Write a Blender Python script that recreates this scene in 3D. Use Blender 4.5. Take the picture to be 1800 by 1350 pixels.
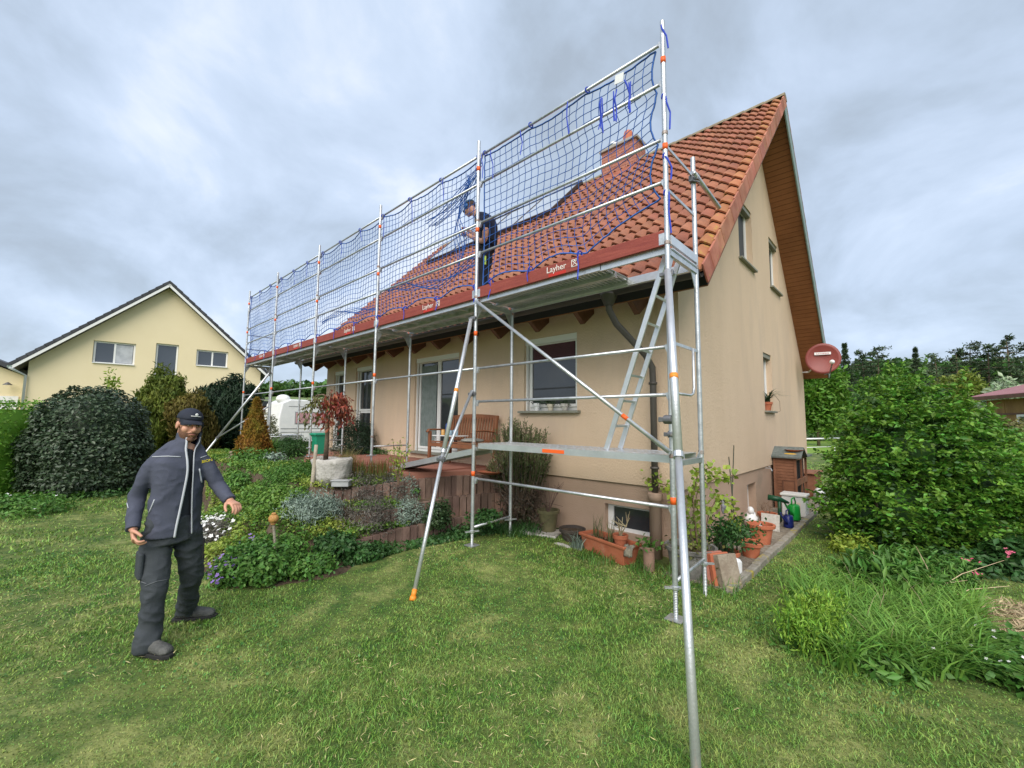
import bpy, math, random
import numpy as np
from mathutils import Vector, Matrix, noise as mnoise
rnd = random.Random(7); rng = np.random.default_rng(7)
for o in list(bpy.data.objects): bpy.data.objects.remove(o)
scene = bpy.context.scene; COL = scene.collection
rad = math.radians
# ------------------------------------------------------------------ camera
CF, CP = 746.56, np.array([1.6012, -3.8406, 1.8])
def _basis():
    y, p, r = rad(43.179), rad(4.9987), rad(.557)
    r0 = np.array([math.cos(y), math.sin(y), 0]); f0 = np.array([-math.sin(y), math.cos(y), 0]); u0 = np.array([0, 0, 1.])
    F = math.cos(p)*f0+math.sin(p)*u0; U1 = -math.sin(p)*f0+math.cos(p)*u0
    return math.cos(r)*r0+math.sin(r)*U1, -math.sin(r)*r0+math.cos(r)*U1, F
CR, CU, CFW = _basis()
cd = bpy.data.cameras.new('camera'); cam = bpy.data.objects.new('camera', cd); COL.objects.link(cam)
cd.sensor_width = 36; cd.lens = CF/1800*36; cd.clip_start = .05; cd.clip_end = 3000
m = Matrix.Identity(4)
for i in range(3):
    m[i][0] = CR[i]; m[i][1] = CU[i]; m[i][2] = -CFW[i]; m[i][3] = CP[i]
cam.matrix_world = m; scene.camera = cam
# ------------------------------------------------------------------ world, sun, exposure
SUN_EL, SUN_AZ = 42, 148      # azimuth: direction the light comes from, degrees clockwise from +Y
w = bpy.data.worlds.new('World'); scene.world = w; w.use_nodes = True
nt = w.node_tree; N = nt.nodes; L = nt.links
bg = N['Background']; bg.inputs['Strength'].default_value = .15
sky = N.new('ShaderNodeTexSky'); sky.sky_type = 'NISHITA'; sky.sun_disc = False
sky.sun_elevation = rad(SUN_EL); sky.sun_rotation = rad(SUN_AZ); sky.air_density = 1.0; sky.dust_density = 1.5
tc = N.new('ShaderNodeTexCoord'); sep = N.new('ShaderNodeSeparateXYZ'); L.new(tc.outputs['Generated'], sep.inputs[0])
def mth(op, a, b=None, c=None):
    n = N.new('ShaderNodeMath'); n.operation = op
    for i, x in enumerate((a, b, c)):
        if x is None: continue
        if hasattr(x, 'is_linked') or hasattr(x, 'links'): L.new(x, n.inputs[i])
        else: n.inputs[i].default_value = x
    return n.outputs[0]
zz = mth('ADD', mth('MAXIMUM', sep.outputs['Z'], 0.0), .60)
cx_ = N.new('ShaderNodeCombineXYZ'); L.new(mth('DIVIDE', sep.outputs['X'], zz), cx_.inputs[0]); L.new(mth('DIVIDE', sep.outputs['Y'], zz), cx_.inputs[1])
n1 = N.new('ShaderNodeTexNoise'); n1.inputs['Scale'].default_value = 2.9; n1.inputs['Detail'].default_value = 7; n1.inputs['Roughness'].default_value = .56; n1.inputs['Distortion'].default_value = .35
L.new(cx_.outputs[0], n1.inputs['Vector'])
n2 = N.new('ShaderNodeTexNoise'); n2.inputs['Scale'].default_value = .9; n2.inputs['Detail'].default_value = 3
L.new(cx_.outputs[0], n2.inputs['Vector'])
mixv = mth('ADD', mth('MULTIPLY', n1.outputs['Fac'], .62), mth('MULTIPLY', n2.outputs['Fac'], .38))
cr = N.new('ShaderNodeValToRGB'); L.new(mixv, cr.inputs[0])
e = cr.color_ramp.elements; e[0].position = .40; e[0].color = (.40, .47, .56, 1); e[1].position = .64; e[1].color = (.84, .90, .98, 1)
x = cr.color_ramp.elements.new(.455); x.color = (.46, .55, .67, 1)
x = cr.color_ramp.elements.new(.51); x.color = (.54, .645, .80, 1)
x = cr.color_ramp.elements.new(.565); x.color = (.62, .73, .90, 1)
# brightness of the cloud cover (the background strength is low, as for the sky texture)
vs = N.new('ShaderNodeVectorMath'); vs.operation = 'SCALE'; L.new(cr.outputs[0], vs.inputs[0]); vs.inputs['Scale'].default_value = 4.7
mx = N.new('ShaderNodeMix'); mx.data_type = 'RGBA'; mx.inputs['Factor'].default_value = .92
L.new(sky.outputs[0], mx.inputs[6]); L.new(vs.outputs[0], mx.inputs[7]); L.new(mx.outputs[2], bg.inputs['Color'])
sd = bpy.data.lights.new('sun', 'SUN'); sd.energy = 2.4; sd.angle = rad(55); sd.color = (1, .93, .84)
so = bpy.data.objects.new('sun', sd); COL.objects.link(so)
dv = Vector((math.sin(rad(SUN_AZ))*math.cos(rad(SUN_EL)), math.cos(rad(SUN_AZ))*math.cos(rad(SUN_EL)), math.sin(rad(SUN_EL))))
so.rotation_euler = dv.to_track_quat('Z', 'Y').to_euler(); so.location = (0, 0, 30)
scene.view_settings.view_transform = 'Standard'; scene.view_settings.look = 'None'; scene.view_settings.gamma = 1; scene.view_settings.exposure = 0.68
scene.render.engine = 'CYCLES'; scene.render.resolution_x = 1024; scene.render.resolution_y = 768
scene.cycles.max_bounces = 6; scene.cycles.transparent_max_bounces = 8
# ------------------------------------------------------------------ points from the survey of the photograph
def ray(u, v): return CFW+CR*(u-900)/CF+CU*(675-v)/CF
def AT(u, v, ax, val):
    d = ray(u, v); i = 'xyz'.index(ax); return CP+d*(val-CP[i])/d[i]
def PX(u, v, fd): return CP+ray(u, v)*fd
# ------------------------------------------------------------------ materials
MATS = {}
def M(name, c1, c2=None, scale=4, rough=.8, metal=0, bump=0, bscale=60, island=0, trans=0, spec=.4, c3=None, s3=.6, p3=(.5, .62), detail=5, coat=0, stretch=None):
    if name in MATS: return MATS[name]
    mt = bpy.data.materials.new(name); MATS[name] = mt; mt.use_nodes = True
    n, l = mt.node_tree.nodes, mt.node_tree.links; b = n['Principled BSDF']
    b.inputs['Roughness'].default_value = rough; b.inputs['Metallic'].default_value = metal; b.inputs['Specular IOR Level'].default_value = spec
    b.inputs['Coat Weight'].default_value = coat
    t = n.new('ShaderNodeTexCoord'); src = t.outputs['Object']
    if stretch:
        mp = n.new('ShaderNodeMapping'); mp.inputs['Scale'].default_value = stretch; l.new(src, mp.inputs[0]); src = mp.outputs[0]
    col = None
    if c2:
        nz = n.new('ShaderNodeTexNoise'); nz.inputs['Scale'].default_value = scale; nz.inputs['Detail'].default_value = detail; nz.inputs['Roughness'].default_value = .6; l.new(src, nz.inputs['Vector'])
        r = n.new('ShaderNodeValToRGB'); r.color_ramp.elements[0].position = .35; r.color_ramp.elements[1].position = .65
        r.color_ramp.elements[0].color = (*c1, 1); r.color_ramp.elements[1].color = (*c2, 1); l.new(nz.outputs['Fac'], r.inputs[0]); col = r.outputs[0]
    else:
        rg = n.new('ShaderNodeRGB'); rg.outputs[0].default_value = (*c1, 1); col = rg.outputs[0]
    if c3:
        nz = n.new('ShaderNodeTexNoise'); nz.inputs['Scale'].default_value = s3; nz.inputs['Detail'].default_value = 5; nz.inputs['Roughness'].default_value = .65; l.new(src, nz.inputs['Vector'])
        r = n.new('ShaderNodeMapRange'); r.inputs['From Min'].default_value = p3[0]; r.inputs['From Max'].default_value = p3[1]; l.new(nz.outputs['Fac'], r.inputs[0])
        q = n.new('ShaderNodeMix'); q.data_type = 'RGBA'; l.new(r.outputs[0], q.inputs[0]); l.new(col, q.inputs[6]); q.inputs[7].default_value = (*c3, 1); col = q.outputs[2]
    if island:
        g = n.new('ShaderNodeNewGeometry'); h = n.new('ShaderNodeHueSaturation'); l.new(col, h.inputs['Color'])
        r = n.new('ShaderNodeMapRange'); r.inputs['To Min'].default_value = 1-island; r.inputs['To Max'].default_value = 1+island; l.new(g.outputs['Random Per Island'], r.inputs[0]); l.new(r.outputs[0], h.inputs['Value'])
        wn = n.new('ShaderNodeTexWhiteNoise'); wn.noise_dimensions = '1D'; l.new(g.outputs['Random Per Island'], wn.inputs['W'])
        r2 = n.new('ShaderNodeMapRange'); r2.inputs['To Min'].default_value = .5-.05*island; r2.inputs['To Max'].default_value = .5+.05*island; l.new(wn.outputs['Value'], r2.inputs[0]); l.new(r2.outputs[0], h.inputs['Hue']); col = h.outputs[0]
    l.new(col, b.inputs['Base Color'])
    if bump:
        nz = n.new('ShaderNodeTexNoise'); nz.inputs['Scale'].default_value = bscale; nz.inputs['Detail'].default_value = 4; l.new(src, nz.inputs['Vector'])
        bp = n.new('ShaderNodeBump'); bp.inputs['Strength'].default_value = bump; bp.inputs['Distance'].default_value = .02; l.new(nz.outputs['Fac'], bp.inputs['Height']); l.new(bp.outputs[0], b.inputs['Normal'])
    if trans:
        tr = n.new('ShaderNodeBsdfTranslucent'); l.new(col, tr.inputs['Color']); ms = n.new('ShaderNodeMixShader'); ms.inputs[0].default_value = trans
        l.new(b.outputs[0], ms.inputs[1]); l.new(tr.outputs[0], ms.inputs[2]); l.new(ms.outputs[0], n['Material Output'].inputs['Surface'])
    return mt
galv = M('galvanised_steel', (.50, .52, .54), (.66, .68, .70), 9, .42, .75, .15, 40, c3=(.36, .38, .40), s3=3, p3=(.55, .7))
alu = M('aluminium', (.62, .64, .66), (.74, .75, .77), 6, .38, .7, .1, 60, stretch=(1, 1, 1))
dkmetal = M('dark_coupler', (.16, .16, .17), (.26, .26, .27), 20, .5, .7)
orange = M('orange_band', (.85, .13, .02), rough=.5)
amber = M('amber_plastic', (.80, .27, .03), rough=.45)
redband = M('red_paint', (.50, .03, .02), rough=.6)
toewood = M('red_board', (.24, .045, .035), (.32, .07, .05), 3, .65, 0, .3, 30, stretch=(1, 6, 10))
white = M('white_paint', (.80, .80, .78), rough=.4)
offwhite = M('white_plastic', (.72, .73, .74), (.80, .80, .80), 4, .35)
bluerope = M('blue_rope', (.025, .10, .38), (.04, .15, .50), 5, .7)
bluestrap = M('blue_strap', (.015, .05, .45), rough=.6)
glassd = M('window_glass', (.030, .034, .038), (.055, .06, .065), 1.2, .04, spec=.7)
glassb = M('reflecting_glass', (.05, .06, .075), rough=.03, spec=.9)
darkin = M('dark_interior', (.015, .015, .016), rough=.9)
render_f = M('peach_render', (.70, .53, .375), (.74, .565, .405), 1.6, .92, 0, .9, 110, c3=(.58, .45, .335), s3=1.1, p3=(.5, .85), stretch=(1, 1, .3))
render_p = M('plinth_render', (.47, .33, .24), (.52, .365, .27), 1.5, .92, 0, .6, 150, c3=(.34, .26, .20), s3=1.2, p3=(.58, .78))
render_y = M('yellow_render', (.76, .65, .42), (.79, .68, .45), .5, .92, 0, .2, 60)
tile = M('clay_tile', (.265, .10, .058), (.35, .14, .08), 2.2, .75, 0, .4, 45, island=.13, c3=(.19, .085, .06), s3=6, p3=(.50, .75))
tilev = M('clay_tile_verge', (.36, .12, .07), (.47, .19, .12), 5, .75, 0, .25, 45, island=.2, c3=(.42, .30, .09), s3=9, p3=(.62, .7))
lichen = M('clay_tile_lichen', (.34, .13, .06), (.42, .18, .09), 4, .8, 0, .3, 45, island=.13, c3=(.42, .29, .06), s3=8, p3=(.57, .68))
darktile = M('anthracite_tile', (.035, .038, .045), (.055, .058, .066), 3, .55, island=.25)
soffit = M('brown_soffit', (.21, .080, .028), (.27, .108, .04), 2, .6, stretch=(1, 1, 1))
brownwood = M('brown_wood', (.12, .05, .028), (.17, .075, .045), 4, .6, 0, .3, 40)
benchwood = M('bench_wood', (.20, .075, .035), (.27, .11, .05), 5, .55, 0, .2, 40)
hutchwood = M('hutch_wood', (.20, .085, .045), (.28, .125, .07), 5, .7, 0, .3, 40)
greywood = M('grey_wood', (.30, .26, .20), (.42, .37, .29), 8, .85, 0, .5, 40)
pipeM = M('brown_pipe', (.065, .058, .05), (.09, .08, .07), 3, .45)
guttg = M('weathered_copper', (.16, .23, .20), (.22, .28, .25), 4, .5)
sillM = M('sill_metal', (.20, .20, .16), (.26, .26, .21), 4, .6)
terra = M('terracotta', (.42, .12, .06), (.52, .17, .085), 5, .75, 0, .2, 30, c3=(.55, .28, .18), s3=4, p3=(.6, .75))
glaze = M('olive_glaze', (.10, .095, .05), (.17, .15, .08), 8, .35)
darkpot = M('dark_pot', (.05, .04, .035), (.09, .07, .055), 6, .8)
soil = M('soil', (.06, .04, .025), (.12, .085, .055), 8, .95, 0, 1, 30)
stone = M('grey_stone', (.38, .36, .33), (.55, .53, .49), 5, .9, 0, .8, 20, c3=(.22, .21, .17), s3=6, p3=(.55, .7))
darkstone = M('dark_stone', (.14, .13, .12), (.25, .24, .22), 5, .9, 0, .8, 20)
edgestone = M('mossy_kerb', (.22, .20, .16), (.32, .30, .26), 10, .9, 0, .8, 25, c3=(.40, .33, .06), s3=4, p3=(.55, .68))
palis = M('palisade_concrete', (.12, .075, .058), (.22, .145, .115), 5, .92, 0, .8, 25, stretch=(1, 1, .35), c3=(.36, .21, .14), s3=1.6, p3=(.5, .68), island=.18)
paver = M('red_paver', (.27, .11, .075), (.34, .15, .11), 3, .85, 0, .4, 30)
brick = M('red_brick', (.36, .14, .10), (.46, .20, .15), 6, .85, 0, .5, 30)
mosswood = M('mossy_block', (.24, .19, .14), (.34, .29, .22), 6, .9, 0, .6, 25)
bark = M('bark', (.11, .08, .055), (.20, .15, .105), 10, .9, 0, .8, 20)
twigM = M('twig', (.16, .10, .07), (.25, .17, .11), 10, .9)
strawM = M('straw', (.38, .29, .17), (.52, .42, .27), 10, .9, island=.3)
LAWNP = dict(scale=5, c3=(.36, .37, .13), s3=2.2, p3=(.50, .80))
lawnM = M('lawn_ground', (.045, .095, .016), (.13, .16, .038), rough=.95, bump=.9, bscale=26, **LAWNP)
bladeM = M('grass_blade', (.16, .31, .045), (.25, .39, .085), rough=.55, island=.65, trans=.3, **LAWNP)
meadowM = M('meadow_grass', (.13, .24, .03), (.20, .30, .035), .15, .95, 0, .5, 3)
# leaves
def LM(n, a, b, sc=2.5, isl=.35, tr=.28, ro=.5, **k): return M(n, a, b, sc, ro, island=isl, trans=tr, **k)
lf_shrub = LM('leaf_fresh', (.085, .215, .024), (.15, .32, .04), ro=.45, isl=.5)
lf_laurel = LM('leaf_laurel', (.040, .070, .034), (.07, .11, .055), ro=.42, spec=.5, tr=.1, isl=.4)
lf_hedge = LM('leaf_hedge', (.14, .30, .03), (.20, .40, .045))
lf_thuja = LM('leaf_thuja', (.10, .15, .022), (.18, .22, .030), ro=.7)
lf_thuja2 = LM('leaf_bronze', (.12, .10, .025), (.20, .17, .035), ro=.7)
lf_cover = LM('leaf_cover_green', (.09, .20, .03), (.16, .29, .045), 3)
lf_yew = LM('leaf_yew', (.018, .045, .022), (.035, .075, .035), ro=.6, tr=.1)
lf_orange = LM('leaf_orange', (.32, .13, .02), (.26, .22, .03), 3, ro=.7)
lf_yelgrn = LM('leaf_yellowgreen', (.22, .33, .04), (.33, .42, .06))
lf_green = LM('leaf_green', (.08, .20, .035), (.13, .28, .05))
lf_deep = LM('leaf_deep', (.035, .10, .025), (.06, .15, .035))
lf_dark = LM('leaf_dark', (.03, .065, .025), (.055, .10, .035))
lf_grey = LM('leaf_silver', (.22, .30, .24), (.34, .43, .36))
lf_lav = LM('leaf_lavender', (.15, .14, .12), (.24, .22, .19))
lf_rosem = LM('leaf_rosemary', (.10, .14, .05), (.18, .22, .09))
lf_red = LM('leaf_red', (.22, .045, .028), (.32, .08, .045), tr=.2)
lf_oliv = LM('leaf_olive', (.12, .13, .04), (.20, .20, .06))
lf_ground = LM('leaf_ground', (.17, .28, .035), (.36, .42, .08), 3)
lf_varieg = LM('leaf_variegated', (.38, .40, .10), (.16, .22, .05), 6)
lf_blood = LM('blade_reedy', (.17, .22, .06), (.16, .14, .05), 5)
lf_blossom = LM('blossom_white', (.50, .55, .42), (.30, .42, .22), 3)
lf_pine = LM('needle_pine', (.06, .10, .055), (.10, .14, .075), ro=.8, tr=.25)
lf_far = LM('leaf_far', (.09, .20, .025), (.15, .30, .04), .8)
lf_far2 = LM('leaf_far_yellow', (.18, .25, .04), (.25, .30, .06), .8)
lf_wood = LM('leaf_wood', (.055, .13, .03), (.09, .18, .04), .1)
petalw = M('petal_white', (.8, .8, .78), rough=.6); petalp = M('petal_pink', (.70, .10, .20), (.80, .22, .32), 20, .6); petalv = M('petal_violet', (.22, .12, .45), (.32, .2, .55), 20, .6)
petaly = M('petal_yellow', (.85, .60, .02), rough=.6)
# ------------------------------------------------------------------ object helpers
def org(o):
    v = Vector((0, 0, 0))
    while o: v = v+Vector(o.location); o = o.parent
    return v
def tag(o, label=None, cat=None, group=None, kind=None):
    if label: o['label'] = label
    if cat: o['category'] = cat
    if group: o['group'] = group
    if kind: o['kind'] = kind
    return o
def T(name, label, cat, loc=(0, 0, 0), group=None):
    o = bpy.data.objects.new(name, None); o.empty_display_size = .1; COL.objects.link(o); o.location = [float(c) for c in loc]
    return tag(o, label, cat, group)
def npobj(name, V, F, mat, parent=None, smooth=False, local=None):
    """F: (n,3) or (n,4) array or list of index lists; V in world coordinates"""
    V = np.asarray(V, float)
    if parent is not None: V = V-np.array(org(parent))
    elif local is not None: V = V-np.asarray(local)
    me = bpy.data.meshes.new(name)
    if isinstance(F, np.ndarray):
        k = F.shape[1]; me.vertices.add(len(V)); me.vertices.foreach_set('co', V.astype(np.float32).ravel())
        me.loops.add(F.size); me.loops.foreach_set('vertex_index', F.astype(np.int32).ravel())
        me.polygons.add(len(F)); me.polygons.foreach_set('loop_start', np.arange(0, F.size, k, dtype=np.int32)); me.polygons.foreach_set('loop_total', np.full(len(F), k, dtype=np.int32))
        me.update(calc_edges=True)
    else: me.from_pydata([tuple(v) for v in V], [], F); me.update()
    if smooth: me.polygons.foreach_set('use_smooth', np.ones(len(me.polygons), bool))
    ms = mat if isinstance(mat, (list, tuple)) else [mat]
    for q in ms: me.materials.append(q)
    o = bpy.data.objects.new(name, me); COL.objects.link(o)
    if parent is not None: o.parent = parent
    elif local is not None: o.location = [float(c) for c in local]
    return o
class MB:
    def __init__(s): s.V = []; s.F = []; s.sm = False; s.mi = []; s.m = 0
    def add(s, V, F):
        b = len(s.V); s.V += [tuple(map(float, v)) for v in V]; s.F += [[i+b for i in f] for f in F]; s.mi += [s.m]*len(F); return s
    def box(s, c, d, rz=0, rx=0, ry=0):
        R = Matrix.Rotation(rz, 3, 'Z')@Matrix.Rotation(ry, 3, 'Y')@Matrix.Rotation(rx, 3, 'X'); c = Vector([float(q) for q in c])
        V = [c+R@Vector((x*d[0]/2, y*d[1]/2, z*d[2]/2)) for x in (-1, 1) for y in (-1, 1) for z in (-1, 1)]
        return s.add(V, [(0, 1, 3, 2), (4, 6, 7, 5), (0, 4, 5, 1), (2, 3, 7, 6), (0, 2, 6, 4), (1, 5, 7, 3)])
    def b2(s, p, q):
        p = np.array(p, float); q = np.array(q, float); return s.box((p+q)/2, np.abs(q-p))
    def tube(s, p, q, r, n=10, r2=None, cap=True): return s.path([p, q], [r, r if r2 is None else r2], n, cap)
    def path(s, P, r, n=8, cap=True, ref=None, flat=1.0):
        P = [Vector([float(c) for c in p]) for p in P]; k = len(P); R = list(r) if hasattr(r, '__len__') else [r]*k
        V = []; F = []; x = None
        for i in range(k):
            t = (P[min(i+1, k-1)]-P[max(i-1, 0)]).normalized()
            if x is None:
                a = Vector(ref) if ref is not None else (Vector((0, 0, 1)) if abs(t.z) < .9 else Vector((1, 0, 0)))
                x = (a-t*a.dot(t)).normalized()
            else: x = (x-t*x.dot(t)).normalized()
            y = t.cross(x); ri = R[i]; ra, rb = ri if isinstance(ri, tuple) else (ri, ri*flat)
            for j in range(n): a = 2*math.pi*j/n; V.append(P[i]+x*(math.cos(a)*ra)+y*(math.sin(a)*rb))
        for i in range(k-1):
            for j in range(n): F.append((i*n+j, i*n+(j+1) % n, (i+1)*n+(j+1) % n, (i+1)*n+j))
        if cap: F.append(list(range(n))[::-1]); F.append([(k-1)*n+j for j in range(n)])
        return s.add(V, F)
    def lathe(s, c, prof, n=24, ax=(1, 1)):
        c = Vector([float(q) for q in c]); V = []; F = []; k = len(prof)
        for r, z in prof:
            for j in range(n): a = 2*math.pi*j/n; V.append(c+Vector((math.cos(a)*r*ax[0], math.sin(a)*r*ax[1], z)))
        for i in range(k-1):
            for j in range(n): F.append((i*n+j, i*n+(j+1) % n, (i+1)*n+(j+1) % n, (i+1)*n+j))
        F.append(list(range(n))[::-1]); F.append([(k-1)*n+j for j in range(n)]); return s.add(V, F)
    def prism(s, poly, off):
        off = Vector([float(q) for q in off]); P = [Vector([float(q) for q in p]) for p in poly]; n = len(P)
        return s.add(P+[p+off for p in P], [list(range(n))[::-1], [n+i for i in range(n)]]+[(i, (i+1) % n, n+(i+1) % n, n+i) for i in range(n)])
    def ball(s, c, r, n=12, mth=8, fn=None):
        rr = r if hasattr(r, '__len__') else (r, r, r); V = []; F = []
        for i in range(mth+1):
            t = math.pi*i/mth
            for j in range(n):
                a = 2*math.pi*j/n; d = Vector((math.sin(t)*math.cos(a), math.sin(t)*math.sin(a), math.cos(t))); k = fn(d) if fn else 1
                V.append((c[0]+d.x*rr[0]*k, c[1]+d.y*rr[1]*k, c[2]+d.z*rr[2]*k))
        for i in range(mth):
            for j in range(n): F.append((i*n+j, (i+1)*n+j, (i+1)*n+(j+1) % n, i*n+(j+1) % n))
        return s.add(V, F)
    def obj(s, name, mat, parent=None, smooth=False, local=None):
        o = npobj(name, s.V, s.F, mat, parent, smooth, local)
        if isinstance(mat, (list, tuple)): o.data.polygons.foreach_set('material_index', s.mi); o.data.update()
        return o
def objs(mb, name, mat, parent=None, smooth=False):
    """one object for every connected piece"""
    p = list(range(len(mb.V)))
    def f(a):
        while p[a] != a: p[a] = p[p[a]]; a = p[a]
        return a
    for fc in mb.F:
        for q in fc[1:]: p[f(q)] = f(fc[0])
    G = {}
    for fc in mb.F: G.setdefault(f(fc[0]), []).append(fc)
    out = []
    for k, fs in G.items():
        ids = sorted({i for fc in fs for i in fc}); mp = {i: j for j, i in enumerate(ids)}
        out.append(npobj(name, [mb.V[i] for i in ids], [[mp[i] for i in fc] for fc in fs], mat, parent, smooth))
    return out
def bevel(o, w_=.01, seg=2):
    b = o.modifiers.new('bevel', 'BEVEL'); b.width = w_; b.segments = seg; b.limit_method = 'ANGLE'; return o
def struct(o): o['kind'] = 'structure'; return o
def unit(a): return a/np.maximum(np.linalg.norm(a, axis=1, keepdims=True), 1e-9)
def leafV(P, Nn, size, asp=.5, bend=.15, along=None, jit=1.0):
    """diamond leaves: returns V,F"""
    n = len(P); size = np.broadcast_to(size, (n,)).reshape(n, 1)
    a = rng.normal(size=(n, 3))*jit if along is None else along+rng.normal(size=(n, 3))*jit*.35
    nn = unit(Nn+rng.normal(size=(n, 3))*.45*jit); d = unit(a-nn*np.sum(a*nn, 1, keepdims=True)); s_ = np.cross(nn, d)
    V = np.stack([P, P+d*size*.5+s_*size*asp*.5+nn*size*bend, P+d*size, P+d*size*.5-s_*size*asp*.5+nn*size*bend], 1).reshape(-1, 3)
    i = np.arange(n)[:, None]*4; F = np.concatenate([i+[0, 1, 2], i+[0, 2, 3]], 0); return V, F
def cat(L_):
    V = []; F = []; b = 0
    for v, f in L_: V.append(v); F.append(f+b); b += len(v)
    return np.concatenate(V), np.concatenate(F)
def lumps_pts(lumps, n, lo=.72, hi=1.05, nz=.12, freq=3.0, cull=.78, zmin=-9):
    L_ = np.array(lumps, float)
    if L_.shape[1] == 4: L_ = np.concatenate([L_, L_[:, 3:4], L_[:, 3:4]], 1)
    wt = (L_[:, 3]*L_[:, 5])+.0; wt /= wt.sum(); k = rng.choice(len(L_), size=int(n*1.6), p=wt)
    d = unit(rng.normal(size=(len(k), 3))); ph = rng.uniform(0, 6, 3)
    wob = 1+nz*(np.sin(d[:, 0]*freq*2+ph[0]+k)*np.sin(d[:, 1]*freq*2.3+ph[1])+np.sin(d[:, 2]*freq*3+ph[2]+k*2)*.6)
    r = (lo+(hi-lo)*rng.random(len(k))**.6)*wob
    P = L_[k, :3]+d*L_[k, 3:6]*r[:, None]; keep = P[:, 2] > zmin
    for j in range(len(L_)):
        q = np.linalg.norm((P-L_[j, :3])/L_[j, 3:6], axis=1); keep &= ~((q < cull) & (k != j))
    P = P[keep][:n]; d = d[keep][:n]; return P, d
def bush(name, label, cat_, base, lumps, n, size, mat, group=None, asp=.55, trunk=None, tm=None, core=None, up=.3, partname='foliage', along=None, cull=.78, lo=.72, nz=.12, extra=None, jit=1.0):
    t = T(name, label, cat_, base, group)
    P, d = lumps_pts(lumps, n, lo=lo, nz=nz, cull=cull, zmin=base[2]-.02)
    Nn = unit(d+np.array([0, 0, up])); sz = size*rng.uniform(.65, 1.25, len(P))
    al = None if along is None else np.tile(np.array(along, float), (len(P), 1))
    S = [leafV(P, Nn, sz, asp, along=al, jit=jit)]
    if core:
        for l_ in lumps:
            r = l_[3:] if len(l_) == 6 else (l_[3],)*3
            mb = MB(); mb.ball(l_[:3], [q*core for q in r], 14, 9, lambda q: 1+.10*mnoise.noise(Vector(q)*4))
            V = np.array(mb.V); V[:, 2] = np.maximum(V[:, 2], base[2]-.02); F = np.array(mb.F); F = np.concatenate([F[:, [0, 1, 2]], F[:, [0, 2, 3]]]); S.append((V, F))
    V, F = cat(S); npobj(partname, V, F, mat, t)
    if trunk:
        mb = MB()
        for pts, rr in trunk: mb.path(pts, rr, 7)
        mb.obj('trunk' if not isinstance(tm, tuple) else tm[1], (tm or bark) if not isinstance(tm, tuple) else tm[0], t, True)
    if extra: extra(t)
    return t
def stems_to(base, tips, r0=.02, r1=.006, bend=.1):
    out = []
    for q in tips:
        a = np.array(base, float)+rng.normal(size=3)*[.03, .03, 0]; b = np.array(q, float); mids = a*.5+b*.5+rng.normal(size=3)*bend*np.linalg.norm(b-a)*.5
        out.append(([a, mids, b], [r0, (r0+r1)/2, r1]))
    return out
def bladesV(P, h, wd, lean=.35, seg=3, dirs=None):
    """grass blades: P (n,3) base points"""
    n = len(P); h = np.broadcast_to(h, (n,)); a = rng.uniform(0, 2*math.pi, n)
    D = np.stack([np.cos(a), np.sin(a), np.zeros(n)], 1) if dirs is None else dirs
    S_ = np.stack([-D[:, 1], D[:, 0], np.zeros(n)], 1); b_ = rng.uniform(.5, 1.4, n)*lean; rows = []
    tw = rng.uniform(-1, 1, n)[:, None]
    S_ = unit(S_+D*tw)
    for i in range(seg+1):
        t = i/seg; c = P+D*(h*b_*t*t)[:, None]+np.array([0, 0, 1])*(h*(t-.35*b_*t*t*t))[:, None]; ww = wd*(1-t**1.7)*(1 if i else .8)
        if i < seg: rows.append(c-S_*ww/2); rows.append(c+S_*ww/2)
        else: rows.append(c)
    V = np.stack(rows, 1).reshape(-1, 3); K = seg*2+1; o = np.arange(n)[:, None]*K; F = []
    for i in range(seg-1): F += [o+[2*i, 2*i+1, 2*i+3], o+[2*i, 2*i+3, 2*i+2]]
    F.append(o+[2*seg-2, 2*seg-1, 2*seg]); return V, np.concatenate(F)
def disc(c, r, n): a = rng.uniform(0, 2*math.pi, n); q = np.sqrt(rng.random(n))*r; return np.stack([c[0]+np.cos(a)*q, c[1]+np.sin(a)*q, np.full(n, float(c[2]))], 1)
def inpoly(x, y, poly):
    ins = np.zeros(len(x), bool); n = len(poly); j = n-1
    for i in range(n):
        xi, yi = poly[i][:2]; xj, yj = poly[j][:2]
        c = ((yi > y) != (yj > y)) & (x < (xj-xi)*(y-yi)/((yj-yi) or 1e-9)+xi); ins ^= c; j = i
    return ins
# ================================================================== ground
def sst(t): t = np.clip(t, 0, 1); return t*t*(3-2*t)
def zl(x, y):
    x = np.asarray(x, float); y = np.asarray(y, float)
    return .075+.085*sst((-x-.4)/2.4)*sst((y+1.8)/1.8)*(1-sst((y-1)/3))+.008*np.sin(x*2.1+y)*np.cos(y*1.7)
def hillA(th): return 13+7*sst((45-th)/30)*sst((th+60)/40)
def zfar(x, y):
    dx = x-CP[0]; dy = y-CP[1]; r = np.hypot(dx, dy); th = np.degrees(np.arctan2(-dx, dy))
    wv = 1+.10*np.sin(th*.31+1)+.05*np.sin(th*.9)
    return zl(x, y)*(1-sst((r-26)/8))+.08*sst((r-26)/8)+hillA(th)*wv*sst((r-80)/190)+1.6*sst((r-34)/40)*sst((th-55)/10)
def polar(name, radii, nth, fn, mat):
    V = []; F = []
    for r in radii:
        a = np.linspace(0, 2*np.pi, nth, endpoint=False); x = CP[0]+r*np.cos(a); y = CP[1]+r*np.sin(a); V.append(np.stack([x, y, fn(x, y)], 1))
    V = np.concatenate(V)
    for i in range(len(radii)-1):
        j = np.arange(nth); k = (j+1) % nth; F.append(np.stack([i*nth+j, (i+1)*nth+j, (i+1)*nth+k, i*nth+k], 1))
    return struct(npobj(name, V, np.concatenate(F)[:, ::-1], mat, None, True))
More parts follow.
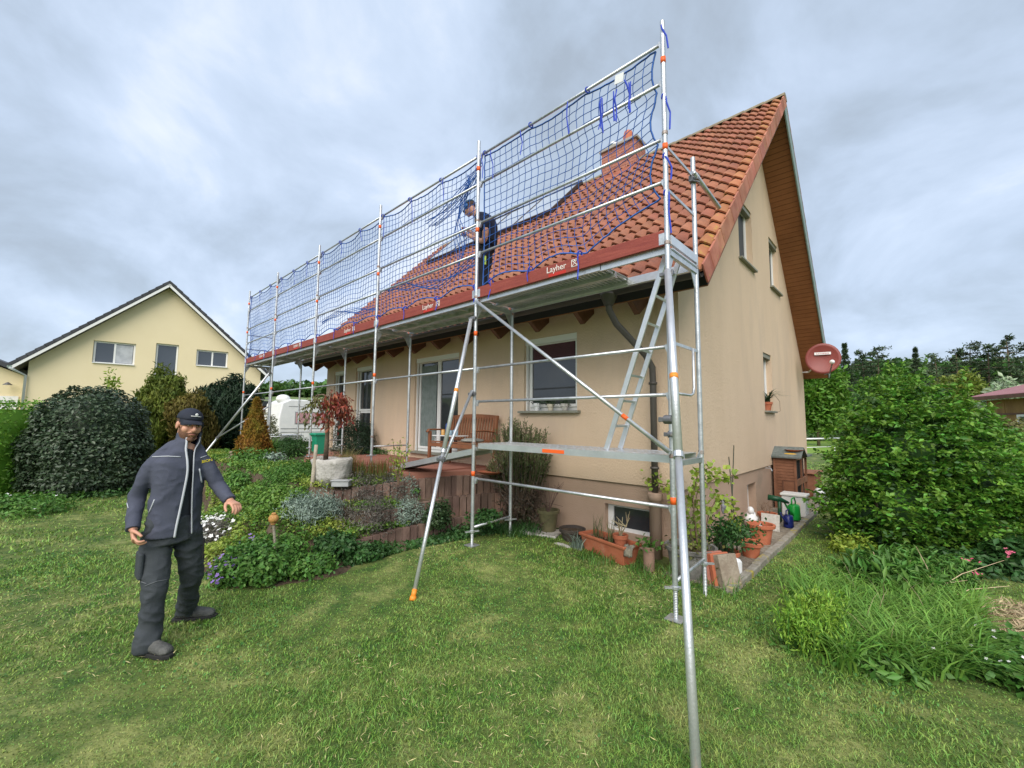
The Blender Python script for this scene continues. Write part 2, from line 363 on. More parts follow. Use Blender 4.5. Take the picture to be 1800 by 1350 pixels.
polar('lawn', [.01]+list(np.arange(.3, 12, .25))+list(np.arange(12, 31.1, 1)), 180, zl, lawnM)
fieldM = M('far_fields', (.10, .17, .04), (.26, .30, .15), .02, .95, c3=(.13, .22, .03), s3=.03, p3=(.5, .55))
polar('meadow', list(np.arange(31, 80, 4)), 180, zfar, meadowM)
polar('hills', list(np.arange(79, 420, 9))+[600, 900], 240, zfar, fieldM)
# lawn grass blades (uncountable)
W3 = [AT(*p[:2], 'z', p[2]) for p in [(885, 893, .43), (870, 896, .42), (815, 907, .39), (760, 918, .36), (700, 929, .33), (640, 945, .3), (580, 958, .28), (530, 968, .26), (490, 976, .24)]]
W2 = [AT(*p[:2], 'z', p[2]) for p in [(890, 864, .66), (840, 868, .65), (790, 872, .62), (755, 880, .6), (715, 890, .57), (680, 898, .55), (640, 903, .53)]]
W1 = [AT(*p[:2], 'z', p[2]) for p in [(884, 832, .93), (840, 834, .92), (800, 836, .9), (755, 840, .89), (717, 845, .87), (680, 850, .85), (640, 855, .82), (590, 863, .78), (537, 870, .72)]]
FRONT = [(-2.95, 1.55), (-2.96, .81), (-3.0, 0), (-3.1, -.9), (-3.1, -1.7), (-3.3, -2.4), (-3.69, -2.6), (-4.6, -2.6), (-5.6, -2.4), (-7.2, -1.95), (-10, -1.5), (-13, -1.4), (-13, 4)]
HOUSEP = [(-12.5, 1.3), (0.1, 1.3), (.16, 10.5), (-12.5, 10.5)]
def lawnblades():
    S = []
    for r0, r1, dens, h, wd in ((1.6, 3.4, 11500, .030, .0052), (3.4, 5.2, 5600, .034, .0075), (5.2, 8, 2200, .040, .011), (8, 13, 420, .055, .018), (13, 24, 70, .07, .04)):
        a0, a1 = rad(43.18-62), rad(43.18+62); area = (a1-a0)/2*(r1*r1-r0*r0); n = int(area*dens)
        r = np.sqrt(rng.uniform(r0*r0, r1*r1, n)); a = rng.uniform(a0, a1, n); x = CP[0]-np.sin(a)*r; y = CP[1]+np.cos(a)*r
        k = ~(inpoly(x, y, FRONT) | inpoly(x, y, HOUSEP)); x = x[k]; y = y[k]
        P = np.stack([x, y, zl(x, y)-.004], 1)
        tall = .75+.5*np.clip(np.sin(x*1.9+3*np.sin(y*.8))*np.sin(y*1.6+x), -.6, 1)
        S.append(bladesV(P, h*rng.uniform(.5, 1.35, len(P))*tall, wd, .85, 2))
    V, F = cat(S); tag(npobj('grass', V, F, bladeM), 'short mown green and yellowish lawn grass covering the garden', 'grass', kind='stuff')
lawnblades()
def clover():
    n = 26000; r = np.sqrt(rng.uniform(1.7**2, 8.5**2, n)); a = rng.uniform(rad(43.18-60), rad(43.18+60), n); x = CP[0]-np.sin(a)*r; y = CP[1]+np.cos(a)*r
    k = ~(inpoly(x, y, FRONT) | inpoly(x, y, HOUSEP)) & ((np.sin(x*2.3+1.7*np.sin(y*1.3))+np.sin(y*3.1+x)+np.sin(x*5.3-y*4.1)*.7+rng.normal(size=n)*.35) > .75); x, y, r = x[k], y[k], r[k]
    P = np.stack([x, y, zl(x, y)+rng.uniform(.008, .026, len(x))], 1); V, F = leafV(P, unit(rng.normal(size=P.shape)*.3+[0, 0, 1]), (.011+.0022*r)*rng.uniform(.6, 1.3, len(P)), .85, .05); tag(npobj('clover', V, F, LM('leaf_clover', (.07, .19, .04), (.13, .28, .07), 5)), 'patches of small round-leaved clover growing through the lawn', 'clover', kind='stuff')
    n = 16000; r = np.sqrt(rng.uniform(1.7**2, 7**2, n)); a = rng.uniform(rad(43.18-60), rad(43.18+60), n); x = CP[0]-np.sin(a)*r; y = CP[1]+np.cos(a)*r; k = ~(inpoly(x, y, FRONT) | inpoly(x, y, HOUSEP)) & ((np.sin(x*1.7+.9*np.sin(y*2.3)+2)+np.sin(y*2.1-x*.7)+rng.normal(size=n)*.5) > .7); x, y, r = x[k], y[k], r[k]
    P = np.stack([x, y, zl(x, y)+rng.uniform(.012, .03, len(x))], 1); V, F = leafV(P, unit(rng.normal(size=P.shape)*.25+[0, 0, 1]), rng.uniform(.02, .055, len(P)), .10, .03); tag(npobj('dry_thatch', V, F, M('dry_thatch', (.42, .36, .16), (.52, .46, .24), 9, .9, island=.3)), 'dry straw-coloured clippings lying in the mown lawn', 'grass clippings', kind='stuff')
clover()
# ================================================================== the house
XW, YW, YR = -.54, 1.6, 10.35; XL = -11.1; XV = .02
E0 = np.array([.91, 3.50]); RG = np.array([6.02, 8.55]); E1 = np.array([10.62, 3.2])
house = T('house', 'peach rendered gabled house with orange clay tile roof behind the scaffolding', 'house', (-5.5, 1.6, .08))
def boolcut(o, boxes):
    mb = MB()
    for p, q in boxes: mb.b2(p, q)
    c = mb.obj('cutter', darkin); md = o.modifiers.new('b', 'BOOLEAN'); md.operation = 'DIFFERENCE'; md.object = c; md.solver = 'EXACT'
    c.location = (0, 0, 0); bpy.context.view_layer.update(); dg = bpy.context.evaluated_depsgraph_get(); me = bpy.data.meshes.new_from_object(o.evaluated_get(dg)); o.modifiers.clear(); o.data = me; bpy.data.objects.remove(c)
def zf(y): return E0[1]+(y-E0[0])/(RG[0]-E0[0])*(RG[1]-E0[1])
def zb(y): return E1[1]+(E1[0]-y)/(E1[0]-RG[0])*(RG[1]-E1[1])
holesF = [(-3.22, -2.13, 1.97, 3.2), (-6.5, -4.97, 1.12, 3.18), (-9.3, -8.44, .99, 3.2), (-10.62, -9.95, .99, 3.18)]
holesG = [(4.5, 5.43, 4.83, 6.02), (6.86, 7.72, 4.86, 6.02), (5.92, 6.62, 2.06, 3.26)]
D_ = .17
sec = [(YW, .955), (YR, .955), (YR, zb(YR)-.24), (RG[0], RG[1]-.3), (YW, zf(YW)-.24)]
mb = MB(); mb.prism([(XW, y, z) for y, z in sec], (XL-XW, 0, 0)); wall = mb.obj('wall', render_f, house)
boolcut(wall, [((a, YW-.3, c), (b, YW+D_, d)) for a, b, c, d in holesF]+[((XW-D_, a, c), (XW+.3, b, d)) for a, b, c, d in holesG])
mb = MB(); mb.b2((XL+.03, YW+.03, -.3), (XW-.03, YR-.03, .953)); pl = mb.obj('plinth', render_p, house)
boolcut(pl, [((-1.68, YW-.3, .27), (-.96, YW+.2, .64)), ((XW-.24, 4.55, .12), (XW+.3, 5.12, .72))])
# the gable wall is a slightly greyer, lighter plaster face in daylight: same material, no repaint
def winY(a, b, c, d, kind):
    y = YW+D_-.05; w = MB(); f = .065
    w.b2((a+.002, y, c+.002), (a+f, y+.048, d-.002)); w.b2((b-f, y, c+.002), (b-.002, y+.048, d-.002)); w.b2((a+f, y, c+.002), (b-f, y+.048, c+f*1.5)); w.b2((a+f, y, d-f*1.6), (b-f, y+.048, d-.002))
    fo = .05
    def leaf(a2, b2, c2, d2):
        yy = y-.022
        for p, q in (((a2, c2), (a2+fo, d2)), ((b2-fo, c2), (b2, d2)), ((a2+fo, c2), (b2-fo, c2+fo)), ((a2+fo, d2-fo), (b2-fo, d2))): w.b2((p[0], yy, p[1]), (q[0], yy+.05, q[1]))
    if kind == 'double':
        mdl = (a+b)/2; leaf(a+f*.7, mdl-.004, c+f, d-f); leaf(mdl+.004, b-f*.7, c+f, d-f)
    elif kind == 'split':
        zm = c+(d-c)*.47; leaf(a+f*.7, b-f*.7, c+f, zm-.004); leaf(a+f*.7, b-f*.7, zm+.004, d-f)
    else: leaf(a+f*.7, b-f*.7, c+f, d-f)
    fr = w.obj('window' if kind == 'single' else 'terrace_door', white, house); bevel(fr, .006)
    g = MB(); g.b2((a+.05, y+.004, c+.05), (b-.05, y+.02, d-.05)); g.obj('pane', glassd, fr)
    return fr
for k, (a, b, c, d) in enumerate(holesF):
    fr = winY(a, b, c, d, ['single', 'double', 'split', 'split'][k])
    s = MB(); s.b2((a-.07, YW-.09, c-.035), (b+.07, YW+.12, c+.004)); bevel(s.obj('sill', sillM, fr), .006)
    # roller shutter guide and box
    s = MB(); s.b2((a+.002, YW+.03, d-.10), (b-.002, YW+.115, d-.002)); s.b2((a+.002, YW+.05, c+.01), (a+.03, YW+.09, d-.1)); s.b2((b-.03, YW+.05, c+.01), (b-.002, YW+.09, d-.1)); s.obj('shutter_box', white, fr)
    if k == 0:
        s = MB()
        for i in range(9): s.b2((a+.12, YW+.10, 2.80+i*.032), (b-.11, YW+.108, 2.80+i*.032+.027))
        s.obj('blind', M('maroon_blind', (.10, .04, .05)), fr)
    if k == 1:  # curtain and hanging lamp seen through the door glass
        s = MB(); n = 30
        V = []; F = []
        for i in range(n+1):
            xx = -6.38+.55*i/n; yy = YW+.106+.005*math.sin(i*1.5); V += [(xx, yy, 1.22), (xx, yy, 3.0)]
        for i in range(n): F.append((2*i, 2*i+2, 2*i+3, 2*i+1))
        s.add(V, F); s.obj('curtain', M('grey_curtain', (.16, .20, .19), (.22, .26, .25), 8), fr)
for k, (a, b, c, d) in enumerate(holesG):
    x = XW-D_+.005; w = MB(); f = .07
    for p, q in (((a+.002, c+.002), (a+f, d-.002)), ((b-f, c+.002), (b-.002, d-.002)), ((a+f, c+.002), (b-f, c+f)), ((a+f, d-f), (b-f, d-.002))): w.b2((x, p[0], p[1]), (x+.06, q[0], q[1]))
    fr = w.obj('window', white, house); bevel(fr, .006)
    g = MB(); g.b2((x+.01, a+.05, c+.05), (x+.03, b-.05, d-.05)); g.obj('pane', M('insect_screen', (.045, .05, .055), rough=.55), fr)
    s = MB(); s.b2((XW-.1, a-.06, c-.035), (XW+.07, b+.06, c+.004)); bevel(s.obj('sill', sillM, fr), .006)
    s = MB(); s.b2((XW-.1, a+.002, d-.085), (XW-.02, b-.002, d-.003)); s.obj('shutter_box', sillM, fr)
def bwin():
    a, b, c, d = -1.68, -.96, .27, .64; y = YW+.12; w = MB()
    w.b2((a+.002, y, c), (a+.09, y+.06, d-.002)); w.b2((b-.03, y, c), (b-.002, y+.06, d-.002)); w.b2((a+.09, y, d-.04), (b-.03, y+.06, d-.002)); w.b2((a+.09, y, c), (b-.03, y+.06, c+.05))
    fr = w.obj('basement_window', white, house); g = MB(); g.b2((a+.05, y+.02, c+.02), (b-.02, y+.04, d-.02)); g.obj('pane', glassd, fr)
    a, b, c, d = 4.55, 5.12, .12, .72; x = XW-.22; w = MB(); w.b2((x, a, c), (x+.06, a+.1, d)); w.b2((x, b-.05, c), (x+.06, b, d)); w.b2((x, a+.1, d-.05), (x+.06, b-.05, d)); w.b2((x, a+.1, c), (x+.06, b-.05, c+.05))
    fr = w.obj('basement_window', white, house); g = MB(); g.b2((x+.02, a+.05, c+.02), (x+.04, b-.02, d-.02)); g.obj('pane', glassd, fr)
bwin()
# roof deck with brown boarded underside
def roof():
    th = .16; mb = MB()
    def nrm(a, b): d = (b-a)/np.linalg.norm(b-a); return np.array([d[1], -d[0]])
    n0 = nrm(E0, RG); n1 = nrm(RG, E1)
    lo = [E0+n0*.05, RG+np.array([0, -.07]), E1+n1*.05]; bo = [E0+n0*(.05+th), RG+np.array([0, -.07-th*1.4]), E1+n1*(.05+th)]
    poly = lo+bo[::-1]
    mb.prism([(XV-.01, p[0], p[1]) for p in poly], (XL-.35-XV, 0, 0)); r = mb.obj('roof', darkin, house)
    # soffit boards under the verge and the front eave: grooved planks
    s = MB(); pitch = .115
    for (A, B, ya, yb) in ((E0+n0*(.05+th), RG+np.array([0, -.07-th*1.4]), 0, 1), (E1+n1*(.05+th), RG+np.array([0, -.07-th*1.4]), 0, 1)):
        Ln = np.linalg.norm(B-A); k = int(Ln/pitch); dn = (B-A)/Ln; nn = nrm(E0, RG) if A[0] < 5 else nrm(RG, E1)
        for i in range(k):
            p = A+dn*(i*pitch+.004); q = A+dn*((i+1)*pitch-.004)
            full = (p[0] < YW+.02 or p[0] > YR-.02); x1 = XL-.33 if full else XW+.002
            s.prism([(XV-.012, p[0], p[1]), (XV-.012, q[0], q[1]), (XV-.012, *(q+nn*.018)), (XV-.012, *(p+nn*.018))], (x1-XV+.012, 0, 0))
    s.obj('soffit', soffit, r)
    # barge edge
    s = MB()
    for A, B, nn in ((E1, RG, n1),):
        s.prism([(XV, *(A+nn*.0)), (XV, *(B+nn*.0)), (XV, *(B+nn*.26+np.array([0, -.05]))), (XV, *(A+nn*.24))], (.022, 0, 0))
    s.obj('barge_board', guttg, r)
    # clay tiles
    Ls = np.linalg.norm(RG-E0); d = (RG-E0)/Ls; nn = -n0; rows = 24; ds = Ls/rows; w = .192; cols = int(round((XV-(XL-.35))/w)); w = (XV-(XL-.35))/cols
    for name, mat_, c0, c1 in (('roof_tiles', tile, 0, cols-1), ('edge_tiles', lichen, cols-1, cols)):
        V = []; F = []
        for r_ in range(rows):
            for c in range(c0, c1):
                jit = 0; tl = 0; b = len(V); K = 9
                for k in range(K):
                    u = k/(K-1); x = XL-.35+(c+u)*w; h = .040*math.sin(2*math.pi*(u-.12))+.010*math.sin(4*math.pi*(u-.1))
                    s0 = r_*ds-.055+jit; s1 = (r_+1)*ds+.01
                    for s_, hh in ((s0, h+.036), (s0, h+.062+tl*u), (s0+.02, h+.070+tl*u), ((s0+s1)/2, h+.040), (s1, h+.006)):
                        p = E0+d*s_+nn*hh; V.append((x, p[0], p[1]))
                for k in range(K-1):
                    for m_ in range(4): F.append((b+k*5+m_, b+k*5+m_+1, b+(k+1)*5+m_+1, b+(k+1)*5+m_))
        o = npobj(name, V, np.array(F)[:, ::-1], mat_, r, True); o.data.set_sharp_from_angle(angle=rad(50))
    s = MB()   # verge tiles, one lapped piece a row
    for i in range(rows):
        p = E0+d*(i*ds-.05); q = E0+d*((i+1)*ds-.003)
        a = nn*.055; bb = -nn*.16; l = nn*.018
        s.prism([(XV+.002, *(p+a+l)), (XV+.002, *(q+a)), (XV+.002, *(q+bb)), (XV+.002, *(p+bb))], (.022+.004*(i % 2), 0, 0))
    bevel(s.obj('verge_tiles', tilev, r), .005)
    s = MB(); Ls1 = np.linalg.norm(RG-E1); d1 = (RG-E1)/Ls1   # rear slope
    for i in range(21):
        p = E1+d1*(i*Ls1/21-.04)-n1*.04; q = E1+d1*((i+1)*Ls1/21)-n1*.012
        s.prism([(XV+.026, *p), (XV+.026, *q), (XV+.026, *(q+n1*.02)), (XV+.026, *(p+n1*.02))], (XL-.35-XV, 0, 0))
    s.obj('rear_tiles', tilev, r)
    s = MB(); n = 30
    for i in range(n):
        x0 = XV+.03-(XV-XL+.38)/n*i; x1 = x0-(XV-XL+.38)/n-.03; V = []; F = []
        for x, e in ((x0, .012), (x1, 0)):
            for k in range(9): a = math.pi*k/8; V.append((x, RG[0]+math.cos(a)*(.13+e), RG[1]+.0+math.sin(a)*(.10+e)-.03))
        for k in range(8): F.append((k, k+1, 10+k, 9+k))
        F.append(list(range(9))); s.add(V, F)
    s.obj('ridge_tiles', M('ridge_lichen', (.22, .17, .12), (.30, .26, .17), 9, .9, 0, .4, 30), r)
    # solar collectors
    def rp(x, y, off): p = np.array([y, zf(y)])+nn*off; return (x, p[0], p[1])
    fr = MB(); y0, y1 = 4.54, 5.93; xs = np.linspace(-10.2, -4.86, 5)
    fr.prism([rp(xs[0], y0, .06), rp(xs[0], y1, .06), rp(xs[0], y1,   .165), rp(xs[0], y0,   .165)], (xs[-1]-xs[0], 0, 0)); fr.prism([rp(xs[0], y0-.035, .05), rp(xs[0], y0-.022, .05), rp(xs[0], y0-.022, .19), rp(xs[0], y0-.035, .19)], (xs[-1]-xs[0], 0, 0))
    for x in xs: fr.prism([rp(x-.025, y0-.002, .1), rp(x-.025, y1+.002, .1), rp(x-.025, y1+.002, .185), rp(x-.025, y0-.002, .185)], (.05, 0, 0))
    for y in (y0-.02, y1-.02): fr.prism([rp(xs[0]-.028, y, .062), rp(xs[0]-.028, y+.04, .062), rp(xs[0]-.028, y+.04, .19), rp(xs[0]-.028, y, .19)], (xs[-1]-xs[0]+.056, 0, 0))
    sc = fr.obj('solar_collector', M('bronze_frame', (.065, .045, .04), rough=.5), r)
    g = MB(); g.prism([rp(xs[0]+.03, y0+.03, .166), rp(xs[0]+.03, y1-.03, .166), rp(xs[0]+.03, y1-.03, .173), rp(xs[0]+.03, y0+.03, .173)], (xs[-1]-xs[0]-.06, 0, 0)); g.obj('collector_glass', M('collector_glass', (.30, .33, .37), (.38, .41, .45), 1, .12, spec=1, coat=.5), sc)
    # chimney
    c = MB(); x0, x1, ya, yb = -4.15, -3.15, 5.75, 6.3; z0 = 8.0; nrow = 14; h = 1.04/nrow
    for i in range(nrow):
        for e, (px, qx, py, qy) in enumerate(((x0, x1, ya, ya+.11), (x0, x1, yb-.11, yb), (x0, x0+.11, ya+.112, yb-.112), (x1-.11, x1, ya+.112, yb-.112))):
            if e < 2:
                k = 5; bw = (x1-x0)/k; o_ = bw/2 if i % 2 else 0; ed = sorted(set([0]+[min(max(o_+j*bw, 0), x1-x0) for j in range(k+1)]+[x1-x0]))
                for a, b in zip(ed[:-1], ed[1:]):
                    if b-a > .02: c.b2((x0+a+.004, py, z0+i*h+.004), (x0+b-.004, qy, z0+(i+1)*h-.004))
            else:
                mid = (py+qy)/2+(.06 if i % 2 else -.06); c.b2((px, py, z0+i*h+.004), (qx, mid-.003, z0+(i+1)*h-.004)); c.b2((px, mid+.003, z0+i*h+.004), (qx, qy, z0+(i+1)*h-.004))
    ch = c.obj('chimney', brick, r)
    c = MB(); c.b2((x0+.012, ya+.012, z0), (x1-.012, yb-.012, 9.03)); c.obj('mortar', M('mortar', (.33, .30, .27), rough=.9), ch)
    c = MB(); c.b2((x0-.05, ya-.05, 9.04), (x1+.05, yb+.05, 9.11)); bevel(c.obj('chimney_cap', M('cap_concrete', (.3, .27, .25), (.4, .36, .33), 5), ch), .01)
    c = MB(); c.lathe((-3.5, 6.02, 9.10), [(.15, 0), (.15, .12), (.13, .28), (.10, .4), (.02, .43)], 16); c.obj('chimney_pot', terra, ch, True)
    c = MB(); c.lathe((-3.93, 6.02, 9.10), [(.12, 0), (.12, .12), (.17, .14), (.17, .24), (.03, .28)], 14); c.obj('chimney_pot', alu, ch, True)
    c = MB(); c.b2((x0-.12, 5.45, 7.98), (x1+.12, 5.74, 8.16)); c.obj('flashing', tilev, ch)
    # rafter feet under the front eave
    for i in range(13):
        x = -.95-i*.86; s = MB(); y1_, y2_ = 1.0, 1.598; zt = lambda y: zf(y)-.262
        s.prism([(x, 1.08, zt(1.08)), (x, 1.597, zt(1.58)-.01), (x, 1.597, zt(1.08)+.02), (x, 1.34, zt(1.0)-.10)], (-.08, 0, 0)); bevel(s.obj('rafter_foot', brownwood, r), .006)
roof()
g = MB()      # gutter, half round
V = []; F = []
for x in (XV, XL-.35):
    for k in range(9): a = math.pi+math.pi*k/8; V.append((x, .84+math.cos(a)*.065, 3.45+math.sin(a)*.065))
    for k in range(9): a = math.pi+math.pi*(8-k)/8; V.append((x, .84+math.cos(a)*.06, 3.45+math.sin(a)*.06))
for k in range(17): F.append((k, k+1, 18+k+1, 18+k))
F.append((17, 0, 18, 35)); F += [list(range(18)), list(range(18, 36))]
g.add(V, F); g.obj('gutter', pipeM, house, True)
p = MB(); p.path([(-1.12, .84, 3.40), (-1.12, .84, 3.22), (-1.08, .95, 3.05), (-.90, 1.38, 2.68), (-.86, 1.49, 2.52), (-.86, 1.5, 2.3), (-.86, 1.5, .86)], .042, 12); p.lathe((-1.12, .84, 3.27), [(.055, 0), (.11, .13), (.11, .15)], 14)
for z in (1.2, 2.3): p.lathe((-.86, 1.5, z), [(.056, 0), (.056, .03)], 12)
dp = p.obj('downpipe', pipeM, house, True)
p = MB(); p.lathe((-.86, 1.5, .0), [(.075, 0), (.075, .8), (.095, .81), (.095, .88), (.08, .9), (.06, .9)], 16); p.obj('standpipe', M('clay_standpipe', (.40, .27, .2), (.47, .33, .25), 5), dp, True)
p = MB(); p.path([(XW, 5.75, .93), (XW+.09, 5.75, .93), (XW+.11, 5.75, .88)], .012, 6); p.box((XW+.07, 5.75, .965), (.02, .10, .012)); p.obj('tap', alu, house)
# ================================================================== terrace, beds, palisade walls
poly = [(-3.62, 1.62), (-3.75, 1.0), (-4.0, .55), (-4.35, .0), (-4.5, -.3), (-4.9, -.35), (-7.6, -.3), (-9.0, .3), (-9.4, 1.0), (-9.5, 1.62)]
V = [(x, y, .965) for x, y in poly]; mb = MB(); mb.prism([(x, y, .5) for x, y in poly], (0, 0, .465)); struct(mb.obj('terrace', M('terrace_edge', (.3, .13, .09), rough=.9)))
mb = MB(); s = .4
for i in range(30):
    for j in range(6):
        x = -3.9-i*s-(0 if j % 2 else .0); y = 1.4-j*s
        if inpoly(np.array([x-.2, x+.2, x-.2, x+.2]), np.array([y-.2, y-.2, y+.2, y+.2]), poly).all(): mb.b2((x-s/2+.004, y-s/2+.004, .966), (x+s/2-.004, y+s/2-.004, .985+rnd.uniform(-.002, .002)))
struct(mb.obj('terrace_paving', paver))
def palisade(name, label, top, H, step=.11, th=.09):
    P = [np.array(p) for p in top]; seg = [np.linalg.norm((b-a)[:2]) for a, b in zip(P[:-1], P[1:])]; Lt = sum(seg); t = T(name, label, 'garden wall', (P[0][0], P[0][1], P[0][2]-H), 'palisade walls stepping up to the terrace')
    mb = MB(); s_ = step/2
    while s_ < Lt:
        q = s_; i = 0
        while q > seg[i]: q -= seg[i]; i += 1
        f = q/seg[i]; c = P[i]*(1-f)+P[i+1]*f; an = math.atan2((P[i+1]-P[i])[1], (P[i+1]-P[i])[0]); z1 = c[2]+rnd.uniform(-.008, .008)
        dx, dy = math.cos(an), math.sin(an); hw = step/2-.006
        # rounded front lobe
        pts = [(-hw, -th/2), (-hw, th*.2), (-hw*.6, th*.5), (0, th*.62), (hw*.6, th*.5), (hw, th*.2), (hw, -th/2)]
        sgn = -1 if True else 1
        mb.prism([(c[0]+dx*a-dy*b*sgn*-1*-1, c[1]+dy*a+dx*b*sgn*-1*-1, z1-H) for a, b in pts][::-1], (0, 0, H)); s_ += step
    mb.obj('palisade_row', palis, t); return t
palisade('palisade_wall', 'dark red-brown palisade wall holding the terrace edge, uppermost of the stepped walls', W1, .34)
palisade('palisade_wall', 'mossy middle palisade wall behind the foot of the telescopic prop', W2, .34)
palisade('palisade_wall', 'lowest orange-brown palisade wall along the edge of the lawn', W3, .3)
lw = [AT(u, v, 'z', .62) for u, v in ((380, 818), (400, 826), (425, 838), (452, 849), (475, 846))]
palisade('palisade_wall', 'small palisade wall beside the stone cairn behind the man', lw, .32, .16, .12)
# planted slope: one soil sheet with steps
CTRL = [(-3.05, 1.3, .12), (-3.15, 0, .08), (-3.2, -1.2, .07), (-3.35, -2.3, .06), (-3.8, -2.6, .06), (-5, -2.5, .1), (-6.6, -2.15, .15), (-8.5, -1.8, .22), (-4.2, -2.1, .3), (-4.9, -1.9, .48), (-5.4, -1.6, .6), (-5.0, -1.2, .72), (-6.3, -1.3, .66), (-7.6, -1.3, .6), (-6, -.8, .8), (-8, -.7, .8), (-10.5, -.7, .85), (-10.5, -1.3, .5), (-12.8, -.6, .8), (-4.1, -1.3, .5)]
CA = np.array(CTRL)
def zbed(x, y):
    x = np.atleast_1d(np.asarray(x, float)); y = np.atleast_1d(np.asarray(y, float)); d = (x[:, None]-CA[:, 0])**2+(y[:, None]-CA[:, 1])**2+.02
    ww = 1/d**1.6; z = (ww*CA[:, 2]).sum(1)/ww.sum(1)
    p1 = [(p[0], p[1]) for p in W1]; p2 = [(p[0], p[1]) for p in W2]; p3 = [(p[0], p[1]) for p in W3]
    back = [(-6, -1.4), (-13, -1.2), (-13, 3), (-3.4, 3)]
    in1 = inpoly(x, y, p1+back); in2 = inpoly(x, y, p2+p1[-2:]+back); in3 = inpoly(x, y, p3+[(-4.3, -1.95), (-4.6, -1.5)]+back)
    z = np.where(in1, np.maximum(z, .82), np.where(in2, .56, np.where(in3, .31+.25*sst((-x-3.6)/.9)*sst((-y-.9)/.6), z))); return z
gx = np.arange(-13, -2.9, .07); gy = np.arange(-2.75, 1.62, .07); X, Y = np.meshgrid(gx, gy, indexing='ij'); Z = zbed(X.ravel(), Y.ravel()).reshape(X.shape)
Zi = Z+.02*np.sin(X*9)*np.sin(Y*8); ins = inpoly(X.ravel(), Y.ravel(), FRONT).reshape(X.shape); Zi = np.where(ins, Zi, -.05)
idx = np.arange(X.size).reshape(X.shape); F = np.stack([idx[:-1, :-1], idx[1:, :-1], idx[1:, 1:], idx[:-1, 1:]], -1).reshape(-1, 4)
struct(npobj('soil', np.stack([X.ravel(), Y.ravel(), Zi.ravel()], 1), F, soil))
# kerb along the gable side
kb = T('stone_kerb', 'mossy stone kerb along the plant pots beside the gable wall', 'kerb', (.17, 5, .07)); y = .95; i = 0
while y < 9.5:
    l = 1.0; mb = MB(); mb.b2((.12+rnd.uniform(-.004, .004), y, -.05), (.21, y+l-.012, .145+rnd.uniform(-.006, .006))); bevel(mb.obj('kerb_stone', edgestone, kb), .012); y += l
mb = MB(); mb.b2((-.55, 1.0, -.1), (.12, 9.4, .095)); struct(mb.obj('gravel_strip', M('gravel', (.2, .17, .13), (.34, .30, .24), 18, .95, 0, 1, 60)))
# ================================================================== the scaffolding
scf = T('scaffolding', 'galvanised steel facade scaffolding with red toe boards in front of the house', 'scaffolding', (0, 0, .08))
XP = [0, -2.696, -5.393, -8.089, -10.786, -13.27]; YRr = .73; ZT = 5.775
R1, R2, R3, R4, L1, L2, BB = 5.578, 5.157, 4.572, 4.133, 2.512, 2.06, 1.032
DK = 3.44
for i, x in enumerate(XP):
    for row, y in enumerate((0, YRr)):
        zg = [.083, .17][i] if i < 2 and row == 0 else ([.05, .14][i] if i < 2 else .985)
        if i >= 4: zg = .75 if row == 0 else .9
        zt = ZT if row == 0 else (4.70 if i == 0 else DK)
        zc = .36 if i < 2 else zg+.2
        if row: zc += .04
        mb = MB(); mb.tube((x, y, zc), (x, y, zt), .0242, 14)
        st = mb.obj('standard', galv, scf, True); st.data.set_sharp_from_angle(angle=rad(50))
        j = MB()
        if i < 2 or row == 0:
            j.box((x, y, zg+.004), (.15, .15, .008))
        j.tube((x, y, zg), (x, y, zc+.02), .018, 10)
        if i < 2:
            k = int((zc-zg)/.014)
            for q in range(k): j.lathe((x, y, zg+.02+q*.014), [(.0185, 0), (.021, .004), (.0185, .008)], 10)
        j.lathe((x, y, zc-.03), [(.03, 0), (.034, .01), (.034, .03), (.026, .035)], 12); j.box((x, y, zc-.012), (.19, .028, .016), rz=.7+.5*i); j.obj('base_jack', galv, st)
        b = MB()
        for z in ((5.36, 4.46, 2.99, 1.10) if row == 0 and i < 2 else ((5.36, 4.46, 2.6) if row == 0 else ())): b.tube((x, y, z-.032), (x, y, z+.032), .0255, 14)
        if row == 0: objs(b, 'marker_band', orange, st, True)
        c = MB()
        for z in ((1.50, 3.50, 4.60) if row == 0 else (1.5, 3.46) if i < 1 else (3.40,)):
            if z < zt and z > zc+.1: c.lathe((x, y, z), [(.0245, -.02), (.0285, -.015), (.0285, .015), (.0245, .02)], 12)
        if c.V: objs(c, 'joint_collar', M('rusty_collar', (.28, .16, .12), (.4, .38, .36), 20, .5, .5), st)
    # transom, gussets
    mb = MB(); mb.b2((x-.02, .024, DK-.055), (x+.02, YRr-.024, DK)); mb.b2((x-.026, .03, DK), (x+.026, YRr-.03, DK+.008)); mb.obj('transom', galv, scf)
    mb = MB(); mb.prism([(x-.004, YRr-.025, DK-.055), (x-.004, YRr-.15, DK-.055), (x-.004, YRr-.025, DK-.26)], (.008, 0, 0)); mb.prism([(x-.004, .025, DK-.055), (x-.004, .13, DK-.055), (x-.004, .025, DK-.24)], (.008, 0, 0)); objs(mb, 'gusset', galv, scf)
    if i < 2:
        mb = MB(); mb.tube((x+.0, .02, .40), (x, YRr-.02, .43), .017, 8); mb.obj('foot_transom', galv, scf, True)
        mb = MB(); mb.b2((x-.02, .024, 1.40), (x+.02, YRr-.024, 1.45)); mb.obj('transom', galv, scf)
        mb = MB(); mb.prism([(x-.004, YRr-.025, 1.45), (x-.004, YRr-.13, 1.45), (x-.004, YRr-.025, 1.53)], (.008, 0, 0)); objs(mb, 'gusset', galv, scf)
    elif i < 5:
        mb = MB(); mb.tube((x, .02, 1.33), (x, YRr-.02, 1.33), .012, 8); mb.obj('foot_transom', galv, scf, True)
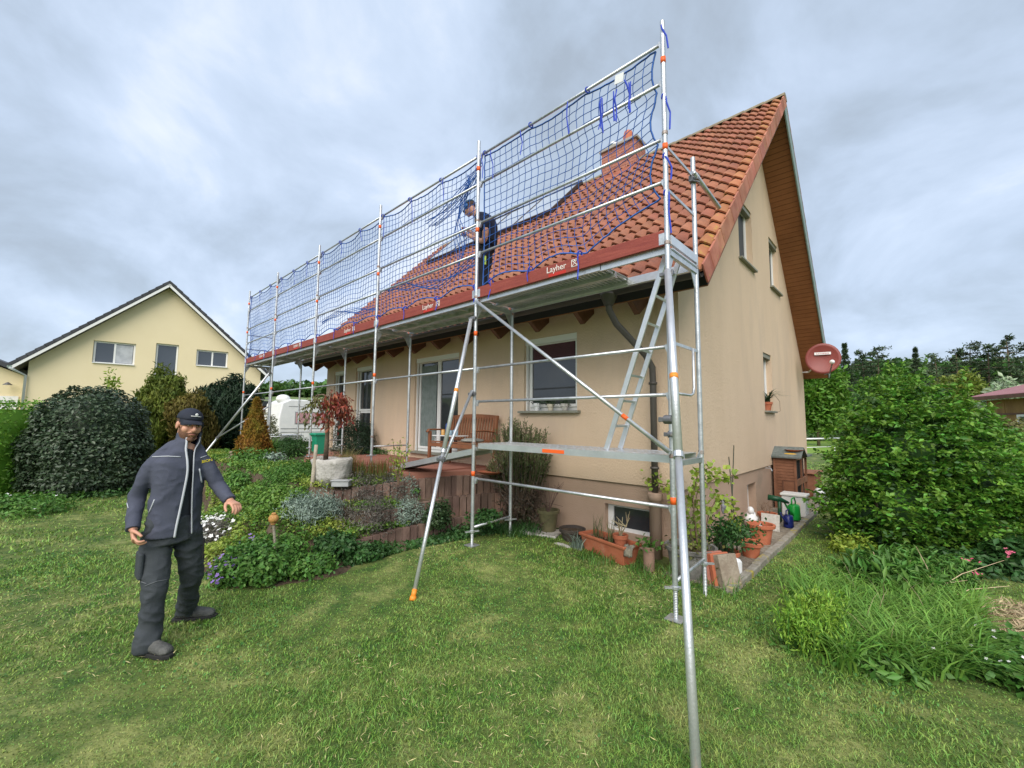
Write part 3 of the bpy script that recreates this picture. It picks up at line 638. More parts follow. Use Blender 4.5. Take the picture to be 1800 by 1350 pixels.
def rail(i, z, name='guardrail', y=.035, zb_=None):
    a, b = XP[i+1], XP[i]; mb = MB(); mb.tube((a+.03, y, z), (b-.03, y, z if zb_ is None else zb_), .0168, 10)
    o = mb.obj(name, galv, scf, True); c = MB()
    for x, s in ((a, 1), (b, -1)): c.prism([(x+s*.02, y-.02, z+.02), (x+s*.05, y-.02, z+.02), (x+s*.05, y-.02, z-.02), (x+s*.03, y-.02, z-.065), (x+s*.02, y-.02, z-.065)], (0, .03, 0))
    objs(c, 'wedge_clip', galv, o)
for i in range(5):
    for z in (R1, R2, R3, R4): rail(i, z)
    rail(i, L1)
rail(0, L2); rail(0, BB)
for z in (4.48, 4.04, 2.55):
    mb = MB(); mb.box((0.0, YRr/2, z), (.014, YRr-.04, .03)); mb.obj('end_guardrail', galv, scf)
    mb = MB(); mb.box((XP[5], YRr/2, z-.1 if z > 3 else 2.4), (.014, YRr-.04, .03)); mb.obj('end_guardrail', galv, scf)
mb = MB(); mb.tube((XP[5], YRr, DK), (XP[5], YRr, 4.6), .022, 10); mb.obj('end_post', galv, scf, True)
mb = MB(); mb.path([(.03, .01, 2.07), (.03, .40, 2.07), (.03, .47, 2.09), (.03, .50, 2.15), (.03, .50, 2.55)], .013, 8); mb.obj('loop_guardrail', galv, scf, True)
# decks
def deck(x0, x1, z, label=None, hatch=False, ribs=False):
    t = bpy.data.objects.new('deck', None); COL.objects.link(t); t.parent = scf
    for k in range(2):
        y0 = .045+k*.325; y1 = y0+.315; mb = MB()
        mb.b2((x0, y0, z-.006), (x1, y1, z)); mb.b2((x0, y0, z-.07), (x1, y0+.012, z-.006)); mb.b2((x0, y1-.012, z-.07), (x1, y1, z-.006))
        mb.b2((x0, y0+.012, z-.07), (x1, y0+.03, z-.062)); mb.b2((x0, y1-.03, z-.07), (x1, y1-.012, z-.062))
        n = int((x1-x0)/(.055 if ribs else .3))
        for q in range(n): xx = x0+(q+.5)*(x1-x0)/n; mb.b2((xx-.01, y0+.03, z-(.03 if ribs else .05)), (xx+.01, y1-.03, z-.006))
        for q in range(int((x1-x0)/.12)):
            for e in range(3): mb.b2((x0+.06+q*.12, y0+.06+e*.09, z), (x0+.09+q*.12, y0+.075+e*.09, z+.003))
        mb.obj('deck_plank', alu, t)
    return t
dlow = deck(-2.66, -.035, 1.50)
mb = MB(); mb.b2((-1.55, .040, 1.442), (-1.24, .0448, 1.482)); mb.obj('marker_band', orange, dlow)
deck(-2.66, -.75, DK+.06, ribs=True)
mb = MB(); mb.b2((-.76, .045, DK-.02), (-.03, .075, DK+.06)); mb.b2((-.76, .655, DK-.03), (-.03, .685, DK+.06)); mb.b2((-2.66, .688, DK-.03), (-.03, .70, DK+.06)); objs(mb, 'hatch_frame', alu, scf)
for i in range(1, 5): deck(XP[i+1]+.035, XP[i]-.035, DK+.06)
# toe boards with lettering
def flatext(name, s, size, loc, rot, mat_, parent, ext=.001):
    cu = bpy.data.curves.new(name, 'FONT'); cu.body = s; cu.size = size; cu.extrude = ext; cu.align_x = 'CENTER'; cu.resolution_u = 3
    o = bpy.data.objects.new(name, cu); COL.objects.link(o); bpy.context.view_layer.update()
    me = bpy.data.meshes.new_from_object(o.evaluated_get(bpy.context.evaluated_depsgraph_get())); bpy.data.objects.remove(o)
    me.transform(rot.to_4x4()); me.transform(Matrix.Translation(Vector([float(q) for q in loc])-org(parent))); me.materials.clear(); me.materials.append(mat_); o = bpy.data.objects.new(name, me); COL.objects.link(o); o.parent = parent; return o
RX90 = Matrix.Rotation(rad(90), 3, 'X')
lettW = M('white_lettering', (.75, .72, .68), rough=.7)
for i in range(5):
    a, b = XP[i+1]+.03, XP[i]-.03; z0, z1 = DK+.045, DK+.195; mb = MB(); mb.b2((a, -.002, z0), (b, .028, z1)); tb = mb.obj('toe_board', toewood, scf); bevel(tb, .004)
    mb = MB(); mb.b2((a-.03, -.006, z0+.01), (a+.05, -.002, z1-.03)); mb.b2((b-.05, -.006, z0+.01), (b+.03, -.002, z1-.03)); objs(mb, 'end_fitting', galv, tb)
    xc = AT(985, 475, 'y', 0)[0] if i == 0 else (a+b)/2+.28
    flatext('lettering', 'Layher', .105, (xc-.06, -.0025, z0+.058), RX90, lettW, tb)
    lg = MB(); s_ = .04; cx0, cz0 = xc+.20, z0+.088
    for p, q in (((-1, -1), (-1, 1)), ((1, -1), (1, 1)), ((-1, -1), (1, -1)), ((-1, 1), (-.25, 1)), ((.25, 1), (1, 1)), ((-.8, -.8), (.8, .8)), ((-.8, .8), (.8, -.8))):
        A = np.array([cx0+p[0]*s_, -.0035, cz0+p[1]*s_]); B = np.array([cx0+q[0]*s_, -.0035, cz0+q[1]*s_]); lg.tube(A, B, .0045, 6)
    lg.ball((cx0, -.0035, cz0+s_*.75), (.011, .002, .011), 8, 6); lg.obj('emblem', lettW, tb)
    mb = MB(); mb.b2((xc-.17, -.0032, z0+.004), (xc+.08, -.0021, z0+.04)); mb.obj('red_patch', redband, tb)
mb = MB(); mb.b2((.005, .03, DK+.05), (.03, YRr-.03, DK+.14)); mb.b2((-.02, .05, DK+.008), (.03, YRr-.05, DK+.02)); mb.obj('end_toe_board', alu, scf)
# diagonal brace and horizontal roof tube
mb = MB(); A = np.array((XP[1]+.06, -.045, 3.42)); B = np.array((-.01, -.045, 1.54)); mb.tube(A, B, .021, 12); db = mb.obj('diagonal_brace', galv, scf, True)
mb = MB(); d = (B-A)/np.linalg.norm(B-A); c = A+d*np.linalg.norm(B-A)*.836; mb.tube(c-d*.035, c+d*.035, .0222, 12); mb.obj('marker_band', orange, db, True)
mb = MB(); mb.box(A, (.06, .012, .06)); mb.box(B-d*.06, (.16, .010, .045), ry=math.atan2(1.88, 2.69)); objs(mb, 'brace_end', galv, db)
mb = MB(); mb.tube((.05, .62, 4.45), (.05, 1.42, 4.38), .0242, 12); mb.path([(.05, .615, 4.4505), (.05, .60, 4.452)], [.0242, .018], 12); rt = mb.obj('stub_tube', galv, scf, True)
mb = MB(); mb.box((.022, .70, 4.44), (.10, .07, .07)); mb.lathe((0, YRr, 4.40), [(.03, 0), (.034, .01), (.034, .06), (.03, .07)], 12); mb.tube((.02, .66, 4.40), (.09, .66, 4.36), .008, 6); bevel(mb.obj('coupler', dkmetal, rt), .008)
def lerp(a, b, t): return np.array(a)*(1-t)+np.array(b)*t
def coupler(c, par, y=1, r=.034):
    mb = MB(); mb.tube((c[0]-.03, c[1], c[2]), (c[0]+.03, c[1], c[2]), r, 10); mb.box((c[0], c[1]-.01, c[2]), (.13, .04, .035)); mb.tube((c[0]+.055, c[1]-.02, c[2]-.03), (c[0]+.055, c[1]-.02, c[2]+.03), .010, 6); mb.tube((c[0]-.055, c[1]-.02, c[2]-.02), (c[0]-.055, c[1]-.02, c[2]+.02), .008, 6); bevel(mb.obj('coupler', dkmetal, par), .005)
def prop(top, foot, split, r=.03, capc=True, bands=()):
    t = bpy.data.objects.new('prop', None); COL.objects.link(t); t.parent = scf
    m_ = lerp(top, foot, split); mb = MB(); mb.tube(top, m_, r, 14); o = mb.obj('outer_tube', alu, t, True); mb = MB(); mb.tube(m_, foot, r*.8, 14); k = mb.obj('inner_tube', alu, t, True)
    d = (np.array(foot)-np.array(top)); d = d/np.linalg.norm(d); q = MB(); q.tube(m_-d*.03, m_+d*.01, r*1.14, 14)
    for s_ in np.arange(split+.05, .97, .055):
        p = lerp(top, foot, s_)
        q.tube(p+np.array([.0, -r*.82, 0]), p+np.array([.0, -r*.74, 0]), .005, 6)
    objs(q, 'locking_collar', galv, t)
    for b in bands: p = lerp(top, foot, b); q = MB(); q.tube(p-d*.022, p+d*.022, r*1.06, 14); q.obj('marker_band', amber, t, True)
    if capc: q = MB(); q.tube(np.array(foot)-d*.10, np.array(foot)-d*.03, r*.95, 14); q.tube(np.array(foot)-d*.04, foot, r*1.25, 14); q.obj('foot_cap', amber, t, True)
    return t
t0, f0 = (0.03, -.075, 3.20), (.80, -1.72, .07)
p0 = prop(t0, f0, .52, .031, True, (.335,)); coupler(lerp(t0, f0, .008)+[-.02, .03, 0], p0); coupler(lerp(t0, f0, .44)+[-.08, .05, 0], p0)
mb = MB(); mb.tube(lerp(t0, f0, .30), (0.0, 0, 2.3), .0, 3) if False else None
c0 = lerp(t0, f0, .475); mb = MB(); mb.tube((0.0, 0.0, c0[2]-.02), c0, .018, 8); mb.obj('spacer_tube', galv, p0, True); coupler((0, 0, c0[2]-.02), p0)
t1, f1 = (-2.73, -.06, 3.18), tuple(AT(725, 1056, 'z', .075))
p1 = prop(t1, f1, .56, .026, True, (.325,)); coupler((-2.72, -.03, 3.2), p1)
mm = lerp(t1, f1, .585); mb = MB(); mb.tube((-2.70, -.045, 2.2), mm+[.0, .03, 0], .0195, 10); mb.obj('brace_tube', galv, p1, True); coupler((-2.70, -.03, 2.16), p1); coupler(mm, p1)
t2, f2 = (-10.79, -.06, 3.02), (-12.25, -1.55, .10)
p2 = prop(t2, f2, .6, .028, False); mm = lerp(t2, f2, .59); mb = MB(); mb.tube((-10.79, -.045, 2.12), mm, .02, 10); mb.obj('brace_tube', galv, p2, True); coupler(t2, p2); coupler(mm, p2)
# cross brace seen beside the far posts, thin
# scaffold deck leaning as a ramp between terrace and lower deck
mb = MB(); A = np.array([-2.76, 0, 1.42]); B = AT(672, 846, 'y', .1)
B = np.array([-4.95, 0, 1.0]); y0, y1 = .08, .42
dv_ = B-A; mb.prism([(A[0], y0, A[2]), (B[0], y0, B[2]), (B[0], y0, B[2]+.012), (A[0], y0, A[2]+.012)], (0, y1-y0, 0))
for y in (y0, y1-.012): mb.prism([(A[0], y, A[2]-.07), (B[0], y, B[2]-.07), (B[0], y, B[2]-.0005), (A[0], y, A[2]-.0005)], (0, .012, 0))
tag(mb.obj('ramp_board', alu, None, local=(-3.9, .25, 1.0)), 'aluminium scaffold board sloping from terrace up to the lower deck', 'board')
# ladder
ld = T('access_ladder', 'aluminium ladder leaning from the lower scaffold deck up to the hatch', 'ladder', (-.6, .35, 1.5))
A = np.array([-.80, 0, 1.505]); B = np.array([-.10, 0, 3.47])
for y in (.2, .5):
    mb = MB(); d = (B-A)/np.linalg.norm(B-A); ang = math.atan2(d[0], d[2]); c = (A+B)/2; mb.box((c[0], y, c[2]), (.055, .022, np.linalg.norm(B-A)), ry=ang); bevel(mb.obj('ladder_rail', alu, ld), .005)
for k in range(7):
    p = lerp(A, B, (.13+k*.135)); mb = MB(); mb.box((p[0], .35, p[2]), (.03, .278, .022), ry=.34); mb.obj('rung', alu, ld)
# ------------------------------------------------------------------ safety nets
def net(name, label, x0, x1, fe, base, ties_top, ties_bot, nx, nz, straps):
    t = T(name, label, 'safety net', base, 'blue safety nets tied to the scaffold rails')
    S = np.linspace(0, 1, nx+1); Tt = np.linspace(0, 1, nz+1); U, W = np.meshgrid(S, Tt, indexing='ij'); P = fe(U, W)
    n = MB.__new__(MB); V = []; F = []; b = 0
    def poly(Q, r):
        nonlocal b
        k = len(Q); tg = np.gradient(Q, axis=0); tg = unit(tg); a = unit(np.cross(tg, np.array([0, 1., 0.01]))); c = np.cross(tg, a)
        R = np.stack([Q+a*r, Q-a*r*.5+c*r*.87, Q-a*r*.5-c*r*.87], 1).reshape(-1, 3); V.append(R); i = np.arange(k-1)[:, None]*3
        for j in range(3): F.append(b+i+np.array([j, (j+1) % 3, 3+(j+1) % 3, 3+j]))
        b += len(R)
    def fine(Q):
        out = [Q[0]]
        for a, c in zip(Q[:-1], Q[1:]): out += [(a+c)/2+rng.normal(size=3)*.003, c]
        return np.array(out)
    for i in range(nx+1): poly(fine(P[i]), .011 if i in (0, nx) else .0048)
    for j in range(nz+1): poly(fine(P[:, j]), .011 if j in (0, nz) else .0048)
    npobj('mesh', np.concatenate(V), np.concatenate(F), bluerope, t)
    for (p, q) in straps: straps_obj(t, p, q)
    return t
def straps_obj(t, p, q):
    p = np.array(p, float); q = np.array(q, float); mb = MB(); mid = (p+q)/2+np.array([rnd.uniform(-.03, .03), rnd.uniform(-.01, .02), 0])
    mb.path([p, p*.6+mid*.4+[rnd.uniform(-.01, .01), -.01, 0], mid, q*.6+mid*.4, q], [(.007, .003), (.009, .003), (.008, .003), (.009, .003), (.008, .003)], 6, ref=(1, 0, 0)); mb.obj('tie_strap', bluestrap, t)
def tie_loop(t, x, z, r=.03, y=.035):
    mb = MB(); mb.path([(x+.012*math.sin(a*1.3), y+math.cos(a)*r, z+math.sin(a)*r) for a in np.linspace(0, 6.4, 10)], (.007), 6); mb.obj('tie_loop', bluestrap, t)
def sway(U, W, k=1.): return .008*np.sin(U*9*k+W*4)+.005*np.sin(W*7-U*17*k)
def fe0(U, W):   # bay next to the gable; W 0 bottom, 1 top
    xr = -.05-.11*np.abs(np.sin(W*math.pi*2.9))*(1-.5*W)-.03; xl = -2.62; x = xl+(xr-xl)*U
    zt = R1-.03-.04*np.abs(np.sin(U*math.pi*3)); zb_ = 3.66+.09*np.abs(np.sin(U*math.pi*3.0))*(U < .66)+.34*np.clip((U-.66)/.34, 0, 1)**.8
    x = x+.012*np.sin(W*9+U*5)*(1-U)*U*4; z = zb_+(zt-zb_)*W+.008*np.sin(U*17+W*4)
    return np.stack([x, .05+sway(U, W)+.05*np.sin(W*math.pi)*np.sin(U*math.pi), z], -1)
st0 = [((.04, -.03, 3.98), (.06, -.05, 3.56)), ((.01, -.03, 4.35), (.07, -.05, 4.08)), ((.03, -.03, 4.95), (.07, -.05, 4.58)), ((-1.0, .0, 3.68), (-1.0, -.03, 3.36)), ((-1.72, .0, 3.69), (-1.73, -.03, 3.50)), ((-2.42, 0, 3.72), (-2.43, -.03, 3.42)),
      ((-.42, .0, 5.40), (-.38, 0, 5.05)), ((-.70, .0, 5.36), (-.68, 0, 4.93)), ((-1.15, 0, 5.55), (-1.12, -.02, 5.12)), ((-1.9, 0, 5.55), (-1.88, -.02, 5.2)), ((-2.45, 0, 5.53), (-2.40, 0, 5.1)), ((-.55, 0, 5.3), (-.52, 0, 4.98)), ((0, -.03, 5.72), (.07, -.04, 5.42))]
sn = net('safety_net', 'blue safety net in the scaffold bay nearest the gable, right of the roof worker', -2.62, -.05, fe0, (-1.3, .05, 3.7), 3, 3, 24, 17, st0)
for x in (-2.6, -1.75, -.9): tie_loop(sn, x, R1-.005)
for x in (-2.42, -1.72, -1.0): tie_loop(sn, x, 3.66, .035, .013)
for z in (4.97, 4.36, 3.99): tie_loop(sn, -.0, z, .034, 0)
mb = MB(); mb.path([(-.52, .03, 5.5), (-.50, .01, 5.42)], [(.03, .004), (.035, .004)], 8, ref=(1, 0, 0)); mb.box((-.48, .0, 5.45), (.10, .006, .10), ry=.15); mb.obj('care_tag', offwhite, sn)
for x in (-.38, -.36, -.52, -.56, -.72, -.70): straps_obj(sn, (x, .02, 5.36), (x+rnd.uniform(-.04, .04), .0, 5.0))
XN0, XN1 = XP[5]+.06, XP[1]-.04
def fe1(U, W):
    x = XN0+(XN1-XN0)*U+.008*np.sin(W*9+U*50)+.10*np.sin(W*math.pi*2)*sst((.04-U)/.04)
    nb = 12; sc = np.abs(np.sin(U*math.pi*nb)); zt = R1-.03-.07*sc-.22*sst((U-.955)/.045)*0; zb_ = 3.67+.08*sc
    z = zb_+(zt-zb_)*W+.008*np.sin(U*60+W*6)
    return np.stack([x, .05+sway(U, W, 4), z], -1)
st1 = []
for k in range(13):
    x = XN0+(XN1-XN0)*k/12; st1 += [((x, .0, 3.68), (x+.02, -.03, 3.68-rnd.uniform(.15, .3)))]
    if rnd.random() < .85: st1 += [((x+.1, .0, 5.56), (x+.12+rnd.uniform(-.05, .05), 0, 5.56-rnd.uniform(.25, .5)))]
sn2 = net('safety_net', 'long blue safety net over the bays left of the roof worker', XN0, XN1, fe1, (-8, .05, 3.7), 12, 12, 104, 18, st1)
for k in range(13):
    x = XN0+(XN1-XN0)*k/12; tie_loop(sn2, x, R1-.005); tie_loop(sn2, x, 3.66, .034, .013)
# gathered edges of the surplus netting
mb = MB()
for q in range(7):
    a = np.array([XN1+.02, .06, 5.5-.03*q]); b_ = np.array([XN1-1.35+.05*q, .07, 5.05-.03*q]); P = [lerp(a, b_, t)+[0, .02*math.sin(t*9+q), .03*math.sin(t*7+q*1.3)-.10*math.sin(t*math.pi)] for t in np.linspace(0, 1, 14)]; mb.path(P, .006, 5)
for q in range(5):
    P = [np.array([XN1-.30-.04*q, .08+.02*q, 5.45])*(1-t)+np.array([XN1-.62+.05*q, .1, 4.1])*t+[.10*math.sin(t*8+q*.5), 0, 0] for t in np.linspace(0, 1, 18)]; mb.path(P, .006, 5)
mb.obj('gathered_edge', bluerope, sn2)
mb = MB()
for q in range(6):
    P = [np.array([XP[2]+.2+ (XP[1]-XP[2]-.3)*t, .09, 3.98+.10*math.sin(t*6+1)+.02*q+.03*math.sin(t*17+q)]) for t in np.linspace(0, 1, 30)]; mb.path(P, .006, 5)
for q in range(5):
    P = [np.array([XP[3]+.1+(XP[2]-XP[3]-.2)*t, .09, 3.92+.08*math.sin(t*5)+.02*q+.02*math.sin(t*15+q)]) for t in np.linspace(0, 1, 30)]; mb.path(P, .006, 5)
mb.obj('gathered_edge', bluerope, sn2)
# ================================================================== planting in the beds
def zb1(x, y): return float(zbed([x], [y])[0])
def gp(u, v, z=None, it=8):
    """ground point under a pixel of the survey, on lawn or bed"""
    zz = .1 if z is None else z
    for _ in range(it):
        p = AT(u, v, 'z', zz)
        if z is None: zz = zz*.4+.6*(zb1(p[0], p[1]) if inpoly(np.array([p[0]]), np.array([p[1]]), FRONT)[0] else float(zl(p[0], p[1])))
    return np.array([p[0], p[1], zz])
def fdof(p): return float((np.array(p)-CP)@CFW)
def lp(px, fd):      # lumps from survey pixels with radius in metres
    return [(*PX(u, v, fd+(r[3] if len(r) > 3 else 0)), *(r[:1]*3 if len(r) < 3 else r[:3])) for u, v, *r in px]
def tuft(name, label, cat_, c, r, n, h, wd, lean, mat, group=None, seg=3, hv=.35, part='blades', extra=None):
    t = T(name, label, cat_, c, group); P = disc(c, r, n); V, F = bladesV(P, h*rng.uniform(1-hv, 1+hv, n), wd, lean, seg); npobj(part, V, F, mat, t)
    if extra: extra(t)
    return t
def flowers(t, P, r, mat, name='flowers', petals=5):
    V = []; F = []; b = 0
    for p in P:
        nn = unit(rng.normal(size=(1, 3))*.4+[[0, -.3, 1]])[0]; a = unit(np.cross(nn, rng.normal(size=3))[None])[0]; c = np.cross(nn, a); rr = r*rng.uniform(.7, 1.2)
        for k in range(petals):
            an = 2*math.pi*k/petals; d = a*math.cos(an)+c*math.sin(an); e = np.cross(nn, d); V += [p, p+d*rr*.6+e*rr*.35, p+d*rr+nn*rr*.15, p+d*rr*.6-e*rr*.35]; F += [[b, b+1, b+2], [b, b+2, b+3]]; b += 4
    return npobj(name, np.array(V), np.array(F), mat, t)
def mound(name, label, cat_, u, v, r, h, n, ls, mat, asp=.5, z=None, group=None, off=0, ax=1.0, flow=None, blades=None, up=.4):
    c = gp(u, v, z); fd = fdof(c)
    if c[0] < -3 and c[1] > -2.9 and c[0] > -9: h *= 1.3; n = int(n*1.2)
    L_ = [(c[0], c[1], c[2]+h*.35, r, r*ax, h*.65)]
    for k in range(5): a = rng.uniform(0, 6.28); L_.append((c[0]+math.cos(a)*r*.55, c[1]+math.sin(a)*r*.55*ax, c[2]+h*rng.uniform(.25, .5), r*.5, r*.5*ax, h*.5))
    t = T(name, label, cat_, c, group); P, d = lumps_pts(L_, n, lo=.35, nz=.15, cull=.3, zmin=c[2]-.02); V, F = leafV(P, unit(d+[0, 0, up]), ls*rng.uniform(.6, 1.3, len(P)), asp, along=None if not blades else d+np.array([0, 0, .8])); npobj('foliage', V, F, mat, t)
    if flow:
        m_, k, rr = flow; P, d = lumps_pts(L_, k*3, lo=.97, nz=.1, cull=.8, zmin=c[2]+h*.3); flowers(t, P[:k]+d[:k]*.03, rr, m_)
    return t
# ground cover (uncountable) over the slope
def groundcover():
    S = []; n = 90000; x = rng.uniform(-13, -3.0, n*2); y = rng.uniform(-2.7, -.4, n*2); k = inpoly(x, y, FRONT); x = x[k][:n]; y = y[k][:n]; z = zbed(x, y)
    k = (z < .9); x, y, z = x[k], y[k], z[k]; w3 = [(p[0], p[1]) for p in W3]; infront = (x > -4.05) & ~inpoly(x, y, w3+[(-4.3, -1.95), (-4.6, -1.5), (-6, -1.4), (-13, -1.2), (-13, 3), (-3.4, 3)]); x, y, z = x[~infront], y[~infront], z[~infront]; dens = .5+.5*np.sin(x*3+1)*np.sin(y*4); k = rng.random(len(x)) < .55+.45*dens; x, y, z = x[k], y[k], z[k]
    P = np.stack([x, y, z+rng.uniform(0, .09, len(x))+.05*np.maximum(0, np.sin(x*5)*np.sin(y*6))], 1)
    kk = (np.sin(P[:, 0]*2.7+1)+np.sin(P[:, 1]*5.1+P[:, 0])+rng.normal(size=len(P))*.5) > .25
    for q, mt_, nm, lab, s_ in ((kk, lf_ground, 'ground_cover', 'yellow-green creeping ground cover over the sloping flower bed', .036), (~kk, lf_cover, 'leafy_cover', 'mid green low leafy growth between the creeping ground cover', .042)):
        V, F = leafV(P[q], unit(np.array([[0, -.2, 1]])+rng.normal(size=(int(q.sum()), 3))*.5), s_*rng.uniform(.4, 1.5, int(q.sum())), .6); tag(npobj(nm, V, F, mt_), lab, 'ground cover', kind='stuff')
groundcover()
def edgegreen():
    pl_ = [(3, 8), (5, 6), (7, 5)]
    S = []
    for i in range(2600):
        pass
    n = 9000; seg = rng.integers(0, len(W3)-1, n); f = rng.random(n); A = np.array(W3); P = A[seg]*(1-f[:, None])+A[seg+1]*f[:, None]
    o = rng.random(n)**1.3*.42; P[:, 0] += o*.85; P[:, 1] -= o*.35; P[:, 2] = zl(P[:, 0], P[:, 1])+rng.random(n)*(.15*(1-o/.6)*(.55+.45*np.sin(P[:, 1]*4)))
    V, F = leafV(P, unit(np.array([[.3, -.3, 1]])+rng.normal(size=(n, 3))*.4), .042*rng.uniform(.4, 1.4, n), .75)
    tag(npobj('strawberry_edge', V, F, lf_deep), 'dark green leafy plants growing along the foot of the lowest palisade wall', 'ground cover', kind='stuff')
edgegreen()
mound('fluffy_plant', 'bright green feathery plant filling the corner of the bed beside the lawn', 'plant', 465, 1010, .42, .30, 5200, .05, lf_green, .6)
mound('bed_filler', 'broad low green plant under the lowest wall, in the middle of the lawn edge', 'plant', 640, 978, .30, .14, 1600, .045, lf_deep, .7)
mound('bed_filler', 'low bright green plant between the clay ball and the lawn edge', 'plant', 545, 1005, .26, .16, 1500, .045, lf_green, .6)
mound('bed_filler', 'green leafy plant filling the bed left of the wooden stake', 'plant', 505, 882, .36, .18, 2200, .05, lf_cover, .6, z=.62)
mound('bed_filler', 'green leafy plant at the back of the bed right of the day lily', 'plant', 540, 835, .3, .2, 1500, .05, lf_green, .5, z=.8)
mound('bed_filler', 'green leafy plant at the back left of the bed below the orange conifer', 'plant', 415, 848, .4, .22, 2000, .05, lf_cover, .6, z=.55)
mound('fluffy_plant', 'small leafy green plant right of the feathery corner plant, below the orange wall', 'plant', 590, 975, .24, .22, 1500, .05, lf_deep, .7)
mound('violet_flower', 'violet flowering plant at the edge of the lawn behind the man', 'flower', 405, 1025, .22, .22, 900, .06, lf_green, .3, flow=(petalv, 60, .022))
mound('violet_flower', 'smaller violet flowers just right of the violet flowering plant', 'flower', 436, 1000, .14, .26, 500, .05, lf_green, .3, flow=(petalv, 34, .02))
mound('candytuft', 'low cushion covered in white flowers beside the man\'s hand', 'flower', 385, 940, .38, .22, 1500, .05, lf_lav, .3, flow=(petalw, 170, .025))
mound('silver_plant', 'silvery white leaved plant right of the clay ball ornament', 'plant', 545, 918, .40, .30, 4600, .055, lf_grey, .22, z=.42, blades=1)
mound('silver_plant', 'silvery plant spilling over the middle wall left of the telescopic prop', 'plant', 705, 880, .28, .30, 2500, .05, lf_grey, .22, z=.55, blades=1)
mound('silver_plant', 'small silvery plant directly left of the scaffold pole, on the middle wall', 'plant', 757, 868, .14, .22, 800, .045, lf_grey, .22, z=.6, blades=1)
mound('silver_plant', 'grey-green trailing plant below the silvery plant at the lowest wall', 'plant', 715, 918, .26, .28, 2000, .04, lf_grey, .3, z=.34)
for u, v, z, r, h, lab in ((620, 892, .5, .38, .42, 'grey-brown lavender bush, leftmost and tallest of the three beside the reeds'), (672, 900, .42, .34, .42, 'grey-brown lavender bush in the middle of the three below the reeds'), (640, 932, .3, .42, .34, 'low grey lavender bush hanging over the lowest palisade wall')):
    mound('lavender', lab, 'shrub', u, v, r, h, 4200, .05, lf_lav, .16, z=z, group='lavender bushes on the terraced bed', blades=1, up=.8)
mound('lime_plant', 'round lime green leafed plant beside the silvery plant on the middle wall', 'plant', 722, 872, .13, .16, 380, .07, lf_green, .9, z=.62)
mound('creeper', 'green ivy hanging in front of the middle palisade wall beside the prop', 'plant', 770, 925, .20, .28, 1300, .045, lf_dark, .7, z=.33)
mound('creeper', 'low dark green plant beside the mossy lowest wall, behind the second scaffold pole', 'plant', 850, 918, .25, .16, 1300, .05, lf_deep, .6, z=.38)
mound('green_cushion', 'fresh green bushy perennial right of the stone cairn', 'plant', 445, 832, .55, .42, 3600, .07, lf_green, .5, z=.62)
mound('green_cushion', 'grass green feathery perennial left of the wooden stake', 'plant', 515, 855, .42, .36, 5200, .05, lf_green, .25, z=.72)
mound('green_cushion', 'light green leafy plant at the left end of the bed, behind the man\'s shoulder', 'plant', 392, 808, .5, .36, 1700, .07, lf_yelgrn, .5, z=.5)
mound('green_cushion', 'leafy green plant in front of the small palisade wall', 'plant', 432, 862, .35, .26, 1800, .06, lf_green, .5, z=.5)
mound('succulent', 'pale grey-green rosette plant under the dark low shrub', 'plant', 478, 818, .28, .22, 700, .07, lf_grey, .5, z=.8)
mound('dark_low_shrub', 'dark green low shrub left of the green bin', 'shrub', 520, 800, .5, .5, 3200, .06, lf_deep, .3, z=.85)
mound('dark_pine_shrub', 'dark dwarf pine on the terrace between the trough and the glazed door', 'shrub', 622, 800, .48, .72, 5200, .075, lf_yew, .14, z=.95)
mound('creeper', 'flat dark green plant on the terrace behind the scaffold pole beside the dwarf pine', 'plant', 668, 798, .35, .10, 900, .06, lf_deep, .3, z=.98)
# strappy day lilies
c = gp(466, 806, .75); tuft('day_lily', 'arching day lily leaves right of the concrete pipe planter', 'plant', c, .22, 320, .62, .03, .9, lf_green)
c = gp(430, 800, .7); mound('green_cushion', 'tiny orange-flowered plant above the day lily leaves', 'plant', 488, 775, .12, .3, 260, .05, lf_oliv, .4, z=.85, flow=(M('petal_orange', (.7, .3, .15), rough=.6), 14, .03))
# reeds in front of the terrace
def reeds():
    t = T('blood_grass', 'upright reddish tipped grass clump along the terrace edge', 'ornamental grass', gp(655, 846, .85)); P = []
    for u in np.linspace(622, 684, 13): c = gp(u, 848-(u-622)*.03, .84); P.append(disc(c, .09, 42))
    P = np.concatenate(P); V, F = bladesV(P, rng.uniform(.2, .40, len(P)), .011, .16, 3); npobj('blades', V, F, lf_blood, t)
    V, F = bladesV(P[::4]+[0, 0, .14], rng.uniform(.16, .26, len(P[::4])), .010, .1, 2); npobj('red_tips', V, F, lf_red, t)
reeds()
c = gp(608, 852, .85); tuft('ornamental_grass', 'dry yellow-green grass tuft right of the terracotta pot', 'ornamental grass', gp(608, 835, .9), .17, 300, .42, .010, .5, LM('blade_dry', (.34, .32, .10), (.28, .24, .10), 5))
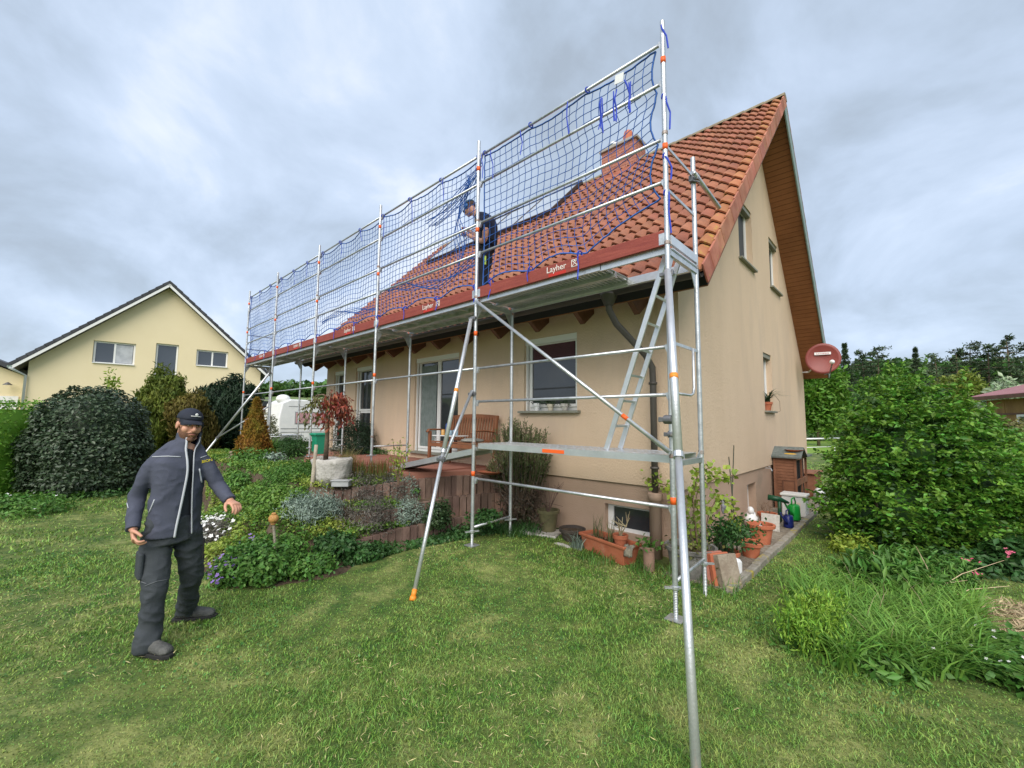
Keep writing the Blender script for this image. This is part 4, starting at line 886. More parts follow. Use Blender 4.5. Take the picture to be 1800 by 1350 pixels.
# young sapling with thin stems
def sapling(name, label, u, v, z, h, n, mat, spread=.16, ls=.05, ns=5, group=None):
    c = gp(u, v, z); t = T(name, label, 'sapling' if h > .6 else 'plant', c, group); mb = MB(); PP = []
    for k in range(ns):
        a = rng.uniform(0, 6.28); tip = c+[math.cos(a)*spread, math.sin(a)*spread, h*rng.uniform(.7, 1)]; m_ = (c+tip)/2+rng.normal(size=3)*.03; mb.path([c, m_, tip], [.008, .006, .003], 5)
        for q in range(n//ns): f = rng.uniform(.15, 1); PP.append((c*(1-f)+m_*f*2*(1-f) if False else c*(1-f)**2+2*m_*f*(1-f)+tip*f*f)+rng.normal(size=3)*.025)
    objs(mb, 'stem', twigM, t); PP = np.array(PP); V, F = leafV(PP, unit(rng.normal(size=PP.shape)+[0, 0, .6]), ls*rng.uniform(.6, 1.2, len(PP)), .4); npobj('leaves', V, F, mat, t)
    return t
sapling('bamboo', 'thin yellow-green bamboo sapling in front of the terrace corner', 700, 852, .86, .68, 200, lf_yelgrn, .14, .06)
sapling('twiggy_rose', 'leggy olive rose stems right of the wooden stake', 566, 845, .8, .5, 120, lf_oliv, .22, .05, 7)
# weeping red tree in the stone trough
def trough():
    c = gp(583, 838, .95); c = np.array([c[0], c[1], .80]); rx, ry, h = .33, .25, .36
    c = PX(583, 836, 6.4); c[2] = .84
    wob = lambda d: 1+.10*mnoise.noise(Vector(d)*2.2)+.05*mnoise.noise(Vector(d)*6)
    V = []; F = []; n = 28
    prof = [(.0, 0), (.82, 0), (.95, .35), (1.0, .8), (1.02, 1.0), (.92, 1.06), (.80, .96), (.75, .8), (0, .8)]
    for r, z in prof:
        for j in range(n):
            a = 2*math.pi*j/n; d = Vector((math.cos(a), math.sin(a), z)); k = wob(d); V.append((c[0]+d.x*rx*r*k, c[1]+d.y*ry*r*k*1.1, c[2]+z*h*(1+.10*mnoise.noise(d*1.7+Vector((3, 1, 0))))))
    for i in range(len(prof)-1):
        for j in range(n): F.append((i*n+j, i*n+(j+1) % n, (i+1)*n+(j+1) % n, (i+1)*n+j))
    tr = T('stone_trough', 'rough pale stone trough with a weeping red tree on the terrace edge', 'trough', c); npobj('trough_body', V, F, stone, tr, True)
    mb = MB(); mb.lathe((c[0], c[1], c[2]+h*.84), [(.24, 0), (.22, .03), (.1, .05)], 16, (1, .7)); mb.obj('soil_fill', soil, tr)
    b = PX(573, 795, 6.45); t = T('weeping_tree', 'small weeping tree with drooping red-brown leaves growing in the stone trough', 'tree', (b[0], b[1], c[2]+h*.85))
    b = np.array([b[0], b[1], c[2]+h*.85]); fork = PX(576, 722, 6.4); top = PX(583, 700, 6.4); mb = MB(); mb.path([b, lerp(b, fork, .5)+[.02, 0, 0], fork, top], [.040, .032, .034, .02], 8)
    P1 = []; P2 = []
    for k in range(24):
        u = rng.uniform(530, 628); dd = rng.uniform(-.35, .35); s_ = fork if k % 2 else top; apex = PX((u+583)/2, 692+rng.uniform(-6, 8)+abs(u-583)*.15, 6.4+dd*.6); end = PX(u, 728+rng.uniform(-8, 22)+abs(u-590)*.25, 6.4+dd)
        mb.path([s_, lerp(s_, apex, .6)+[0, 0, .03], apex, lerp(apex, end, .5)+[0, 0, .03], end], [.014, .010, .008, .006, .003], 5)
        for q in range(44):
            f = rng.uniform(.1, 1); w_ = apex*(1-f)+end*f+[0, 0, .05*math.sin(f*3)]+rng.normal(size=3)*.035; (P1 if u > 562+rng.normal()*10 else P2).append(w_)
    mb.obj('trunk', bark, t, True)
    for P, mt_, nm in ((P1, lf_red, 'red_foliage'), (P2, lf_oliv, 'green_foliage')):
        P = np.array(P); V, F = leafV(P, unit(rng.normal(size=P.shape)), .085*rng.uniform(.6, 1.2, len(P)), .42, along=np.tile([0, 0, -1.], (len(P), 1))); npobj(nm, V, F, mt_, t)
trough()
# ornaments in the bed
def ornament():
    c = gp(486, 985, .26); s_ = PX(481, 912, fdof(c)); t = T('clay_ball_ornament', 'ochre ceramic ball ornament on a wooden stake in the flower bed', 'garden ornament', c); mb = MB(); mb.tube(c, s_-[0, 0, .05], .014, 8); mb.obj('stake', greywood, t)
    mb = MB(); mb.ball(s_, .052, 16, 10); mb.lathe(s_+[0, 0, .045], [(.022, 0), (.026, .012), (.018, .02), (.008, .022)], 12); mb.lathe(s_-[0, 0, .065], [(.018, 0), (.026, .008), (.03, .02)], 12); mb.obj('clay_ball', M('ochre_clay', (.44, .21, .05), (.56, .30, .10), 12, .6, 0, .3, 60, c3=(.30, .13, .06), s3=14, p3=(.5, .65)), t, True)
ornament()
def stake():
    c = AT(547, 868, 'z', .72); s_ = PX(556, 782, fdof(c)); mb = MB(); mb.path([c-[0, 0, .2], c, s_], [.028, .028, .026], 8); tag(mb.obj('wooden_stake', greywood, None, True, c), 'weathered round wooden stake standing at the bed corner before the trough', 'stake')
stake()
def cairn():
    c = AT(405, 828, 'z', .64); t = T('stone_cairn', 'small cairn of stacked flat brown stones on the low palisade wall', 'garden ornament', c); z = 0
    for r, h in ((.17, .10), (.14, .09), (.11, .07), (.13, .05), (.08, .07), (.06, .05)):
        mb = MB(); mb.ball((c[0]+rnd.uniform(-.02, .02), c[1], c[2]+z+h/2), (r, r*.8, h*.58), 12, 8, lambda d: 1+.12*mnoise.noise(d*2+Vector((z*9, 0, 0)))); mb.obj('stone', M('brown_stone', (.16, .12, .085), (.28, .22, .16), 8, .9, 0, .6, 30), t, True); z += h
cairn()
def pot(name, label, c, r, h, mat, rim=.02, plant=None, cat_='plant pot', fill=True, taper=.72, n=28, group=None, ax=(1, 1), rimh=.045):
    t = T(name, label, cat_, c, group); mb = MB(); mb.lathe(c, [(r*taper*.98, 0), (r*taper, .004), (r*(taper+1)/2, h*.5), (r*.97, h-rimh), (r*.97+rim, h-rimh+.004), (r+rim, h), (r+rim-.008, h+.006), (r-.004, h), (r*.93, h*.72), (.01, h*.7)], n, ax); o = mb.obj('pot', mat, t, True); o.data.set_sharp_from_angle(angle=rad(40))
    if fill: mb = MB(); mb.lathe((c[0], c[1], c[2]+h*.78), [(r*.93, 0), (r*.9, .012), (r*.4, .02)], 16, ax); mb.obj('soil', soil, t)
    return t
def dead(t, c, n, h, sp, mat=None, r=.006):
    mb = MB()
    for k in range(n):
        a = rng.uniform(0, 6.28); d = np.array([math.cos(a), math.sin(a), 0])*sp; P = [c, c+d*.3+[0, 0, h*.4], c+d*.7+rng.normal(size=3)*.03+[0, 0, h*.75], c+d+[0, 0, h*rng.uniform(.8, 1.1)]]; mb.path(P, [r, r*.8, r*.6, r*.3], 5)
        for q in range(3): s_ = P[2]; e_ = s_+rng.normal(size=3)*[.06, .06, .03]+[0, 0, .08]; mb.path([s_, e_], [r*.5, r*.25], 4)
    mb.obj('dry_stems', mat or twigM, t)
c = AT(986, 934, 'z', .17); c[1] = min(c[1], 1.32); c = np.array([-2.45, 1.30, .17])
t = pot('glazed_pot', 'ribbed olive glazed pot with a bare shrub against the plinth wall', c, .155, .31, glaze); dead(t, c+[0, 0, .25], 9, .42, .24, M('dark_twig', (.10, .06, .045), (.16, .10, .08), 8), .007)
tag(bevel(MB().box((c[0]-.04, c[1]-.08, .155), (.56, .42, .045), rz=.3).obj('stone_slab', stone, None, local=c), .015), 'irregular flat pale stone under the olive glazed pot', 'stone')
mb = MB(); mb.ball((-2.62, .98, .165), (.15, .07, .035), 12, 6, lambda d: 1+.2*mnoise.noise(d*3)); tag(mb.obj('stone', stone, None, True, (-2.62, .98, .16)), 'pale flat stone in the grass left of the olive pot', 'stone')
mb = MB(); mb.ball((-1.93, .95, .13), (.16, .05, .03), 12, 6, lambda d: 1+.2*mnoise.noise(d*3)); tag(mb.obj('stone', stone, None, True, (-1.93, .95, .13)), 'white stone lying in the grass in front of the dark tub', 'stone')
c = np.array([-1.98, 1.25, .11]); t = pot('dark_tub', 'low dark tub with soil between the olive pot and the long planter', c, .17, .19, darkpot)
c = gp(1030, 965); tuft('leek', 'blue-green grassy tuft in front of the dark tub', 'plant', np.array([-1.72, 1.0, .11]), .09, 60, .24, .012, .7, lf_grey)
def longplanter():
    A = np.array([-1.66, 1.18, .10]); B = np.array([-.93, .98, .085]); t = T('long_planter', 'long rectangular terracotta planter under the basement window', 'planter', A); d = (B-A); Ln = np.linalg.norm(d); an = math.atan2(d[1], d[0]); c = (A+B)/2
    R = Matrix.Rotation(an, 3, 'Z'); mb = MB(); V = []; F = []
    for hw, hl, z in ((.10, .34, 0), (.135, .385, .20), (.155, .405, .205), (.16, .41, .235), (.15, .40, .245), (.125, .375, .235), (.115, .365, .17)):
        for sx, sy in ((-1, -1), (1, -1), (1, 1), (-1, 1)): V.append(Vector([float(q) for q in c])+R@Vector((sx*hl, sy*hw, z)))
    for i in range(6):
        for j in range(4): F.append((i*4+j, i*4+(j+1) % 4, (i+1)*4+(j+1) % 4, (i+1)*4+j))
    F += [(0, 3, 2, 1)]; mb.add(V, F); bevel(mb.obj('trough_body', terra, t), .012, 3)
    mb = MB(); mb.box(c+[0, 0, .165], (.73, .24, .02), rz=an); mb.obj('soil_fill', soil, t)
    P = np.array([c+np.array(R@Vector((rng.uniform(-.34, .34), rng.uniform(-.09, .09), .17))) for _ in range(240)]); V, F = leafV(P, unit(rng.normal(size=P.shape)+[0, 0, .5]), .06, .5); npobj('leaf_litter', V, F, LM('leaf_litter', (.22, .10, .06), (.30, .18, .10), 5), t)
    P = np.array([c+np.array(R@Vector((rng.choice([-.27, -.15, .0, .06])+rng.normal()*.02, rng.uniform(-.05, .05), .17))) for _ in range(46)]); V, F = bladesV(P, rng.uniform(.15, .42, 46), .010, .3, 3); npobj('stalks', V, F, lf_rosem, t)
    p = c+np.array(R@Vector((.20, .0, .172))); t2 = pot('small_pot', 'small round terracotta pot with thick bare stems standing in the long planter', p, .085, .15, terra, .012); dead(t2, p+[0, 0, .11], 5, .16, .08, strawM, .010)
    mb = MB(); q = c+np.array(R@Vector((.42, -.08, .25))); V = []; F = []
    for i in range(6):
        for j in range(6): V.append(q+np.array([(i-2.5)*.022, -.015*math.sin(i*1.3)-(.03 if j > 1 else -.04+.04*j), -.03*max(j-1, 0)+.012*math.sin(i*2+j)]))
    for i in range(5):
        for j in range(5): F.append((i*6+j, (i+1)*6+j, (i+1)*6+j+1, i*6+j+1))
    mb.add(V, F); o = mb.obj('rag', M('dirty_cloth', (.32, .29, .22), (.12, .11, .09), 14, .95), None, True, q); so_ = o.modifiers.new('s', 'SOLIDIFY'); so_.thickness = .006; tag(o, 'dirty grey rag hanging over the right end of the long planter', 'rag')
longplanter()
t = pot('narrow_pot', 'narrow brown pot with fresh green leaves right of the long planter', np.array([-.72, 1.0, .08]), .065, .27, M('brown_pot', (.28, .17, .12), (.36, .23, .17), 5), .006, taper=.95)
P = np.array([-.72, 1.0, .38])+rng.normal(size=(60, 3))*[.09, .07, .035]; V, F = leafV(P, unit(rng.normal(size=P.shape)+[0, 0, 1.5]), .06, .7); npobj('leaves', V, F, lf_green, t)
c = np.array([-.32, 1.22, .07]); t = pot('grey_tub', 'large weathered grey stone tub at the house corner behind the near poles', c, .26, .33, darkstone, .025, taper=.8)
P = c+[0, 0, .3]+rng.normal(size=(120, 3))*[.14, .12, .04]; V, F = leafV(P, unit(rng.normal(size=P.shape)+[0, 0, 1.5]), .05, .7); npobj('leaves', V, F, lf_oliv, t)
mb = MB(); bk = []
for k, (x, m_, w_) in enumerate(((.02, brick, .06), (.09, terra, .05), (.16, mosswood, .09))):
    mb = MB(); mb.box((x-.07+.0, 1.14-.0, .235), (w_, .24, .34), ry=-.16-.05*k, rz=-.5); tag(bevel(mb.obj('leaning_block', m_, None, local=(x-.07, 1.14, .07)), .008), ['red clay slab leaning on the tub, leftmost of the three slabs', 'red clay slab in the middle of the three leaning slabs', 'mossy brown block, rightmost of the three slabs leaning by the kerb'][k], 'slab', 'slabs leaning at the house corner')
c = np.array([-.10, 1.72, .09]); t = pot('round_planter', 'round terracotta planter packed with green shoots, nearest the house corner', c, .145, .20, terra, .018)
P = disc(c+[0, 0, .18], .11, 60); V, F = bladesV(P, rng.uniform(.2, .42, 60), .012, .45, 3); npobj('stalks', V, F, lf_dark, t)
P = c+[.04, .12, .40]+rng.normal(size=(900, 3))*[.12, .17, .07]; V, F = leafV(P, unit(rng.normal(size=P.shape)+[0, 0, 1]), .055, .6); npobj('leaves', V, F, lf_deep, t)
mb = MB(); mb.path([(.09, 1.52, .28), (.115, 1.50, .25), (.115, 1.49, .12), (.10, 1.5, .10)], [(.045, .004)]*4, 6, ref=(0, 1, 0)); mb.obj('label_tag', offwhite, t)
c = np.array([-.17, 1.42, .09]); tuft('chives', 'dark spiky chives behind the leaning slabs', 'plant', np.array([-.36, 1.55, .12]), .13, 90, .5, .009, .35, lf_dark)
c = np.array([.0, 2.40, .09]); t = pot('round_planter', 'empty wide terracotta planter beside the kerb, in front of the biggest one', c, .125, .19, terra, .025)
c = np.array([-.06, 3.20, .09]); t = pot('round_planter', 'biggest round terracotta planter, with a white tag inside', c, .155, .27, terra, .03); mb = MB(); mb.prism([(-.07, 3.12, .33), (-.02, 3.10, .33), (-.04, 3.11, .40)], (.0, .004, 0)); mb.obj('label_tag', offwhite, t)
c = np.array([-.24, 4.4, .09]); t = pot('round_planter', 'terracotta planter with thin dry stems behind the biggest planter', c, .13, .22, terra, .02); dead(t, c+[0, 0, .16], 8, .16, .09)
def bag():
    c = np.array([-.42, 4.1, .1]); mb = MB(); mb.ball((c[0], c[1], c[2]+.13), (.10, .11, .13), 14, 9, lambda d: 1+.22*mnoise.noise(d*2.4)); mb.ball((c[0]+.02, c[1]-.05, c[2]+.28), (.05, .06, .06), 10, 7, lambda d: 1+.3*mnoise.noise(d*3)); tag(mb.obj('white_bag', offwhite, None, True, c), 'crumpled white plastic bag against the plinth behind the planters', 'bag')
bag()
def can(name, label, c, s_, mat, hue):
    t = T(name, label, 'watering can', c); mb = MB(); mb.lathe(c, [(.10*s_, 0), (.105*s_, .01), (.095*s_, .24*s_), (.075*s_, .27*s_), (.06*s_, .27*s_)], 18, (1, 1.25)); mb.obj('can_body', mat, t, True)
    mb = MB(); mb.path([(c[0]-.02, c[1]-.08*s_, c[2]+.25*s_), (c[0]-.02, c[1]-.06*s_, c[2]+.37*s_), (c[0], c[1]+.06*s_, c[2]+.39*s_), (c[0], c[1]+.15*s_, c[2]+.3*s_), (c[0], c[1]+.14*s_, c[2]+.08*s_)], .013*s_, 8); mb.obj('handle', mat, t, True)
    mb = MB(); mb.path([(c[0], c[1]-.10*s_, c[2]+.08*s_), (c[0]-.05*s_, c[1]-.2*s_, c[2]+.2*s_), (c[0]-.09*s_, c[1]-.30*s_, c[2]+.33*s_)], [.028*s_, .02*s_, .014*s_], 8); mb.lathe((c[0]-.09*s_, c[1]-.30*s_, c[2]+.33*s_), [(.014*s_, 0), (.035*s_, .02), (.0, .025)], 10); mb.obj('spout', mat, t, True)
can('watering_can', 'green plastic watering can with loop handle beside the white box', np.array([.0, 5.2, .12]), .95, M('green_plastic', (.01, .30, .04), (.015, .36, .06), 4, .35), 0)
can('watering_can', 'dark blue watering can in front of the green one', np.array([.03, 4.55, .10]), .72, M('blue_plastic', (.01, .02, .13), rough=.35), 0)
mb = MB(); mb.path([(-.3, 4.75, .52), (-.14, 4.8, .50), (-.02, 4.9, .44)], [.05, .045, .02], 8); mb.path([(-.14, 4.8, .5), (-.14, 4.8, .12)], .03, 6); tag(mb.obj('garden_sprayer', M('dark_green_plastic', (.01, .07, .03), rough=.4), None, True, (-.14, 4.8, .1)), 'dark green garden tool standing between the planter and the watering cans', 'garden tool')
mb = MB(); mb.box((-.14, 4.12, .22), (.26, .03, .26), rx=-.2); tag(bevel(mb.obj('grey_board', stone, None, local=(-.14, 4.12, .1)), .006), 'pale grey slab leaning left of the blue watering can', 'slab')
def crate():
    c = np.array([-.06, 5.72, .10]); t = T('white_box', 'white plastic box with lid in front of the wooden hutch', 'box', c); mb = MB(); mb.prism([(c[0]-.20, c[1]-.15, c[2]), (c[0]+.18, c[1]-.15, c[2]), (c[0]+.18, c[1]+.15, c[2]), (c[0]-.20, c[1]+.15, c[2])], (0, 0, .36)); bevel(mb.obj('box_body', offwhite, t), .02); mb = MB(); mb.box(c+[-.01, 0, .385], (.42, .34, .045)); bevel(mb.obj('lid', white, t), .012)
    mb = MB(); mb.b2((c[0]-.02, c[1]-.153, c[2]+.12), (c[0]+.10, c[1]-.1505, c[2]+.26)); mb.obj('paper_label', M('faded_label', (.75, .6, .5), (.8, .75, .7), 20), t)
crate()
def hutch():
    x0, x1, y0, y1, z0, z1 = -.52, -.12, 6.3, 7.45, .08, 1.13; t = T('wooden_hutch', 'brown wooden rabbit hutch with felt roof against the gable wall', 'hutch', (-.3, 6.8, .08)); mb = MB(); n = 17; h = (z1-z0-.04)/n
    for i in range(n): mb.b2((x0+.01, y0, z0+.04+i*h), (x1-.02, y0+.02, z0+.04+(i+1)*h-.008))
    mb.b2((x0+.01, y0+.012, z0+.04), (x1-.02, y0+.03, z1)); mb.obj('side_panel', hutchwood, t)
    mb = MB(); mb.b2((x0+.16, y0-.012, .38), (x0+.36, y0-.001, .66)); fr = mb.obj('flap_door', hutchwood, t); mb = MB()
    for p, q in ((.15, .17), (.35, .37)): mb.b2((x0+p, y0-.018, .37), (x0+q, y0-.0125, .67))
    mb.b2((x0+.17, y0-.018, .37), (x0+.35, y0-.0125, .39)); mb.b2((x0+.17, y0-.018, .65), (x0+.35, y0-.0125, .67)); mb.obj('door_trim', brownwood, fr)
    mb = MB()
    for x in (x0, x1-.04):
        for y in (y0-.01, y1-.03): mb.b2((x, y, z0), (x+.04, y+.04, z1+.02))
    objs(mb, 'post', hutchwood, t)
    mb = MB(); mb.b2((x0+.02, y0+.035, z0+.1), (x1-.06, y1-.03, z1)); mb.obj('inner_box', darkin, t)
    mb = MB()
    for z in (.10, .56, .62, 1.07): mb.b2((x1-.03, y0+.031, z), (x1+.002, y1-.031, z+.06))
    for y in (y0+.55,): mb.b2((x1-.03, y, .16), (x1+.004, y+.05, 1.07))
    mb.obj('front_frame', hutchwood, t)
    mb = MB(); xm = (x0+x1)/2
    ya, yb_, ym = y0-.07, y0+.62, y0+.27
    mb.prism([(x0-.02, ya, z1-.02), (x0-.02, ym, z1+.17), (x0-.02, yb_, z1-.02), (x0-.02, yb_, z1+.01), (x0-.02, ym, z1+.20), (x0-.02, ya, z1+.01)][::-1], (x1-x0+.12, 0, 0)); mb.b2((x0-.02, yb_, z1-.02), (x1+.1, y1+.05, z1+.01)); mb.obj('felt_roof', M('roofing_felt', (.10, .12, .11), (.17, .19, .18), 12, .95), t)
    mb = MB(); mb.prism([(x1+.0, ya+.05, z1-.02), (x1+.0, ym, z1+.155), (x1+.0, yb_-.05, z1-.02)][::-1], (.02, 0, 0)); mb.obj('gable_board', hutchwood, t)
    def saucer(c, label, col): mb = MB(); mb.lathe(c, [(.10, 0), (.16, .03), (.165, .035), (.10, .02), (0, .02)], 18); tag(mb.obj('clay_saucer', col, None, True, c), label, 'saucer')
    saucer((x1-.05, ym-.10, z1+.115), 'terracotta saucer lying on the hutch roof', terra)
    mb = MB(); mb.ball((x1-.10, ya+.12, z1+.06), (.14, .04, .02), 10, 6); tag(mb.obj('yellow_cloth', M('yellow_cloth', (.6, .35, .04), (.7, .45, .08), 9), None, True, (x1-.1, ya+.12, z1+.05)), 'crumpled yellow rag on the hutch roof edge', 'rag')
hutch()
mb = MB(); mb.ball((.0, 8.1, .22), (.13, .17, .14), 12, 8, lambda d: 1+.25*mnoise.noise(d*2.3)); tag(mb.obj('white_sack', offwhite, None, True, (0, 8.1, .1)), 'small white sack on the ground beyond the hutch', 'bag')
mb = MB(); mb.b2((-.45, 8.3, .1), (-.1, 9.2, .62)); mb.b2((-.5, 8.25, .63), (-.05, 9.25, .66)); tag(bevel(mb.obj('wooden_crate', hutchwood, None, local=(-.3, 8.7, .1)), .01), 'brown wooden box beyond the hutch along the gable wall', 'crate')
# sticks leaning
for (a, b) in (((-.10, 1.9, .2), tuple(AT(1290, 783, 'x', -.22))), ((-.06, 2.05, .2), tuple(AT(1281, 803, 'x', -.18)))):
    mb = MB(); mb.path([a, b], [.009, .007], 6)
    tag(mb.obj('plant_stick', M('dark_green_stick', (.05, .055, .035), rough=.7), None, True, a), 'thin dark plant stick rising from the planter, '+('taller of the two' if a[0] < -.08 else 'shorter of the two'), 'stick', 'plant sticks')
mb = MB(); mb.ball(AT(1272, 890, 'x', -.46), (.035, .07, .11), 10, 8, lambda d: 1+.3*mnoise.noise(d*3)); tag(mb.obj('hanging_ornament', M('dark_slate', (.12, .12, .14), (.3, .3, .33), 20, .5), None, True, AT(1272, 890, 'x', -.46)), 'small dark metal ornament hanging on the plinth at the climbing vine', 'ornament')
# window sill pots
for u, v, r, h, m_, lab, lf in ((943, 720, .055, .12, offwhite, 'white pot with dark foliage, leftmost on the window sill', lf_yew), (967, 720, .055, .10, M('cream_pot', (.55, .5, .4), rough=.5), 'cream pot in the middle of the window sill', lf_dark), (992, 719, .065, .10, stone, 'round grey pot with a dark dome, rightmost on the window sill', lf_dark)):
    p = AT(u, v, 'y', 1.56); c = np.array([p[0], 1.57, 1.975]); t = pot('sill_pot', lab, c, r, h, m_, .006, group='pots on the window sill'); P = c+[0, 0, h+.03]+rng.normal(size=(130, 3))*[.045, .03, .035]; V, F = leafV(P, unit(rng.normal(size=P.shape)+[0, 0, 1]), .035, .5); npobj('foliage', V, F, lf, t)
c = np.array([XW-.01, 6.1, 2.065]); t = pot('sill_pot', 'wicker-brown pot with trailing plant on the narrow gable window sill', c, .10, .17, terra, .01)
P = disc(c+[0, 0, .15], .06, 60); V, F = bladesV(P, rng.uniform(.25, .45, 60), .022, 1.3, 4); npobj('leaves', V, F, lf_dark, t)
mb = MB(); mb.path([c+[0, .05, .3], c+[.1, .2, .34], c+[.17, .32, .2], c+[.18, .30, .0], c+[.1, .2, -.05]], .004, 5); mb.obj('runner', twigM, t)
# satellite dish
def dish():
    c = AT(1446, 631, 'y', 9.3); t = T('satellite_dish', 'red-brown satellite dish with white receiver at the far corner of the gable wall', 'satellite dish', (XW, 10.2, 3.35)); nrm_ = Vector((CP-c)).normalized(); nrm_ = (nrm_+Vector((.12, -.10, .15))).normalized()
    x = Vector((0, 0, 1)).cross(nrm_).normalized(); y = nrm_.cross(x); V = []; F = []; n = 32; cc = Vector([float(q) for q in c]); R = .37
    for side in (0, 1):
        for i in range(7):
            r = R*i/6
            for j in range(n): a = 2*math.pi*j/n; V.append(cc+x*(math.cos(a)*r)+y*(math.sin(a)*r*1.04)+nrm_*(.09*(i/6)**2-.02*side))
    for s_ in (0, 1):
        for i in range(6):
            for j in range(n): f = (s_*7*n+i*n+j, s_*7*n+i*n+(j+1) % n, s_*7*n+(i+1)*n+(j+1) % n, s_*7*n+(i+1)*n+j); F.append(f if not s_ else f[::-1])
    for j in range(n): F.append((6*n+j, 6*n+(j+1) % n, 13*n+(j+1) % n, 13*n+j))
    npobj('dish', V, F, M('dish_red', (.22, .05, .045), (.26, .065, .055), 3, .45), t, True)
    mb = MB(); e_ = cc+x*.14-y*.17+nrm_*.50; mb.path([cc+x*.02-y*.40+nrm_*.02, cc+x*.10-y*.40+nrm_*.25, e_], .014, 6); mb.obj('feed_arm', dkmetal, t)
    mb = MB(); mb.ball(e_+y*.02-nrm_*.06, .055, 12, 8); mb.tube(e_-nrm_*.05, e_+nrm_*.09, .035, 10); mb.obj('receiver', offwhite, t, True)
    mb = MB(); mb.path([cc-nrm_*.03, cc-nrm_*.12, (XW+.15, 10.2, cc.z-.22), (XW, 10.2, cc.z-.22)], .02, 8); mb.obj('bracket', alu, t)
    rot = Matrix((x, y, nrm_)).transposed(); o = MB(); o.prism([cc+x*a+y*b+nrm_*.052 for a, b in ((-.17, .10), (.17, .10), (.17, .165), (-.17, .165))], nrm_*.004); pl_ = o.obj('name_plate', offwhite, t)
    flatext('lettering', 'KATHREIN', .055, cc+y*.112+nrm_*.0565, rot, M('dark_red_letter', (.35, .04, .04)), pl_)
dish()
# climbing vine at the corner
def vine():
    t = T('climbing_vine', 'bright green vine climbing at the house corner behind the near scaffold poles', 'climbing plant', (-.35, 1.35, .1)); mb = MB(); P = []
    pts = [[(-.30, 1.40, .3), (-.36, 1.42, .7), (-.30, 1.44, 1.0), (-.12, 1.5, 1.15), (.02, 1.75, 1.18)], [(-.32, 1.4, .3), (-.5, 1.45, .8), (-.7, 1.45, 1.02), (-.98, 1.5, 1.05)], [(-.28, 1.45, .3), (-.2, 1.5, .75), (-.12, 1.62, .95), (-.05, 1.9, .72), (-.05, 1.95, .45)], [(-.3, 1.4, .3), (-.34, 1.38, .9), (-.26, 1.35, 1.22), (-.1, 1.35, 1.3)]]
    for pl_ in pts:
        mb.path(pl_, .007, 5)
        for a, b in zip(pl_[:-1], pl_[1:]):
            for q in range(34): P.append(lerp(a, b, rng.random())+rng.normal(size=3)*.045)
    objs(mb, 'stem', twigM, t); P = np.array(P); V, F = leafV(P, unit(rng.normal(size=P.shape)+[.3, -.5, .8]), .075*rng.uniform(.5, 1.2, len(P)), .8); npobj('leaves', V, F, lf_yelgrn, t)
vine()
